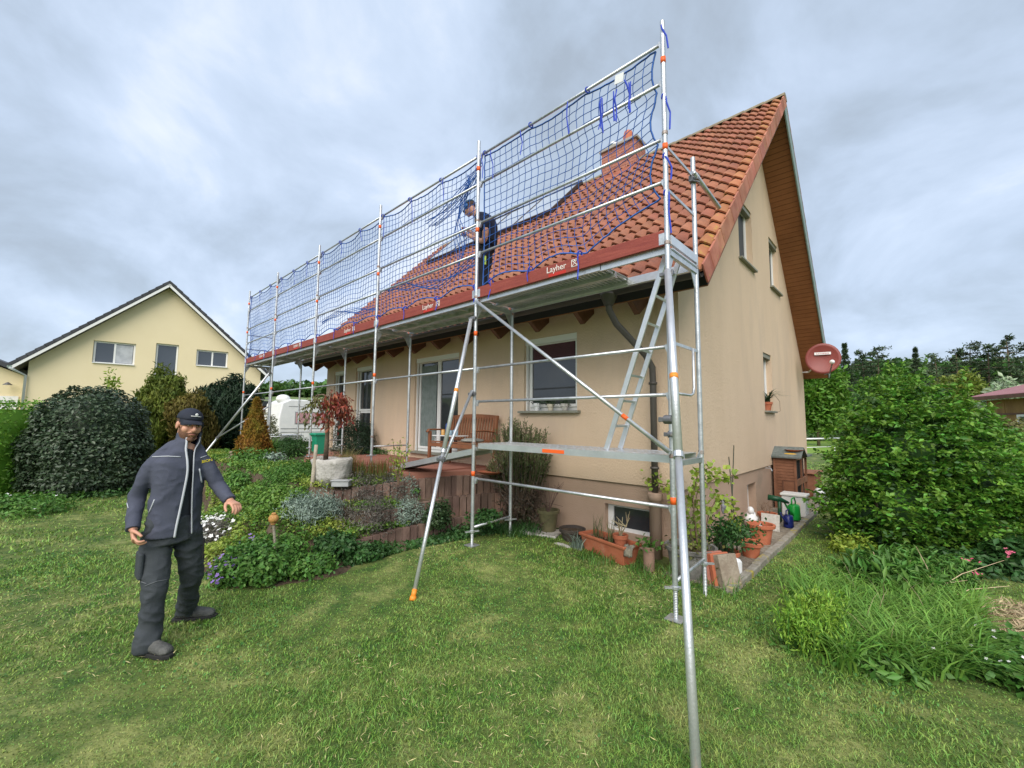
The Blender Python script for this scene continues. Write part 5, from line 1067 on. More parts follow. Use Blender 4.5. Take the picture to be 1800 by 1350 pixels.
# bench with tray and cups
def bench():
    x0, x1, yb_, yf, z = -5.02, -3.72, 1.42, .92, .985; t = T('wooden_bench', 'slatted brown wooden garden bench against the wall behind the rosemary', 'bench', (-4.35, 1.2, z)); z0 = z
    mb = MB(); n = 17
    for i in range(n): x = x0+.09+(x1-x0-.18)*i/(n-1); mb.box((x, yb_+.03, z0+.68), (.035, .016, .40), rx=-.12)
    mb.obj('back_slats', benchwood, t)
    mb = MB(); V = [];
    for i in range(13):
        f = i/12; zt = z0+.90+.03*math.sin(f*math.pi); V += [(x0+(x1-x0)*f, yb_+.055, zt-.07), (x0+(x1-x0)*f, yb_+.055, zt+.01), (x0+(x1-x0)*f, yb_+.085, zt+.01), (x0+(x1-x0)*f, yb_+.085, zt-.07)]
    F = [(i*4+j, i*4+(j+1) % 4, (i+1)*4+(j+1) % 4, (i+1)*4+j) for i in range(12) for j in range(4)]+[(3, 2, 1, 0), (48, 49, 50, 51)]; mb.add(V, F); mb.box(((x0+x1)/2, yb_+.0, z0+.46), (x1-x0-.1, .03, .05)); mb.obj('back_rails', benchwood, t)
    mb = MB()
    for k in range(6): mb.box(((x0+x1)/2, yf+.04+k*.08, z0+.43-.005*k), (x1-x0-.02, .066, .02))
    mb.obj('seat', benchwood, t)
    mb = MB(); mb.box(((x0+x1)/2, yf+.025, z0+.375), (x1-x0-.1, .022, .07)); mb.obj('apron', benchwood, t)
    mb = MB()
    for x in (x0+.03, x1-.03): mb.box((x, yf+.03, z0+.31), (.055, .05, .62)); mb.box((x, yb_+.03, z0+.45), (.05, .05, .90), rx=-.05)
    for l_ in objs(mb, 'leg', benchwood, t): bevel(l_, .006)
    mb = MB()
    for x in (x0+.03, x1-.03): mb.path([(x, yf-.04, z0+.60), (x, yf, z0+.645), (x, yf+.25, z0+.645), (x, yb_+.02, z0+.62)], [(.016, .035)]*4, 8, ref=(0, 0, 1))
    objs(mb, 'armrest', benchwood, t)
    zc = z0+.44; tr = T('serving_tray', 'pale tray with breakfast things on the bench seat', 'tray', (-4.6, 1.1, zc)); mb = MB(); mb.box((-4.55, 1.08, zc+.10), (.62, .36, .015)); bevel(mb.obj('tray_plate', offwhite, tr), .006)
    mb = MB(); mb.tube((-4.82, 1.22, zc), (-4.82, 1.22, zc+.092), .012, 6); mb.tube((-4.30, 1.22, zc), (-4.30, 1.22, zc+.092), .012, 6); mb.tube((-4.82, .95, zc), (-4.82, .95, zc+.092), .012, 6); mb.tube((-4.30, .95, zc), (-4.30, .95, zc+.092), .012, 6); objs(mb, 'foot', alu, tr)
    for i, (x, r, h, m_, nm, lab) in enumerate(((-4.36, .045, .10, M('pale_blue_cup', (.35, .5, .62), rough=.3), 'cup', 'pale blue cup, rightmost on the tray on the bench'), (-4.50, .04, .09, M('bluegrey_cup', (.22, .32, .40), rough=.3), 'cup', 'blue-grey cup in the middle of the tray on the bench'), (-4.58, .045, .22, M('blue_carton', (.03, .07, .30), rough=.4), 'carton', 'blue and white carton standing on the tray'), (-4.72, .035, .10, M('amber_jar', (.6, .33, .10), rough=.3), 'jar', 'amber jar on the tray left of the blue carton'))):
        mb = MB(); mb.lathe((x, 1.05, zc+.109), [(r*.85, 0), (r, h*.3), (r, h), (r*.85, h), (r*.8, h*.3), (0, h*.25)] if nm == 'cup' else [(r, 0), (r*1.02, h*.05), (r, h*.85), (r*.6, h), (0, h)], 14); tag(mb.obj(nm, m_, None, True, (x, 1.05, zc+.109)), lab, nm)
    mb = MB(); mb.ball((-3.98, 1.12, z0+.475), (.22, .2, .04), 14, 8); tag(mb.obj('seat_cushion', M('grey_cushion', (.25, .25, .22), (.33, .33, .3), 9), None, True, (-3.98, 1.12, z0+.44)), 'grey-green flat cushion on the right end of the bench seat', 'cushion')
bench()
mb = MB(); c = AT(862, 829, 'z', 1.0); mb.lathe((c[0], c[1], .97), [(.15, 0), (.21, .035), (.215, .04), (.15, .02), (0, .02)], 22); tag(mb.obj('clay_saucer', terra, None, True, (c[0], c[1], .97)), 'wide terracotta saucer on the terrace edge under the scaffold deck', 'saucer')
pot('terracotta_pot', 'ribbed terracotta pot in front of the stone trough', np.array([*AT(596, 842, 'z', .82)[:2], .82]), .10, .16, terra, .014)
def tub():
    c = AT(600, 856, 'z', .84); t = T('plastic_tub', 'grey see-through plastic tub on the corner of the upper wall', 'tub', c); mb = MB(); mb.box(c+[0, 0, .05], (.24, .14, .08), rz=.8); bevel(mb.obj('tub_body', M('grey_plastic', (.32, .33, .34), (.42, .43, .43), 5, .35), t), .01); mb = MB(); mb.box(c+[0, 0, .095], (.27, .17, .012), rz=.8); bevel(mb.obj('rim', M('grey_plastic', (.3, .3, .3)), t), .005)
tub()
def bin_():
    c = PX(560, 798, 8.4); t = T('green_bin', 'green plastic bin behind the wooden stake on the terrace', 'bin', c); mb = MB(); V = []
    for hw, z in ((.07, 0), (.115, .40), (.14, .41), (.14, .46)):
        for a, b in ((-1, -1), (1, -1), (1, 1), (-1, 1)): V.append((c[0]+a*hw, c[1]+b*hw, c[2]+z*.9))
    mb.add(V, [(i*4+j, i*4+(j+1) % 4, (i+1)*4+(j+1) % 4, (i+1)*4+j) for i in range(3) for j in range(4)]+[(3, 2, 1, 0), (12, 13, 14, 15)]); bevel(mb.obj('bin_body', M('bin_green', (.02, .26, .15), (.025, .30, .18), 3, .4), t), .01)
    mb = MB()
    for k in range(4): mb.b2((c[0]-.07+k*.04, c[1]-.11, c[2]+.05), (c[0]-.06+k*.04, c[1]-.07, c[2]+.32))
    mb.obj('ribs', M('bin_green', (0, 0, 0)), t)
bin_()
def pipeplanter():
    c = AT(447, 800, 'z', .72); fd = fdof(c); h = .42; t = T('pipe_planter', 'pale concrete pipe used as a planter with yellow-green foliage', 'planter', c); mb = MB(); mb.lathe(c, [(.19, 0), (.19, h), (.15, h), (.15, h*.8), (0, h*.8)], 20); mb.obj('pipe', M('pale_concrete', (.42, .38, .32), (.5, .46, .4), 5, .9, 0, .5, 30), t)
    P, d = lumps_pts([(c[0], c[1], c[2]+h+.15, .32, .32, .24)], 1300, lo=.3, cull=0); V, F = leafV(P, unit(d+[0, 0, .5]), .08*rng.uniform(.6, 1.2, len(P)), .4); npobj('foliage', V, F, lf_yelgrn, t)
pipeplanter()
# rosemary against the wall
def rosemary():
    c = np.array([-2.95, 1.18, .42]); t = T('rosemary_bush', 'large upright rosemary bush with dry lower branches at the terrace corner', 'shrub', c); P = []; D = []; mb = MB(); dry = []
    for k in range(250):
        a = rng.uniform(0, 6.28); sp = rng.uniform(.05, .52); tip = np.array([c[0]+math.cos(a)*sp*1.15, min(c[1]+math.sin(a)*sp*.75, 1.55), rng.uniform(1.35, 1.92)-sp*.55]); m_ = lerp(c, tip, .5)+[math.cos(a)*.12, math.sin(a)*.06, -.05]
        mb.path([c+rng.normal(size=3)*.05, m_, tip], [.012, .008, .004], 4)
        for q in range(66): f = rng.uniform(.45, 1.0); p = c*(1-f)**2+2*m_*f*(1-f)+tip*f*f; P.append(p+rng.normal(size=3)*.012); D.append(tip-m_)
        for q in range(9): f = rng.uniform(.15, .75); p = c*(1-f)**2+2*m_*f*(1-f)+tip*f*f; dry.append(p+rng.normal(size=3)*.05)
    mb.obj('branches', M('dry_branch', (.10, .07, .05), (.17, .12, .085), 9), t); P = np.array(P); D = unit(np.array(D)); V, F = leafV(P, unit(rng.normal(size=P.shape)), .055*rng.uniform(.7, 1.2, len(P)), .22, along=D); npobj('foliage', V, F, lf_rosem, t)
    dry = np.array(dry); V, F = leafV(dry, unit(rng.normal(size=dry.shape)), .07, .10); npobj('dry_twigs', V, F, lf_lav, t)
    t = T('dry_brush', 'dark tangle of dry brown brushwood below the rosemary bush', 'brushwood', (-2.9, 1.2, .15)); mb = MB()
    for k in range(130):
        p = np.array([-2.95+rng.normal()*.22, 1.22+rng.normal()*.12, rng.uniform(.15, .8)]); q = p+rng.normal(size=3)*[.22, .12, .22]; q[1] = min(q[1], 1.56); mb.path([p, lerp(p, q, .5)+rng.normal(size=3)*.03, q], [.006, .005, .002], 4)
    mb.obj('twigs', M('dark_brush', (.07, .045, .035), (.12, .085, .06), 9), t); P = np.stack([rng.normal(size=700)*.20-2.95, np.minimum(1.2+rng.normal(size=700)*.15, 1.55), rng.uniform(.13, .62, 700)], 1); V, F = leafV(P, unit(rng.normal(size=P.shape)), .05, .5); npobj('leaves', V, F, LM('dry_leaf', (.07, .05, .03), (.05, .07, .03), 5), t)
rosemary()
tuft('wild_grass', 'unmown dark grass tufts at the foot of the wall below the brushwood', 'grass tuft', np.array([-2.75, .95, .13]), .35, 420, .20, .012, .6, lf_deep)
for x, y, n, lab in ((-1.3, .88, 200, 'unmown grass tufts in front of the long planter'), (-.6, .85, 110, 'unmown grass tufts before the narrow pot'), (.05, .95, 90, 'weeds growing at the foot of the leaning slabs')): tuft('wild_grass', lab, 'grass tuft', np.array([x, y, .09]), .28, n, .13, .010, .7, lf_green)
# ================================================================== right hand side
FD = 6.1
def shoots(t):
    L0 = lp([(1590, 790, .62), (1532, 830, .40), (1680, 820, .60), (1570, 890, .72), (1670, 900, .74), (1518, 900, .34), (1725, 860, .48), (1620, 950, .5), (1540, 950, .30), (1635, 725, .28), (1560, 730, .24), (1600, 690, .15), (1690, 740, .22), (1520, 758, .15)], FD)
    C_, d = lumps_pts(L0, 1500, lo=.78, nz=.26, cull=.7, zmin=.12); ax = unit(d*[1, 1, .2]+[0, 0, .05]); sd = np.stack([-ax[:, 1], ax[:, 0], np.zeros(len(ax))], 1); k = 20
    f = rng.random((len(C_), k, 1)); s_ = rng.normal(size=(len(C_), k, 1))*.045; P = (C_[:, None]+ax[:, None]*(f*.24-.06)+sd[:, None]*s_+rng.normal(size=(len(C_), k, 3))*.012).reshape(-1, 3); A = (ax[:, None]*.6+sd[:, None]*np.sign(s_)*.9+np.array([0, 0, -.1])).reshape(-1, 3)
    V, F = leafV(P, unit(np.array([[0, 0, 1.]])+rng.normal(size=P.shape)*.25), .070*rng.uniform(.45, 1.35, len(P)), .58, along=A); npobj('leaf_sprays', V, F, lf_shrub, t)
    L_ = lp([(1590, 790, .62), (1532, 830, .40), (1680, 820, .60), (1570, 890, .72), (1670, 900, .74), (1518, 900, .34), (1725, 860, .48), (1635, 725, .28), (1560, 730, .24), (1600, 690, .15), (1690, 740, .22), (1520, 758, .15)], FD)
    P, d = lumps_pts(L_, 260, lo=.9, nz=.1, cull=.9); mb = MB(); Q = []; A = []; Nn = []
    for p, dd in zip(P, d):
        if dd[2] < -.3: continue
        v = dd*.7+np.array([0, 0, .75])+rng.normal(size=3)*.25; v /= np.linalg.norm(v); ln = rng.uniform(.14, .42)*(1.2 if dd[2] > .5 else .8); e_ = p+v*ln; mb.path([p-v*.1, p+v*ln*.5, e_], [.006, .005, .002], 4)
        for q in range(int(ln*80)): f = rng.random(); o_ = rng.normal(size=3); o_ -= v*(o_@v); o_ /= np.linalg.norm(o_); Q.append(p+v*ln*f); A.append(o_+v*.6); Nn.append(v+np.array([0, 0, .6]))
    npobj('young_shoots', mb.V, mb.F, lf_cover, t)['kind'] = 'stuff'; Q, A, Nn = map(np.array, (Q, A, Nn)); V, F = leafV(Q, unit(Nn), .085*rng.uniform(.5, 1.2, len(Q)), .55, along=A); npobj('shoot_leaves', V, F, LM('leaf_fresh_light', (.12, .27, .03), (.19, .36, .05)), t)
bush('leafy_shrub', 'large fresh green leafy shrub right of the house, biggest bush on that side', 'shrub', (1.35, 4.3, .07),
     lp([(1590, 790, .62), (1532, 830, .40), (1680, 820, .60), (1570, 890, .72), (1670, 900, .74), (1518, 900, .34), (1725, 860, .48), (1620, 950, .5), (1540, 950, .30), (1635, 725, .28), (1560, 730, .24), (1600, 690, .15), (1690, 740, .22), (1520, 758, .15), (1655, 690, .12), (1535, 705, .11), (1720, 770, .2)], FD),
     5000, .06, lf_deep, asp=.6, up=1.0, lo=.4, nz=.28, cull=.6, core=.55, extra=shoots, trunk=stems_to((1.35, 4.3, .07), [PX(u, v, FD) for u, v in ((1520, 800), (1600, 760), (1690, 800), (1560, 900), (1660, 850), (1620, 740), (1560, 760), (1685, 780), (1500, 870), (1510, 940))], .03, .008), tm=(bark, 'branches'), jit=.9)
bush('variegated_shrub', 'yellow and dark variegated shrub at the right edge behind the fresh green shrub', 'shrub', tuple(PX(1790, 965, 7.2)-[0, 0, .0]), lp([(1790, 860, .55), (1830, 900, .6), (1780, 930, .38)], 7.2), 2600, .11, lf_varieg, asp=.75, core=.75)
def beechy():
    bush('beech_bush', 'olive green bush in front of the wooden shed at the right edge', 'shrub', tuple(AT(1790, 905, 'z', .08)), lp([(1755, 785, .62), (1810, 795, .7), (1720, 810, .45)], 9.5), 4200, .10, lf_oliv, asp=.55, core=.7)
    bush('low_hedge_plant', 'light green sprawling branches between the big shrub and the right edge', 'shrub', tuple(AT(1760, 960, 'z', .08)), lp([(1745, 800, .34), (1780, 790, .34), (1760, 850, .35)], 6.6), 1700, .08, lf_shrub, asp=.6)
beechy()
def peony():
    c = gp(1740, 1050); t = bush('bleeding_heart', 'dark green perennial with pink heart flowers at the right edge', 'flower', c, lp([(1700, 1015, .30), (1760, 1030, .36), (1800, 1010, .4), (1660, 1000, .2)], 5.0), 4200, .085, lf_deep, asp=.55, core=.6, up=.9, lo=.5)
    flowers(t, np.concatenate([PX(1712, 1010, 4.7)+rng.normal(size=(16, 3))*[.035, .035, .02], PX(1773, 1032, 4.6)+rng.normal(size=(5, 3))*.02, PX(1772, 968, 4.9)+rng.normal(size=(7, 3))*.025, PX(1703, 985, 4.8)+rng.normal(size=(7, 3))*[.04, .04, .008]]), .022, petalp)
peony()
def tallgrass():
    spots = [(1405, 1140, 'euph'), (1440, 1120, 'euph'), (1390, 1110, 'euph'), (1450, 1160, 'euph')]
    c = gp(1430, 1150); t = T('spurge', 'bright lime green leafy perennial at the left end of the weedy patch', 'plant', c); P = []; mb = MB(); PP = []
    for k in range(120):
        u = rng.uniform(1385, 1475); v = rng.uniform(1095, 1165); b = gp(u, v, .08); h = rng.uniform(.18, .33); tip = b+[rng.normal()*.05, rng.normal()*.05, h]; mb.path([b, tip], [.004, .003], 4)
        for q in range(38): f = rng.random()**.6; PP.append(lerp(b, tip, f)+rng.normal(size=3)*.018)
    mb.obj('stems', lf_green, t); PP = np.array(PP); V, F = leafV(PP, unit(rng.normal(size=PP.shape)+[0, 0, .8]), .048*rng.uniform(.6, 1.2, len(PP)), .26, along=np.tile([0, 0, .7], (len(PP), 1))); npobj('leaves', V, F, LM('leaf_spurge', (.20, .38, .04), (.28, .46, .06)), t)
    # long grasses
    t = T('meadow_clump', 'tall unmown green grass with dry stalks in the weedy patch', 'grass clump', gp(1530, 1170)); P = []
    for u in np.arange(1400, 1720, 6.0):
        for v in np.arange(1040, 1195, 12.0):
            vmax = 1165+ (u-1400)*.12
            if v < vmax and v > 1035+max(0, (u-1560))*.25 and not (u < 1470 and v > 1085): P.append(gp(u+rnd.uniform(-4, 4), v+rnd.uniform(-5, 5), .08))
    P = np.array(P); P = np.repeat(P, 9, 0)+rng.normal(size=(len(P)*9, 3))*[.03, .03, 0]; V, F = bladesV(P, rng.uniform(.16, .38, len(P)), .018, .95, 4); npobj('blades', V, F, LM('blade_tall', (.14, .30, .045), (.20, .38, .065)), t)
    P = np.array([gp(rng.uniform(1480, 1660), rng.uniform(1060, 1170), .08) for _ in range(22)]); V, F = bladesV(P, rng.uniform(.35, .6, len(P)), .006, .5, 4); npobj('dry_stalks', V, F, strawM, t)
    t = T('dry_stalks', 'long dry straw-coloured stalks leaning right over the mulch', 'dead stems', gp(1650, 1120)); mb = MB()
    for (a, b) in (((1600, 1130, 4.1), (1700, 1020, 4.3)), ((1620, 1150, 4.1), (1765, 985, 4.4)), ((1640, 1130, 4.0), (1775, 1030, 4.1)), ((1655, 1110, 4.1), (1610, 960, 4.4)), ((1560, 1110, 4.2), (1535, 970, 4.4)), ((1600, 1090, 4.3), (1600, 985, 4.3)), ((1660, 1150, 3.9), (1690, 1080, 3.9)), ((1610, 1140, 4.0), (1670, 1060, 4.0)), ((1640, 1160, 3.9), (1755, 1120, 3.8))):
        A = PX(*a); A[2] = .09; B = PX(*b); mb.path([A, lerp(A, B, .5)+[0, 0, .06], B], [.005, .004, .002], 4)
    mb.obj('stalk_bundle', strawM, t)
    # leaves low between
    for k, (u, v, r, n, lab) in enumerate(((1560, 1185, .20, 500, 'broad leaved green weed at the front edge of the weedy patch'), (1500, 1170, .14, 300, 'small leafy weed beside the lime green perennial'))):
        mound('weed', lab, 'weed', u, v, r, .15, n, .075, lf_green, .4)
    c = gp(1385, 1135); mound('dandelion_leaf', 'flat rosette of pale green leaves on the lawn edge', 'weed', 1378, 1138, .07, .03, 24, .10, lf_green, .4)
    mound('leafy_perennial', 'mid green lily-like leaves behind the tall grass, in front of the big shrub', 'plant', 1560, 1040, .42, .36, 1500, .13, lf_green, .25, blades=1)
    mound('leafy_perennial', 'low green rose shoots at the foot of the big shrub on its left', 'plant', 1500, 975, .28, .25, 700, .06, lf_yelgrn, .5)
    mound('leafy_perennial', 'fine feathery green plant right of the lily-like leaves', 'plant', 1640, 1020, .35, .34, 1500, .08, lf_green, .25)
tallgrass()
def mulch():
    P = [gp(u, v, .08) for u, v in ((1668, 1085), (1700, 1060), (1760, 1062), (1860, 1075), (1960, 1100), (1960, 1170), (1860, 1150), (1760, 1130), (1700, 1115))]
    mb = MB(); mb.prism([(p[0], p[1], .0) for p in P], (0, 0, .092)); struct(mb.obj('mulch_soil', M('mulch_base', (.24, .16, .09), (.36, .27, .16), 18, .95, 0, 1, 50)))
    c = np.mean(P, 0); n = 3800; x = rng.uniform(min(p[0] for p in P), max(p[0] for p in P), n*2); y = rng.uniform(min(p[1] for p in P), max(p[1] for p in P), n*2); k = inpoly(x, y, P); x = x[k][:n]; y = y[k][:n]
    Q = np.stack([x, y, .095+rng.random(len(x))*.03], 1); V, F = leafV(Q, unit(rng.normal(size=Q.shape)*.25+[0, 0, 1]), rng.uniform(.03, .10, len(Q)), .16, .02); tag(npobj('straw_mulch', V, F, strawM), 'brown straw and wood chip mulch at the right edge', 'mulch', kind='stuff')
mulch()
def strawb():
    n = 4200; P = []; 
    poly = [gp(u, v, .08) for u, v in ((1660, 1130), (1700, 1118), (1760, 1135), (1860, 1160), (1980, 1200), (1960, 1320), (1850, 1245), (1760, 1210), (1690, 1195), (1600, 1190))]
    x = rng.uniform(min(p[0] for p in poly), max(p[0] for p in poly), n*3); y = rng.uniform(min(p[1] for p in poly), max(p[1] for p in poly), n*3); k = inpoly(x, y, poly); x = x[k][:n]; y = y[k][:n]
    Q = np.stack([x, y, .09+rng.random(len(x))*.13], 1); V, F = leafV(Q, unit(rng.normal(size=Q.shape)*.35+[0, 0, 1]), .060*rng.uniform(.6, 1.2, len(Q)), .75); tag(npobj('strawberry_patch', V, F, lf_green), 'strawberry plants covering the ground at the lower right edge', 'strawberry plants', kind='stuff')
    k = rng.choice(len(Q), 26); t = T('strawberry_blossoms', 'scattered small white blossoms standing over the strawberry leaves', 'flowers', (float(x.mean()), float(y.mean()), .1)); flowers(t, Q[k]*[1, 1, 0]+[0, 0, .235], .014, petalw, 'blossom'); k = rng.choice(len(Q), 3); flowers(t, Q[k]*[1, 1, 0]+[0, 0, .225], .018, petaly, 'yellow_blossom', 8)
strawb()
# ================================================================== left background
def boxbush(name, label, cat_, c0, ex, ey, hz, n, size, mat, asp=.5, core=True, group=None):
    """clipped hedge: c0 corner on the ground, ex/ey horizontal edge vectors"""
    c0 = np.array(c0, float); ex = np.array(ex, float); ey = np.array(ey, float); t = T(name, label, cat_, c0+(ex+ey)/2, group); L0, L1_ = np.linalg.norm(ex), np.linalg.norm(ey); ar = np.array([L0*hz, L0*hz, L1_*hz, L1_*hz, L0*L1_]); k = rng.choice(5, n, p=ar/ar.sum()); a, b = rng.random(n), rng.random(n); P = np.zeros((n, 3)); Nn = np.zeros((n, 3))
    up = np.array([0, 0, hz]); uy = ey/L1_; ux = ex/L0
    for i in range(5):
        q = k == i; A = a[q][:, None]; B = b[q][:, None]
        P[q] = [c0+ex*A+up*B, c0+ey+ex*A+up*B, c0+ey*A+up*B, c0+ex+ey*A+up*B, c0+up+ex*A+ey*B][i]; Nn[q] = [-uy, uy, -ux, ux, np.array([0, 0, 1.])][i]
    P += Nn*(rng.normal(size=(n, 1))*.05-.04+.05*np.sin(P[:, :1]*2.3+P[:, 2:]*3)); S = [leafV(P, unit(Nn+[0, 0, .5]), size*rng.uniform(.6, 1.3, n), asp)]
    if core:
        m_ = .12; q = [c0+ux*m_+uy*m_, c0+ex-ux*m_+uy*m_, c0+ex+ey-ux*m_-uy*m_, c0+ey+ux*m_-uy*m_]; V = np.array(q+[p+up-[0, 0, m_] for p in q]); F = np.array([(0, 1, 5), (0, 5, 4), (1, 2, 6), (1, 6, 5), (2, 3, 7), (2, 7, 6), (3, 0, 4), (3, 4, 7), (4, 5, 6), (4, 6, 7)]); S.append((V, F))
    V, F = cat(S); npobj('foliage', V, F, mat, t); return t
c = PX(160, 772, 9.9); bush('laurel_ball', 'huge round clipped dark laurel bush on the lawn behind the man, glossy leaves', 'shrub', (c[0], c[1], .07), [(c[0], c[1], 1.26, 1.02, 1.02, 1.24), (c[0]+.1, c[1], .75, 1.04, 1.04, .95), (c[0]-.05, c[1]-.05, 1.0, 1.04, 1.02, 1.1)], 24000, .088, lf_laurel, asp=.55, core=.88, up=1.0, lo=.87, nz=.07, cull=.9, jit=.8)
c = PX(49, 866, 9.3); d = PX(-500, 1000, 5.6)-c; d[2] = 0; d = d/np.linalg.norm(d)*6; e_ = np.array([-.9, .35, 0]); boxbush('clipped_hedge', 'light green clipped hedge at the left edge beside the laurel ball', 'hedge', (c[0], c[1], .05), d, e_, 2.02, 12000, .075, lf_hedge)
mound('ground_plants', 'low leafy plants with tiny white flowers in front of the clipped hedge', 'plant', 20, 905, .8, .35, 1800, .08, lf_green, .5, flow=(petalw, 12, .025))
mound('ground_plants', 'low green plants with white flowers at the foot of the laurel ball', 'plant', 95, 878, .6, .2, 900, .08, lf_green, .5, flow=(petalw, 14, .03)); mound('ground_plants', 'strip of leafy plants at the right foot of the laurel ball', 'plant', 215, 866, .9, .16, 800, .08, lf_deep, .5)
def cone(name, label, u, vt, vb, wpx, fd, n, mat, size, asp=.3, round_=.5, cat_='conifer', upw=.9, core=.7, group=None, top=.1):
    b = PX(u, vb, fd); t_ = PX(u, vt, fd); h = t_[2]-b[2]; r = wpx/2*fd/746/math.hypot(1, (u-900)/746); t = T(name, label, cat_, (b[0], b[1], b[2]), group); z = rng.random(n); prof = (np.sin(np.clip(z*1.05+.10, 0, 1)*math.pi)**round_)*(1-z**2.2*.6) if round_ < 1.5 else np.minimum(1, (1-z)*1.15+.02)*np.minimum(1, .65+z*3)
    prof = np.maximum(prof, top*(1-z)+.01); a = rng.uniform(0, 6.283, n); q = 1+.13*np.sin(a*5+z*14)+.1*np.sin(a*9-z*23+1); rr = r*prof*q*(.72+.30*rng.random(n)**.6); P = np.stack([b[0]+np.cos(a)*rr, b[1]+np.sin(a)*rr, b[2]+z*h], 1); D = np.stack([np.cos(a), np.sin(a), np.full(n, .3)], 1)
    al = D*[.6, .6, 0]+np.array([0, 0, upw]); V, F = leafV(P, unit(D), size*rng.uniform(.6, 1.3, n), asp, along=al); S = [(V, F)]
    if core:
        mb = MB(); zz = np.linspace(0, .97, 12); pr_ = (np.sin(np.clip(zz*1.05+.10, 0, 1)*math.pi)**round_)*(1-zz**2.2*.6) if round_ < 1.5 else np.minimum(1, (1-zz)*1.15+.02)*np.minimum(1, .65+zz*3); mb.lathe(b, [(r*core*max(p_, .02), z_*h) for p_, z_ in zip(pr_, zz)], 14); F2 = [f for f in mb.F if len(f) == 4]; F2 = np.array(F2); S.append((np.array(mb.V), np.concatenate([F2[:, [0, 1, 2]], F2[:, [0, 2, 3]]])))
    V, F = cat(S); npobj('foliage', V, F, mat, t); return t
def egg(name, label, u, vc, rw, rz, fd, n, mat_, size, asp=.28):
    c = PX(u, vc, fd); bush(name, label, 'conifer', (c[0], c[1], .1), [(c[0], c[1], c[2], rw, rw, rz)]+[(c[0]+rng.normal()*rw*.3, c[1]+rng.normal()*rw*.3, c[2]+rng.uniform(-.3, .68)*rz, rw*rng.uniform(.5, .75), rw*.6, rz*rng.uniform(.28, .45)) for _ in range(9)], n, size, mat_, asp=asp, core=.72, lo=.75, nz=.16, cull=.7, along=(0, 0, 1.), up=.2)
egg('thuja', 'yellow-green rounded thuja behind the laurel ball', 279, 730, .52, 1.32, 13, 9000, lf_thuja, .15)
egg('bronze_thuja', 'bronze-green rounded conifer directly behind the man\'s cap', 338, 765, .50, 1.05, 12, 7000, lf_thuja2, .14)
egg('yew', 'dark green bushy yew left of the far scaffold props', 406, 738, .68, 1.20, 13.5, 12000, lf_yew, .20, .16)
cone('golden_conifer', 'small orange and gold cone-shaped conifer in the flower bed', 445, 703, 812, 66, 9.6, 6500, lf_orange, .085, .25, 1.9)
c = PX(196, 690, 12); sap = T('young_tree', 'thin young tree top rising above the laurel ball', 'tree', (c[0], c[1], .1)); mb = MB(); mb.path([(c[0], c[1], .1), c+[0, 0, .2]], [.02, .01], 5); mb.obj('trunk', bark, sap); P = PX(196, 671, 12)+rng.normal(size=(90, 3))*[.09, .09, .15]; V, F = leafV(P, unit(rng.normal(size=P.shape)), .12, .5); npobj('foliage', V, F, lf_yelgrn, sap)
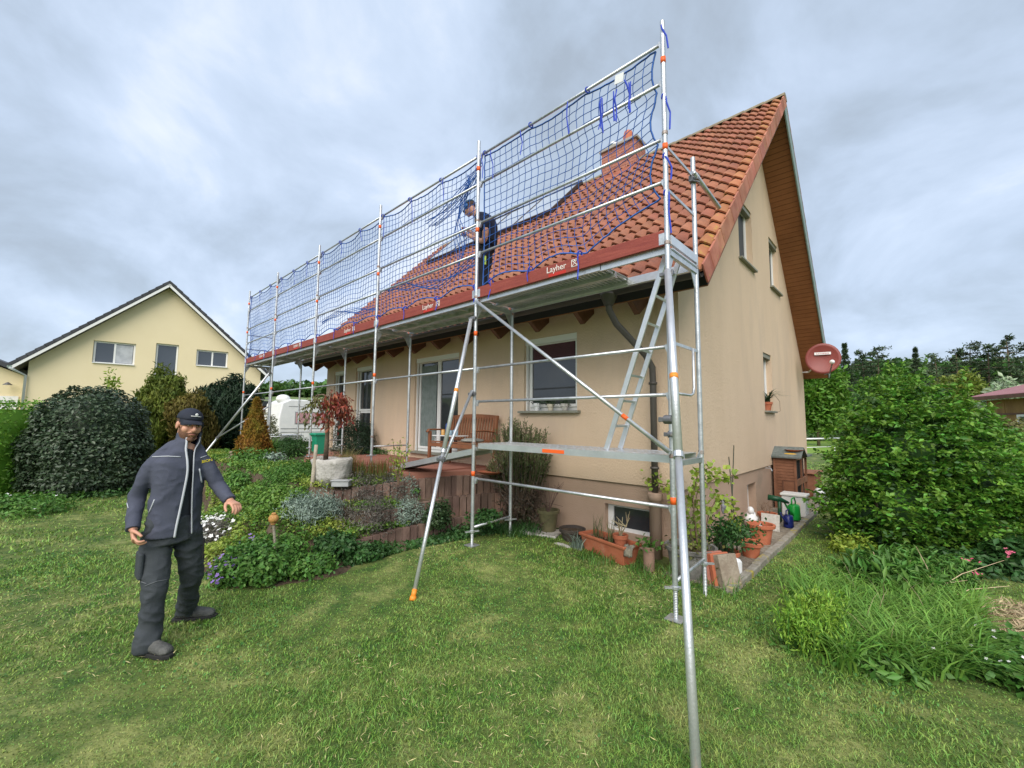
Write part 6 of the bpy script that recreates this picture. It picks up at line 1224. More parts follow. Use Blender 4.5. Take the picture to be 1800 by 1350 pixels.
# neighbouring house
def neighbour():
    D = np.array([.139, .990, 0]); D /= np.linalg.norm(D); Nn = np.array([D[1], -D[0], 0]); P0 = PX(168, 598, 22)
    def H(u, v): r = ray(u, v); return CP+r*(((P0-CP)@Nn)/(r@Nn))
    t = T('neighbour_house', 'pale yellow neighbouring house with dark tiled gable roof at the left', 'house', (H(250, 640)[0], H(250, 640)[1], .1)); back = -Nn*11
    A, B, Cp = H(52, 626), H(459, 640), H(300, 506); zg = 0
    ga = A.copy(); ga[2] = zg; gb = B.copy(); gb[2] = zg
    mb = MB(); mb.prism([ga, gb, B, Cp, A][::-1], back); wl = mb.obj('wall', render_y, t)
    # roof slabs
    for (p, q, nm) in ((H(18, 641), H(299, 497), 'l'), (H(474, 660), H(299, 497), 'r')):
        d = (q-p)/np.linalg.norm(q-p); up = np.array([0, 0, 1])-d*d[2]; up /= np.linalg.norm(up); f = Nn*.45; th = .24
        mb = MB(); mb.prism([p+f, q+f, q+f+up*.0+np.array([0, 0, -.0])-up*th, p+f-up*th], back*1.08-f*2); mb.obj('roof', darktile, t)
        mb = MB(); Ln = np.linalg.norm(q-p); k = int(Ln/.38)
        for i in range(k):
            a = p+d*(i*Ln/k-.03); b = p+d*((i+1)*Ln/k); mb.prism([a+f+Nn*.02+up*.03, b+f+Nn*.02, b+f+Nn*.02-up*.12, a+f+Nn*.02-up*.12], Nn*.03)
        mb.obj('verge_tiles', darktile, t); mb = MB(); mb.prism([p+f+Nn*.012-up*.14, q+f+Nn*.012-up*.14, q+f+Nn*.012-up*.26, p+f+Nn*.012-up*.26], Nn*.02); mb.obj('barge_board', white, t)
    for (u0, u1, v0, v1) in ((165, 240, 598, 638), (275, 315, 603, 684), (346, 402, 614, 643)):
        a, b = H(u0, v0), H(u1, v0); z0_, z1_ = H(u0, v1)[2], a[2]; cm = MB(); cm.prism([[a[0], a[1], z0_], [b[0], b[1], z0_], [b[0], b[1], z1_], [a[0], a[1], z1_]], -Nn*.22); V2 = [Vector(q)+Vector(Nn)*.1 if i < 4 else Vector(q) for i, q in enumerate(cm.V)]; cm.V = [tuple(q) for q in V2]; c_ = cm.obj('cutter', darkin); bmq = c_.data; import bmesh as _b; bb = _b.new(); bb.from_mesh(bmq); _b.ops.recalc_face_normals(bb, faces=bb.faces); bb.to_mesh(bmq); bb.free()
        bb = _b.new(); bb.from_mesh(wl.data); _b.ops.recalc_face_normals(bb, faces=bb.faces); bb.to_mesh(wl.data); bb.free()
        md = wl.modifiers.new('b', 'BOOLEAN'); md.operation = 'DIFFERENCE'; md.object = c_; md.solver = 'EXACT'; bpy.context.view_layer.update(); me = bpy.data.meshes.new_from_object(wl.evaluated_get(bpy.context.evaluated_depsgraph_get())); wl.modifiers.clear(); wl.data = me; bpy.data.objects.remove(c_)
    def win(u0, u1, v0, v1, n, dark=False):
        a, b = H(u0, v0), H(u1, v0); z1 = a[2]; z0 = H(u0, v1)[2]; b = b.copy(); b[2] = z1; f = Nn*.012; mb = MB(); w_ = np.linalg.norm(b-a); d = (b-a)/w_
        def rect(s0, s1, za, zb_, off, th, mbx): p = a+d*s0; q = a+d*s1; mbx.prism([[p[0], p[1], za], [q[0], q[1], za], [q[0], q[1], zb_], [p[0], p[1], zb_]] if False else [np.array([p[0], p[1], za])+Nn*off, np.array([q[0], q[1], za])+Nn*off, np.array([q[0], q[1], zb_])+Nn*off, np.array([p[0], p[1], zb_])+Nn*off], Nn*th)
        fw = .08; D0 = -.17
        rect(.01, w_-.01, z0+.01, z0+fw, D0, .05, mb); rect(.01, w_-.01, z1-fw, z1-.01, D0, .05, mb)
        for i in range(n+1): s = .01+(w_-.02-fw)*i/n; rect(s, s+fw, z0+fw, z1-fw, D0, .05, mb)
        fr = mb.obj('window', white, t); g = MB(); rect(.03, w_-.03, z0+.03, z1-.03, D0+.01, .02, g); g.obj('pane', glassb, fr)
        s = MB(); rect(.01, w_-.01, z0+.002, z0+.04, D0+.052, .20, s); s.obj('sill', white, fr)
        (lambda l_: (rect(w_*.5, w_*.93, z0+.1, z1-.12, D0+.031, .004, l_), l_.obj('curtain', M('net_curtain', (.35, .37, .40), (.5, .52, .55), 3), fr)))(MB()) if u0 == 165 else None
    win(165, 240, 598, 638, 2); win(275, 315, 603, 684, 1); win(346, 402, 614, 643, 2)
    # gutter and downpipe
    g = MB(); e0 = H(22, 640)+Nn*.5-[0, 0, .15]; g.tube(e0, e0+back*1.05, .08, 8); g.obj('gutter', guttg, t)
    g = MB(); e1 = H(46, 660)+Nn*.1; g.path([e0-[0, 0, .05], H(30, 652)+Nn*.4, e1, np.array([e1[0], e1[1], 0])], .055, 8); g.obj('downpipe', M('grey_pipe', (.45, .48, .48), rough=.5), t, True)
    # garage
    gt = T('neighbour_garage', 'low yellow garage with white door beside the neighbouring house', 'garage', (H(0, 700)[0], H(0, 700)[1], .1)); o_ = -Nn*1.2
    A, B = H(-230, 560)+o_, H(44, 662)+o_; ga = A.copy(); ga[2] = 0; gb = B.copy(); gb[2] = 0; mb = MB(); mb.prism([ga, gb, B, A][::-1], -Nn*5); mb.obj('wall', render_y, gt)
    p, q = H(44, 660)+o_, H(-230, 556)+o_; d = (q-p); up = np.array([0, 0, 1]); mb = MB(); mb.prism([p+Nn*.4+up*.02, q+Nn*.4+up*.02, q+Nn*.4+up*.24, p+Nn*.4+up*.24], -Nn*5.6); mb.obj('roof', darktile, gt)
    a, b = H(-90, 692)+o_+Nn*.02, H(21, 695)+o_+Nn*.02; mb = MB(); mb.prism([[a[0], a[1], 0], [b[0], b[1], 0], [b[0], b[1], b[2]], [a[0], a[1], b[2]]], Nn*.04); mb.obj('garage_door', offwhite, gt)
    l_ = H(4, 672)+o_+Nn*.05; mb = MB(); mb.path([l_, l_+Nn*.25], .02, 6); mb.lathe(l_+Nn*.28-[0, 0, .1], [(.03, .16), (.16, .05), (.16, .03)][::-1], 12); mb.obj('wall_lamp', dkmetal, gt)
neighbour()
# caravan and carport behind the garden
def caravan():
    A = PX(487, 790, 19.5); B = PX(655, 792, 23); A[2] = B[2] = .55; d = (B-A); Lc = np.linalg.norm(d); d /= Lc; n = np.array([d[1], -d[0], 0]);
    if n@(CP-A) < 0: n = -n
    t = T('caravan', 'white touring caravan with pinkish window parked behind the flower bed', 'caravan', (A+B)/2); W_ = 2.1; prof = [(0, .35), (.15, .25), (Lc, .25), (Lc, 2.25), (.5, 2.28), (.12, 2.1), (0, 1.4)]
    mb = MB(); mb.prism([A+d*a+[0, 0, z-.1] for a, z in prof], -n*W_); bevel(mb.obj('body', offwhite, t), .06, 3)
    def rect(nm, a0, a1, z0, z1, mt_, off=.01, th=.02): mb = MB(); mb.prism([A+d*a0+n*off+[0, 0, z0], A+d*a1+n*off+[0, 0, z0], A+d*a1+n*off+[0, 0, z1], A+d*a0+n*off+[0, 0, z1]], n*th); return bevel(mb.obj(nm, mt_, t), .015)
    rect('window', .75, 2.35, 1.05, 1.55, M('pink_blind', (.50, .28, .30), rough=.3)); rect('window_rim', .70, 2.40, 1.00, 1.60, M('grey_rubber', (.28, .29, .3)), .003, .006); rect('rear_window', 3.0, 3.7, 1.05, 1.6, glassd)
    rect('stripe', .1, Lc-.1, .78, .82, M('grey_rubber', (0, 0, 0)), .005, .006); rect('stripe', .1, Lc-.1, .62, .65, M('grey_rubber', (0, 0, 0)), .005, .006); rect('stripe', .4, Lc-.1, 1.83, 1.86, M('grey_rubber', (0, 0, 0)), .005, .006)
    mb = MB(); mb.ball(A+d*.35-n*.6+[0, 0, 2.2], (.32, .32, .22), 12, 8); mb.obj('roof_dome', white, t, True)
    mb = MB(); w_ = A+d*2.3+n*.02+[0, 0, .18]; mb.tube(w_, w_-n*.2, .30, 18); mb.obj('wheel', darkin, t)
    t2 = T('utility_trailer', 'low silver trailer with dark underside in front of the caravan', 'trailer', PX(505, 790, 17)); C0 = PX(478, 775, 16.5); C1 = PX(530, 775, 17.5); C1[2] = C0[2]; dd = C1-C0; mb = MB(); mb.prism([C0, C1, C1+[0, 0, .22], C0+[0, 0, .22]], -n*1.0); bevel(mb.obj('side_board', alu, t2), .01); mb = MB(); w_ = lerp(C0, C1, .5)+n*.05-[0, 0, .1]; mb.tube(w_, w_-n*.15, .22, 16); mb.obj('wheel', darkin, t2); mb = MB(); mb.prism([C0-[0, 0, .3], C1-[0, 0, .3], C1-[0, 0, .01], C0-[0, 0, .01]], -n*.8); mb.obj('chassis', darkin, t2)
    t3 = T('carport', 'flat dark-roofed open carport behind the caravan', 'carport', PX(520, 740, 27)); C0 = PX(462, 713, 25); C1 = PX(600, 716, 30); C1[2] = C0[2]; mb = MB(); mb.prism([C0, C1, C1+[0, 0, .28], C0+[0, 0, .28]], -n*4); mb.obj('roof', darktile, t3)
    for f in (.02, .35, .68, .97): q = lerp(C0, C1, f)-n*.2; mb = MB(); mb.b2((q[0]-.08, q[1]-.08, 0), (q[0]+.08, q[1]+.08, C0[2])); mb.obj('post', brownwood, t3)
    mb = MB(); q0, q1 = C0-n*3.6, C1-n*3.6; mb.prism([[q0[0], q0[1], 0], [q1[0], q1[1], 0], q1, q0], -n*.1); mb.obj('back_wall', hutchwood, t3)
    b = PX(463, 790, 15); bush('tan_bush', 'pale tan and green bush in front of the caravan\'s front end', 'shrub', (b[0], b[1], .4), lp([(462, 745, .40), (466, 765, .45)], 15), 900, .12, LM('leaf_tan', (.40, .36, .22), (.30, .33, .18), 4), asp=.4)
caravan()
# ================================================================== far trees
def tree(name, label, u, vt, vb, wpx, fd, n, mat, size, shape='round', group=None, cat_='tree', seed=0):
    b = PX(u, vb, fd); b[2] = float(zfar(b[0], b[1])) if fd > 30 else .08; tp = PX(u, vt, fd)[2]; h = tp-b[2]; r = wpx/2*fd/746/math.hypot(1, (u-900)/746)**.6; t = T(name, label, cat_, b, group); mb = MB(); crown0 = .15 if shape != 'pine' else .45
    mb.path([b, b+[rng.normal()*.1, rng.normal()*.1, h*.5], b+[0, 0, h*.95]], [h*.018, h*.013, h*.003], 7)
    if shape == 'round':
        L_ = [(b[0]+rng.normal()*r*.38, b[1]+rng.normal()*r*.38, b[2]+h*rng.uniform(.30, .80), *(r*rng.uniform(.42, .68),)*3) for _ in range(11)]+[(b[0], b[1], b[2]+h*.55, r*.7, r*.7, h*.34), (b[0], b[1], b[2]+h*.82, r*.4, r*.4, h*.17)]
        P, d = lumps_pts(L_, n, lo=.55, nz=.2, cull=.5); P = P[P[:, 2] < tp+.2]; Nn = unit(rng.normal(size=P.shape)*.6+[0, 0, .8])
        for k in range(7): q = L_[k]; mb.path([b+[0, 0, h*.25], (q[0], q[1], q[2])], [h*.012, h*.004], 5)
    else:
        P = []; k = 16 if shape == 'spruce' else 13; nn = []
        for i in range(k):
            z = (.10 if shape == 'spruce' else .42)+(.90 if shape == 'spruce' else .56)*i/(k-1); rr = r*max(0, 1-z)**.9+.02 if shape == 'spruce' else r*(.5+.5*math.sin(min(1, (z-.35)/.6)*math.pi))*rng.uniform(.55, 1.1)
            for q in range(6 if shape == 'spruce' else 4):
                a = rng.uniform(0, 6.28); e_ = b+[math.cos(a)*rr, math.sin(a)*rr, z*h+(-.08 if shape == 'spruce' else .03)*rr]; s_ = b+[0, 0, z*h]; mb.path([s_, e_], [h*.004, h*.0015], 4)
                m_ = max(3, n//(k*5)); f = rng.uniform(.15 if shape == 'spruce' else .4, 1.05, m_)[:, None]; P.append(s_*(1-f)+e_*f+rng.normal(size=(m_, 3))*[rr*.15, rr*.15, h*.010 if shape == 'pine' else h*.012])
        P = np.concatenate(P); Nn = unit(rng.normal(size=P.shape)*.35+[0, 0, 1])
    mb.obj('trunk', bark, t, True); V, F = leafV(P, Nn, size*rng.uniform(.6, 1.3, len(P)), .45 if shape == 'round' else .4); npobj('crown', V, F, mat, t); return t
GR = 'trees beyond the meadow on the right'
for i, (u, vt, w_, fd, sh, mt_, lab) in enumerate((
 (1492, 606, 46, 46, 'spruce', lf_pine, 'dense dark spruce just right of the satellite dish'),
 (1522, 616, 34, 52, 'pine', lf_pine, 'small thin pine between the dark spruce and the next pine'),
 (1551, 609, 44, 50, 'pine', lf_pine, 'pine with pointed top above the fresh green tree, second right of the spruce'),
 (1618, 614, 36, 50, 'spruce', lf_pine, 'slim bluish spruce standing alone above the big shrub'),
 (1652, 622, 38, 52, 'pine', LM('needle_light', (.14, .20, .11), (.2, .27, .15), 1), 'light airy pine right of the slim bluish spruce'),
 (1690, 612, 44, 50, 'pine', lf_pine, 'flat-topped pine at the left end of the pine group'),
 (1716, 600, 48, 50, 'pine', lf_pine, 'pine with wide dark crown in the middle of the pine group'),
 (1748, 604, 44, 48, 'pine', lf_pine, 'bare-stemmed pine behind the white blossoming tree'),
 (1782, 588, 46, 46, 'pine', lf_pine, 'tallest pine at the right edge of the picture'),
 (1822, 600, 50, 46, 'pine', lf_pine, 'pine cut by the right edge of the picture'))):
    tree('pine_tree' if sh == 'pine' else 'spruce_tree', lab, u, vt, 738, w_*1.5, fd, 1900 if sh == 'pine' else 5200, mt_, .26 if sh == 'spruce' else .34, sh, GR)
for (u, vt, w_, fd, n, mt_, lab) in (
 (1437, 636, 84, 34, 6500, lf_far, 'broad fresh green tree right behind the satellite dish'),
 (1572, 640, 88, 38, 6000, lf_far, 'fresh green round tree below the pointed pines'),
 (1520, 690, 60, 36, 2500, lf_wood, 'dark green bushy tree below the dark spruce'),
 (1660, 668, 60, 40, 2400, lf_far2, 'reddish-green young tree behind the top of the big shrub'),
 (1708, 650, 90, 36, 5000, lf_far2, 'yellow-green tree in front of the pine group'),
 (1775, 662, 86, 30, 4200, lf_blossom, 'white blossoming tree above the shed roof')):
    tree('broadleaf_tree', lab, u, vt, 742, w_, fd, n, mt_, .42, 'round', GR)
c = PX(1400, 742, 42); e_ = PX(1560, 742, 50)-c; e_[2] = 0; boxbush('field_hedge', 'long low clipped hedge across the far side of the meadow', 'hedge', (c[0], c[1], .1), e_, (-.5, 1.4, 0), 1.2, 5000, .3, lf_wood)
def woods():
    n = 2600; S = []
    for (t0, t1, r0, r1, nn, sz) in ((58, 84, 225, 330, 2600, 9), (-16, 16, 200, 330, 3400, 10), (60, 82, 90, 130, 60, 4), (-14, 14, 75, 170, 700, 6)):
        th = np.radians(rng.uniform(t0, t1, nn)); r = rng.uniform(r0, r1, nn); x = CP[0]-np.sin(th)*r; y = CP[1]+np.cos(th)*r; z = zfar(x, y); k = 16
        P = np.repeat(np.stack([x, y, z], 1), k, 0); P += rng.normal(size=P.shape)*[sz*.3, sz*.3, sz*.16]+[0, 0, sz*.32]; S.append(leafV(P, unit(rng.normal(size=P.shape)*.5+[0, 0, 1]), sz*.34*rng.uniform(.5, 1.2, len(P)), .7))
    V, F = cat(S); tag(npobj('distant_wood', V, F, lf_wood), 'far-off green wood covering the low hills on the horizon', 'woodland', kind='stuff')
woods()
def shed():
    A = PX(1738, 752, 15.5); B = PX(1900, 760, 12.0); A[2] = B[2] = .08; d = B-A; Ln = np.linalg.norm(d); d /= Ln; n = np.array([d[1], -d[0], 0])
    if n@(CP-A) < 0: n = -n
    zt = PX(1738, 704, 15.5)[2]; t = T('wooden_shed', 'brown wooden garden shed with red-brown roof at the right edge', 'shed', A); mb = MB(); w_ = .9; k = int(Ln/w_)
    for i in range(k+1):
        a = A+d*i*w_; b = A+d*min((i+1)*w_-.02, Ln); mb.prism([a, b, b+[0, 0, zt-.08], a+[0, 0, zt-.08]], -n*.05)
    mb.prism([A-n*.06, B-n*.06, B-n*.06+[0, 0, zt-.08], A-n*.06+[0, 0, zt-.08]], -n*3)
    mb.obj('wall', M('shed_wood', (.24, .13, .035), (.34, .20, .06), 3, .7, 0, .4, 20, stretch=(1, 1, .3)), t)
    mb = MB(); mb.prism([A+n*.012+[0, 0, zt-.62], B+n*.012+[0, 0, zt-.62], B+n*.012+[0, 0, zt-.56], A+n*.012+[0, 0, zt-.56]], n*.02); mb.obj('trim', brownwood, t)
    p = A-d*.35+n*.35+[0, 0, zt-.06]; q = B+d*.4+n*.35+[0, 0, zt-.06]; mb = MB(); mb.prism([p, q, q+[0, 0, .12], p+[0, 0, .12]], -n*1.9+np.array([0, 0, .55])); mb.obj('roof', M('red_sheet', (.30, .10, .10), (.36, .14, .13), 3, .5), t)
    mb = MB(); mb.prism([p+n*.006-[0, 0, .02], q+n*.006-[0, 0, .02], q+n*.006+[0, 0, .10], p+n*.006+[0, 0, .10]], n*.02); mb.obj('barge_board', brownwood, t)
    a0 = 1.55; z0, z1 = zt-1.25, zt-.62; mb = MB(); 
    for (s0, s1, za, zb_) in ((a0, a0+1.1, z0, z0+.07), (a0, a0+1.1, z1-.07, z1), (a0, a0+.07, z0+.07, z1-.07), (a0+1.03, a0+1.1, z0+.07, z1-.07)): p, q = A+d*s0+n*.035, A+d*s1+n*.035; mb.prism([p+[0, 0, za], q+[0, 0, za], q+[0, 0, zb_], p+[0, 0, zb_]], n*.05)
    fr = mb.obj('window', white, t); mb = MB(); p, q = A+d*(a0+.03)+n*.03, A+d*(a0+1.07)+n*.03; mb.prism([p+[0, 0, z0+.03], q+[0, 0, z0+.03], q+[0, 0, z1-.03], p+[0, 0, z1-.03]], n*.012); mb.obj('pane', glassb, fr)
shed()
def railing():
    A = PX(1395, 772, 22); B = PX(1476, 772, 24); B[2] = A[2]; t = T('white_railing', 'white metal tube railing on the meadow behind the house', 'railing', (A[0], A[1], .1)); 
    mb = MB(); mb.tube(A, B, .045, 8); mb.obj('rail', white, t, True); mb = MB(); q = [0, 0, .45]; mb.tube(A-q, lerp(A, B, .87)-q, .02, 6); mb.obj('rail', white, t, True)
    for f in (.02, .87): p = lerp(A, B, f); mb = MB(); mb.tube((p[0], p[1], 0), p-[0, 0, .45], .025, 6); mb.obj('post', white, t, True)
railing()
# ================================================================== people
from mathutils.bvhtree import BVHTree
def smoothpath(P, R, k=5):
    P = [np.array(p, float) for p in P]; R = [np.array(r if isinstance(r, tuple) else (r, r), float) for r in R]; oP, oR = [], []; n = len(P)
    for i in range(n-1):
        p0, p1, p2, p3 = P[max(i-1, 0)], P[i], P[i+1], P[min(i+2, n-1)]; r0, r1, r2, r3 = R[max(i-1, 0)], R[i], R[i+1], R[min(i+2, n-1)]
        for j in range(k):
            t = j/k; f = lambda a, b, c, d: .5*((2*b)+(-a+c)*t+(2*a-5*b+4*c-d)*t*t+(-a+3*b-3*c+d)*t**3); oP.append(f(p0, p1, p2, p3)); oR.append(np.maximum(f(r0, r1, r2, r3), .003))
    oP.append(P[-1]); oR.append(R[-1]); return oP, [tuple(map(float, r)) for r in oR]
def limb(mb, P, R, n=14, k=5, ref=None): a, b = smoothpath(P, R, k); mb.path(a, b, n, ref=ref)
def blob(mb, c, r, Rm=None, n=16, m_=12):
    q = MB(); q.ball((0, 0, 0), r, n, m_); c = Vector([float(x) for x in c]); V = [(Rm@Vector(v) if Rm is not None else Vector(v))+c for v in q.V]; mb.add(V, q.F)
def fuse(mb, name, mat, parent, voxel, iters=4, wr=0, wf=(9, 9, 22), extra=None, seed=0):
    o = mb.obj('tmp', mat); md = o.modifiers.new('r', 'REMESH'); md.mode = 'VOXEL'; md.voxel_size = voxel; s = o.modifiers.new('s', 'SMOOTH'); s.iterations = iters; s.factor = .5
    bpy.context.view_layer.update(); dg = bpy.context.evaluated_depsgraph_get(); me = bpy.data.meshes.new_from_object(o.evaluated_get(dg)); bpy.data.objects.remove(o)
    n = len(me.vertices); V = np.empty(n*3); me.vertices.foreach_get('co', V); V = V.reshape(-1, 3)
    if wr:
        Nn = np.empty(n*3); me.vertices.foreach_get('normal', Nn); Nn = Nn.reshape(-1, 3); w_ = np.array([mnoise.ridged_multi_fractal(Vector((p[0]*wf[0], p[1]*wf[1], p[2]*wf[2]+seed)), .9, 2.1, 2, .9, 2.0) for p in V]); w_ = (w_-w_.mean()); V = V+Nn*np.clip(w_, -1.5, 1.5)[:, None]*wr
    V = V-np.array(org(parent)); me.vertices.foreach_set('co', V.astype(np.float32).ravel()); me.update(); me.polygons.foreach_set('use_smooth', np.ones(len(me.polygons), bool)); me.materials.clear(); me.materials.append(mat); me.name = name
    q = bpy.data.objects.new(name, me); COL.objects.link(q); q.parent = parent; return q
skin = M('skin', (.54, .27, .18), (.62, .33, .22), 14, .5, spec=.4, bump=.1, bscale=120)
skind = M('skin_dark', (.26, .12, .08), rough=.5); hairM = M('brown_hair', (.06, .035, .02), (.10, .06, .035), 40, .8)
beardM = M('stubble', (.13, .062, .038), (.20, .10, .062), 60, .8); navy = M('cap_navy', (.014, .018, .032), (.02, .025, .04), 30, .8)
jackM = M('jacket_blue_grey', (.058, .065, .096), (.072, .080, .114), 6, .85, 0, .25, 220); shirtM = M('dark_shirt', (.022, .026, .034), (.03, .035, .045), 8, .9, 0, .2, 200)
trouM = M('work_trousers', (.036, .043, .050), (.052, .060, .068), 5, .85, 0, .3, 160); bootM = M('boot_leather', (.06, .062, .06), (.13, .13, .12), 14, .75, 0, .5, 60); soleM = M('boot_sole', (.02, .02, .02), rough=.8); piping = M('reflective_piping', (.50, .52, .56), rough=.4)
def hand(mb, w_, d, n, thumb, curl=.55, s=1.0):
    """wrist, direction, palm normal (towards which the fingers curl), thumb side vector"""
    w_ = np.array(w_, float); d = np.array(d, float)/np.linalg.norm(d); n = np.array(n, float); n = n-d*(n@d); n /= np.linalg.norm(n); x = np.cross(d, n); x = x if x@np.array(thumb) > 0 else -x
    c = w_+d*.05*s; limb(mb, [w_-d*.02, w_+d*.02*s, w_+d*.055*s, w_+d*.088*s], [(.024*s, .019*s), (.034*s, .017*s), (.043*s, .016*s), (.040*s, .013*s)], 12, 3, ref=tuple(x))
    for i, (o_, l_) in enumerate(((.031, .074), (.010, .082), (-.011, .077), (-.031, .060))):
        p = w_+d*(.085-.004*abs(i-1))*s+x*o_*s; a = curl*.5; P = [p-d*.02]; dd = d.copy()
        for k, f in enumerate((.45, .32, .23)):
            a2 = curl*(k+1)*.75*(1+.08*i); dd = d*math.cos(a2)+n*math.sin(a2); P.append(P[-1]+dd*l_*f*s+(d*.02 if k == 0 else 0))
        limb(mb, P, [.0098*s, .0092*s, .0085*s, .0070*s], 8, 3)
    p = w_+d*.022*s+x*.026*s; limb(mb, [p, p+(d*.5+x*.7+n*.25)*.034*s, p+(d*.75+x*.6+n*.45)*.062*s, p+(d*.95+x*.45+n*.55)*.085*s], [.015*s, .013*s, .011*s, .009*s], 8, 3)
def head(t, mb, c, fwd, up, s=1.0, beard=True, neck=None, cap=None, white_logo=True):
    f = Vector([float(x) for x in fwd]).normalized(); u_ = Vector([float(x) for x in up]); u_ = (u_-f*u_.dot(f)).normalized(); x = f.cross(u_); Rm = Matrix((x, f, u_)).transposed(); C_ = Vector([float(q) for q in c]); Lc = lambda a, b, z: C_+Rm@Vector((a*s, b*s, z*s))
    for cc, r in (((0, -.012, .032), (.077, .096, .096)), ((0, .012, -.045), (.064, .074, .088)), ((0, .064, -.108), (.027, .024, .02)), ((0, .078, .026), (.052, .018, .012)), ((.040, .052, -.03), (.027, .03, .03)), ((-.040, .052, -.03), (.027, .03, .03)), ((0, .080, -.065), (.028, .020, .020))): blob(mb, Lc(*cc), tuple(q*s for q in r), Rm)
    limb(mb, [Lc(0, .088, .022), Lc(0, .102, -.008), Lc(0, .112, -.030), Lc(0, .092, -.040)], [.009*s, .012*s, .0165*s, .012*s], 10, 3); 
    for e in (1, -1): blob(mb, Lc(.014*e, .098, -.033), (.009*s, .010*s, .008*s), Rm, 10, 8); blob(mb, Lc(.079*e, -.008, -.008), (.010*s, .022*s, .032*s), Rm, 12, 10)
    if neck is not None: limb(mb, [Lc(0, -.03, -.02), Lc(0, -.03, -.09), (Vector(neck)+Lc(0, -.03, -.09))/2, neck], [.056*s, .056*s, .058*s, .07*s], 14, 3)
    pieces = []
    for e in (1, -1):
        q = MB(); blob(q, Lc(.031*e, .082, .004), (.012*s, .010*s, .0075*s), Rm, 10, 8); pieces.append((q, 'eye', M('eye_white', (.55, .5, .47), rough=.3), True))
        q = MB(); blob(q, Lc(.031*e, .0905, .004), (.0055*s, .003*s, .0055*s), Rm, 8, 6); pieces.append((q, 'iris', M('iris', (.03, .02, .015), rough=.2), True))
        q = MB(); q.path([Lc(.012*e, .094, .021), Lc(.032*e, .094, .027), Lc(.052*e, .076, .020)], [.004*s, .005*s, .003*s], 6); pieces.append((q, 'eyebrow', hairM, True))
    q = MB(); q.path([Lc(-.025, .086, -.071), Lc(-.01, .099, -.066), Lc(0, .100, -.068), Lc(.01, .099, -.066), Lc(.025, .086, -.071)], [.003*s, .006*s, .006*s, .006*s, .003*s], 8); pieces.append((q, 'lips', M('lips', (.32, .12, .09), rough=.5), True))
    if beard:
        q = MB(); S = []; V = []; 
        for cc, r, nn_ in (((0, .012, -.045), (.0655, .0765, .0905), 26), ((0, .064, -.108), (.029, .027, .022), 12)):
            b = MB(); b.ball((0, 0, 0), tuple(r), nn_, nn_); keep = []
            for fc in b.F:
                m_ = sum((Vector(b.V[i]) for i in fc), Vector())/4+Vector(cc)
                if (m_.z < -.052-.3*max(0, abs(m_.x)-.05)*-1 or (abs(m_.x) > .052 and m_.z < .0)) and m_.y > -.02 and not (abs(m_.x) < .020 and m_.z > -.06): keep.append(fc)
            q.add([Lc(*(Vector(v)+Vector(cc))) for v in b.V], keep)
        q.path([Lc(-.032, .080, -.066), Lc(-.018, .096, -.054), Lc(0, .101, -.052), Lc(.018, .096, -.054), Lc(.032, .080, -.066)], [.003*s, .005*s, .006*s, .005*s, .003*s], 8); pieces.append((q, 'beard', beardM, True))
    q = MB(); b = MB(); b.ball((0, 0, 0), (.0815, .100, .100), 24, 16); keep = [fc for fc in b.F if all(b.V[i][2]+.032 < .07 and (b.V[i][1] < .03) and b.V[i][2] > -.07+.05*0 for i in fc) and sum(b.V[i][1] for i in fc)/4 < .015]
    q.add([Lc(v[0]*.99, v[1]*.985-.014, v[2]*.99+.032) for v in b.V], keep); pieces.append((q, 'hair', hairM, True))
    if cap:
        q = MB(); b = MB(); b.ball((0, 0, 0), (1, 1, 1), 28, 20)
        q.add([Lc(v[0]*.086, v[1]*.104-.012, max(v[2], -.02)*.086+.050) for v in b.V], [fc for fc in b.F if not all(b.V[i][2] < -.03 for i in fc)])
        cp = (q, 'cap', cap, True)
        q2 = MB(); V = []; F = []; n1 = 17
        for lay in (0, 1):
            for rr_ in (0, .5, 1):
                for i in range(n1): a = math.pi*(.08+.84*i/(n1-1)); ex = math.cos(a); ey = math.sin(a); rad_ = 1+.0*rr_; y = .088*ey-.012+rr_*.062*ey; V.append(Lc(ex*.083*(1-.10*rr_), y, .050-.020*rr_-.020*ex*ex*rr_-.010*rr_*rr_-lay*.004))
        K = n1*3
        for lay in (0, 1):
            for r_ in range(2):
                for i in range(n1-1): f_ = (lay*K+r_*n1+i, lay*K+r_*n1+i+1, lay*K+(r_+1)*n1+i+1, lay*K+(r_+1)*n1+i); F.append(f_ if lay else f_[::-1])
        for i in range(n1-1): F.append((2*n1+i, 2*n1+i+1, K+2*n1+i+1, K+2*n1+i))
        q2.add(V, F); pieces.append(cp); pieces.append((q2, 'cap_brim', cap, True))
        if white_logo: q = MB(); blob(q, Lc(.0, .0925, .092), (.011*s, .004*s, .011*s), Rm, 12, 8); q.path([Lc(-.035, .084, .078), Lc(-.018, .092, .0785), Lc(.018, .092, .0785), Lc(.035, .084, .078)], .0026, 6); pieces.append((q, 'cap_emblem', white, True))
    return pieces, Lc, Rm
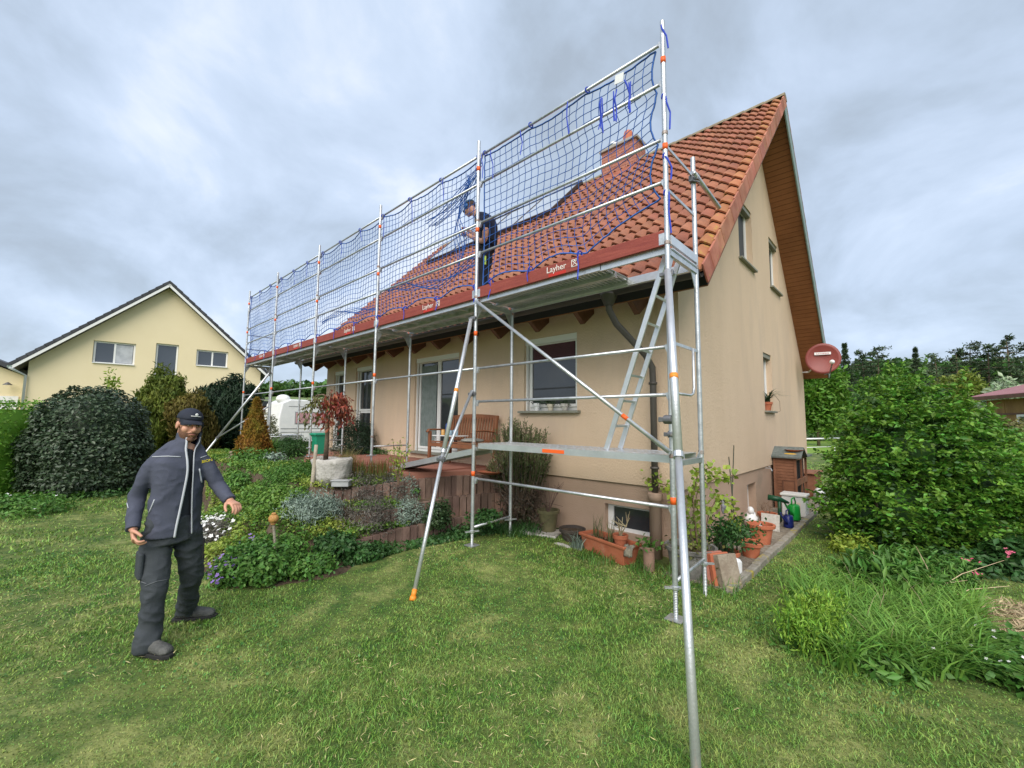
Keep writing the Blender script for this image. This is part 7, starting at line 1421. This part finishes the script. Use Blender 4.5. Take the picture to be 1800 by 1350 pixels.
def boot(t, ankle, toe_dir, s=1.0, zg=0.08):
    a = np.array(ankle, float); d = np.array([toe_dir[0], toe_dir[1], 0.]); d /= np.linalg.norm(d); mb = MB(); z0 = zg; lift = 0
    base = np.array([a[0], a[1], z0])
    P = [base-d*.07+[0, 0, .05], base-d*.02+[0, 0, .062], base+d*.05+[0, 0, .062], base+d*.12+[0, 0, .052], base+d*.185+[0, 0, .042], base+d*.215+[0, 0, .038]]
    limb(mb, P, [(.030, .034), (.046, .040), (.046, .044), (.040, .050), (.032, .048), (.014, .030)], 14, 4, ref=(0, 0, 1)); limb(mb, [base-d*.01+[0, 0, .05], a+[0, 0, .02], a+[0, 0, .07]], [(.055, .045), (.052, .045), (.055, .05)], 12, 4)
    o = fuse(mb, 'boot', bootM, t, .008, 3, .0015, (20, 20, 20)); mb = MB(); Q = []; sd = np.array([-d[1], d[0], 0])
    for f, w_ in ((-.10, .030), (-.07, .042), (0, .045), (.08, .047), (.15, .052), (.20, .044), (.235, .018)): Q.append((f, w_))
    poly = [base+d*f+sd*w_ for f, w_ in Q]+[base+d*f-sd*w_ for f, w_ in Q[::-1]]; mb.prism([(p[0], p[1], z0-.004) for p in poly], (0, 0, .030)); bevel(mb.obj('sole', soleM, o), .006)
    mb = MB()
    for k in range(4): c = base+d*(.05+.025*k)+[0, 0, .112-.012*k]; mb.path([c-sd*.025, c+[0, 0, .006], c+sd*.025], .003, 5)
    mb.obj('laces', M('dark_lace', (.04, .04, .04)), o)
def cast(bvh, u, v, off=.004, o_=Vector((0, 0, 0))):
    r = Vector(ray(u, v)).normalized(); h = bvh.ray_cast(Vector(CP)-o_, r)
    return (None, None) if h[0] is None else (h[0]+o_+h[1]*off, h[1])
def bvhof(o):
    return BVHTree.FromPolygons([v.co.copy() for v in o.data.vertices], [list(p.vertices) for p in o.data.polygons]), org(o)
def worker_lawn():
    O = np.array([-2.68, -3.11, .08]); ef = CP-O; ef[2] = 0; ef /= np.linalg.norm(ef); er = np.array([ef[1], -ef[0], 0]); er = er if er@CR > 0 else -er
    t = T('person', 'man in blue-grey work jacket, grey trousers and dark cap walking on the lawn', 'person', O)
    def J(u, v, b=0.): r = ray(u, v); q = O+ef*b; return CP+r*(((q-CP)@ef)/(r@ef))
    Z = np.array([0, 0, 1.])
    RS, RE, RW = J(272, 812, .0), J(240, 877, -.06), J(234, 932, .10); LS, LE, LW = J(361, 812, -.02), J(383, 853, .02), J(405, 881, .20)
    RH, RK, RA = J(276, 935, 0), J(272, 1035, .10), J(258, 1138, .13); LH, LK, LA = J(328, 935, -.03), J(337, 1012, -.12), J(327, 1078, -.36)
    PEL = J(302, 925, 0); NK = J(331, 776, -.02); HC = J(333, 747, .02)
    face = ef*.93+er*.34-Z*.10; upv = Z+er*.10-ef*.0
    chest = ef*.87+er*.50; chest /= np.linalg.norm(chest); side = np.cross(Z, chest); side = side if side@er > 0 else -side
    # body (skin), one continuous mesh
    mb = MB(); pieces, Lc, Rm = head(t, mb, HC, face, upv, 1.0, True, NK, navy)
    limb(mb, [NK-Z*.02, J(322, 803, 0), J(312, 850, 0), PEL], [(.075, .06), (.12, .08), (.14, .10), (.14, .10)], 16, 4, ref=tuple(side))
    limb(mb, [J(325, 806), RS-Z*.02, RE, RW], [.05, .035, .04, .028], 10); limb(mb, [J(335, 806), LS-Z*.02, LE, LW], [.05, .035, .04, .028], 10)
    limb(mb, [PEL, RH, RK, RA], [.10, .08, .055, .04], 10); limb(mb, [PEL, LH, LK, LA], [.10, .08, .055, .04], 10)
    hd = J(236, 952, .16)-RW; hand(mb, RW, hd, er*.8+ef*.2-Z*.1, ef+er*.2, .75, 1.08); hd = J(418, 889, .30)-LW; hand(mb, LW, hd, -er*.25-Z*.9-ef*.2, ef*.4+er*.2-Z*.3 if False else -er*.5+ef*.8, .7, 1.05)
    body = fuse(mb, 'body', skin, t, .0052, 2)
    for q, nm, mt_, sm in pieces: q.obj(nm, mt_, t, sm)
    # headset at the right ear
    q = MB(); q.path([Lc(-.088, -.005, -.035), Lc(-.094, .0, 0), Lc(-.09, -.01, .03)], .009, 8); q.path([Lc(-.092, .0, -.03), Lc(-.088, .03, -.05), Lc(-.082, .055, -.052)], [.005, .003, .003], 6); q.obj('headset', darkin, t, True)
    # shirt
    mb = MB(); rings = [(940, 303, .145, .112), (900, 306, .145, .112), (850, 312, .145, .112), (815, 319, .135, .10), (799, 322, .10, .085), (786, 328, .066, .064)]
    limb(mb, [J(u, v, 0) for v, u, a, b in rings], [(a, b) for v, u, a, b in rings], 24, 5, ref=tuple(side)); fuse(mb, 'shirt', shirtM, t, .011, 3, .0025, (10, 10, 14))
    # jacket: open front shell + sleeves + collar
    RG_ = [(938, 304, .182, .138, .34), (922, 305, .182, .140, .31), (895, 308, .176, .138, .25), (860, 312, .178, .138, .17), (830, 316, .182, .135, .12), (810, 318, .178, .125, .13), (798, 320, .140, .108, .20), (788, 323, .105, .095, .34), (778, 329, .088, .085, .55), (768, 332, .078, .080, .70), (760, 333, .080, .083, .80)]
    mb = MB(); n = 34; V = []; F = []
    cs = [J(u, v, 0) for v, u, *_ in RG_]
    for (v, u, a, b, g), c in zip(RG_, cs):
        for lay in (0, 1):
            for i in range(n): th = g+(2*math.pi-2*g)*i/(n-1)+math.pi*0; q = .016*lay; V.append(c+chest*math.cos(th)*(b-q)+side*math.sin(th)*(a-q))
    K = 2*n; R_ = len(RG_)
    for r_ in range(R_-1):
        for i in range(n-1):
            a = r_*K+i; F.append((a, a+1, a+K+1, a+K)); b = r_*K+n+i; F.append((b+1, b, b+K, b+K+1))
        a = r_*K; F.append((a, a+K, a+K+n, a+n)); a = r_*K+n-1; F.append((a+K, a, a+n, a+n+K))
    for i in range(n-1): F.append((i+1, i, n+i, n+i+1)); a = (R_-1)*K+i; F.append((a, a+1, a+n+1, a+n))
    mb.add(V, F)
    limb(mb, [J(321, 781, -.02), J(297, 790, -.01), RS+er*.03], [.048, .052, .062], 14, 4); limb(mb, [J(341, 784, -.03), J(350, 794, -.03), LS-er*.02], [.040, .048, .060], 14, 4)
    limb(mb, [J(300, 800, 0), RS+er*.02, lerp(RS, RE, .5)-er*.005, RE, lerp(RE, RW, .5), RW+(RE-RW)*.02], [.064, .070, .062, .056, .052, .048], 18, 6)
    limb(mb, [J(335, 800, 0), LS-er*.02, lerp(LS, LE, .5), LE, lerp(LE, LW, .5), LW+(LE-LW)*.04], [.060, .066, .058, .053, .049, .045], 18, 6)
    jk = fuse(mb, 'jacket', jackM, t, .0075, 3, .011, (7, 7, 8.5))
    bv, oo = bvhof(jk)
    def trace(nm, px, r, mt_, par=jk, flat=.4, sub=5):
        P = []
        for (a, b) in zip(px[:-1], px[1:]):
            for k in range(sub): p = lerp(a, b, k/sub); h, nn = cast(bv, p[0], p[1], .002, oo); (P.append(h) if h is not None else None)
        h, nn = cast(bv, *px[-1], .002, oo); (P.append(h) if h is not None else None)
        if len(P) < 3: return
        P = [P[0]]+[p for a, p in zip(P[:-1], P[1:]) if (p-a).length < .06]
        if len(P) > 2: mb = MB(); mb.path(P, r, 6); mb.obj(nm, mt_, par, True)
    def edge(sgn, r, nm, mt_):
        P = []
        for (v, u, a, b, g), c in zip(RG_[:-1], cs[:-1]): th = g*sgn; P.append(c+chest*math.cos(th)*(b+.0)+side*math.sin(th)*(a+.0))
        a_, b_ = smoothpath(P, [r]*len(P), 4); mb = MB(); mb.path(a_, [(r, r*.8)]*len(a_), 6); mb.obj(nm, mt_, jk, True)
    edge(1, .006, 'zip_edge', piping); edge(-1, .011, 'zip_edge', piping)
    trace('chest_piping', [(268, 803), (296, 802), (318, 803)], .0035, piping); trace('chest_piping', [(352, 805), (366, 800)], .0035, piping)
    trace('pocket_zip', [(350, 824), (354, 848)], .006, piping); trace('pocket_zip', [(272, 878), (262, 902)], .0045, piping); trace('sleeve_piping', [(222, 878), (226, 893)], .003, piping)
    h, nn = cast(bv, 360, 813, .003, oo)
    if h is not None:
        x = Vector(er)-nn*Vector(er).dot(nn); x = (x+Vector(Z)*.22-nn*nn.dot(x+Vector(Z)*.22)).normalized(); y = nn.cross(x).normalized(); y = y if y.z > 0 else -y; flatext('lettering', 'FABION', .030, h-x*.0, Matrix((x, y, x.cross(y))).transposed(), M('yellow_print', (.75, .62, .02), rough=.6), jk, .0015)
    # trousers
    mb = MB(); limb(mb, [J(304, 905, 0), PEL, J(302, 950, 0)], [(.17, .12), (.172, .125), (.16, .125)], 20, 4, ref=tuple(side))
    limb(mb, [RH+Z*.02, lerp(RH, RK, .5), RK, lerp(RK, RA, .5), RA+Z*.03, RA-Z*.02], [.102, .094, .080, .076, .082, .074], 18, 6); limb(mb, [LH+Z*.02, lerp(LH, LK, .5), LK, lerp(LK, LA, .5), LA+Z*.03, LA-Z*.01], [.102, .092, .078, .072, .080, .072], 18, 6)
    tr = fuse(mb, 'trousers', trouM, t, .008, 3, .017, (6, 6, 9), seed=3)
    bv, oo = bvhof(tr); trace('knee_seam', [(255, 1030), (275, 1022), (300, 1018)], .003, M('grey_seam', (.12, .13, .14)), tr); trace('pocket_edge', [(240, 960), (242, 1020), (258, 1026)], .0035, M('grey_seam', (.12, .13, .14)), tr)
    mb = MB(); c = RH*.45+RK*.55-er*.095; mb.box(c, (.03, .15, .19), rz=math.atan2(ef[1], ef[0])-1.57+.2); bevel(mb.obj('cargo_pocket', trouM, tr), .012)
    mb = MB(); q = J(359, 945, .06); mb.path([q, q-Z*.16], [(.012, .006), (.010, .006)], 6); bevel(mb.obj('strap_end', darkin, tr), .002)
    boot(t, RA-Z*.03, ef*.75+er*.62, 1.15); boot(t, LA-Z*.0, ef*.35+er*.9, 1.15)
worker_lawn()
def worker_roof():
    Y0 = .38; O = np.array([-2.93, Y0, DK+.06]); t = T('person', 'worker in navy T-shirt and cap standing on the upper deck behind the net, fixing it', 'person', O)
    J = lambda u, v, dy=0.: AT(u, v, 'y', Y0+dy); Z = np.array([0, 0, 1.]); fw = np.array([-1., -.15, 0])
    HC = J(826, 366); NK = J(843, 381); S1, E1_, W1_ = J(853, 391, -.17), J(850, 423, -.17), J(823, 413, -.14); S2, E2_, W2_ = J(853, 388, .17), J(847, 418, .18), J(824, 406, .12)
    PEL = J(853, 430); A1, A2 = np.array([PEL[0]+.02, Y0-.10, DK+.12]), np.array([PEL[0]-.08, Y0+.10, DK+.12]); K1, K2 = lerp(PEL, A1, .5)+[-.03, -.02, 0], lerp(PEL, A2, .5)+[-.05, 0.02, 0]
    mb = MB(); pieces, Lc, Rm = head(t, mb, HC, fw*1.0-Z*.45, Z-np.array([.45, 0, 0]), .98, False, NK, M('cap_teal', (.015, .05, .06), rough=.8), False)
    limb(mb, [NK, J(854, 395), PEL], [.08, .12, .11], 12); 
    for S, E, W_, d in ((S1, E1_, W1_, .0), (S2, E2_, W2_, 0)): limb(mb, [J(852, 392), S, E, W_], [.05, .052, .042, .030], 10); hand(mb, W_, (W_-E)+Z*.05, np.array([0, -.3, -1.]), (0, -1, .4), .9)
    fuse(mb, 'body', skin, t, .0065, 2)
    for q, nm, mt_, sm in pieces: q.obj(nm, mt_, t, sm)
    for e, dy in ((1, .09), (-1, -.09)): q = MB(); c = Lc(.085*e, 0, 0); blob(q, c, (.035, .02, .04), None, 12, 8); q.obj('ear_protector', M('ear_blue', (.02, .12, .35), rough=.4), t, True)
    mb = MB(); limb(mb, [NK+[.01, 0, -.0], J(853, 390), J(857, 408), J(856, 432)], [(.10, .07), (.20, .125), (.175, .13), (.165, .13)], 20, 5, ref=(0, 1, 0))
    for S, E in ((S1, E1_), (S2, E2_)): limb(mb, [J(854, 391), S, lerp(S, E, .5)], [.08, .082, .068], 14, 4)
    fuse(mb, 'shirt', M('navy_shirt', (.010, .013, .030), (.016, .020, .042), 9, .9), t, .011, 3, .003, (9, 9, 14))
    mb = MB(); limb(mb, [J(856, 424), PEL, PEL-Z*.10], [(.17, .13), (.175, .135), (.16, .13)], 18, 4, ref=(0, 1, 0))
    for K, A in ((K1, A1), (K2, A2)): limb(mb, [PEL+(K-PEL)*.1, lerp(PEL, K, .5)+[0, (K-PEL)[1]*.5, 0], K, A, A-Z*.06], [.10, .095, .078, .068, .066], 14, 5)
    tr = fuse(mb, 'trousers', M('dark_trousers', (.018, .02, .028), (.03, .033, .042), 6, .9), t, .011, 3, .004, (8, 8, 12)); mb = MB(); c = J(852, 458, -.12); mb.box(c, (.05, .02, .13)); bevel(mb.obj('hi_vis_pocket', M('hi_vis', (.55, .75, .1), rough=.5), tr), .005); mb = MB(); mb.path([PEL+[math.cos(a)*.18, math.sin(a)*.145, .03] for a in np.linspace(0, 6.28, 22)], .014, 6); mb.obj('belt', darkin, tr)
    for A, d in ((A1, fw), (A2, fw)): boot(t, A, d, 1, DK+.065)
worker_roof()
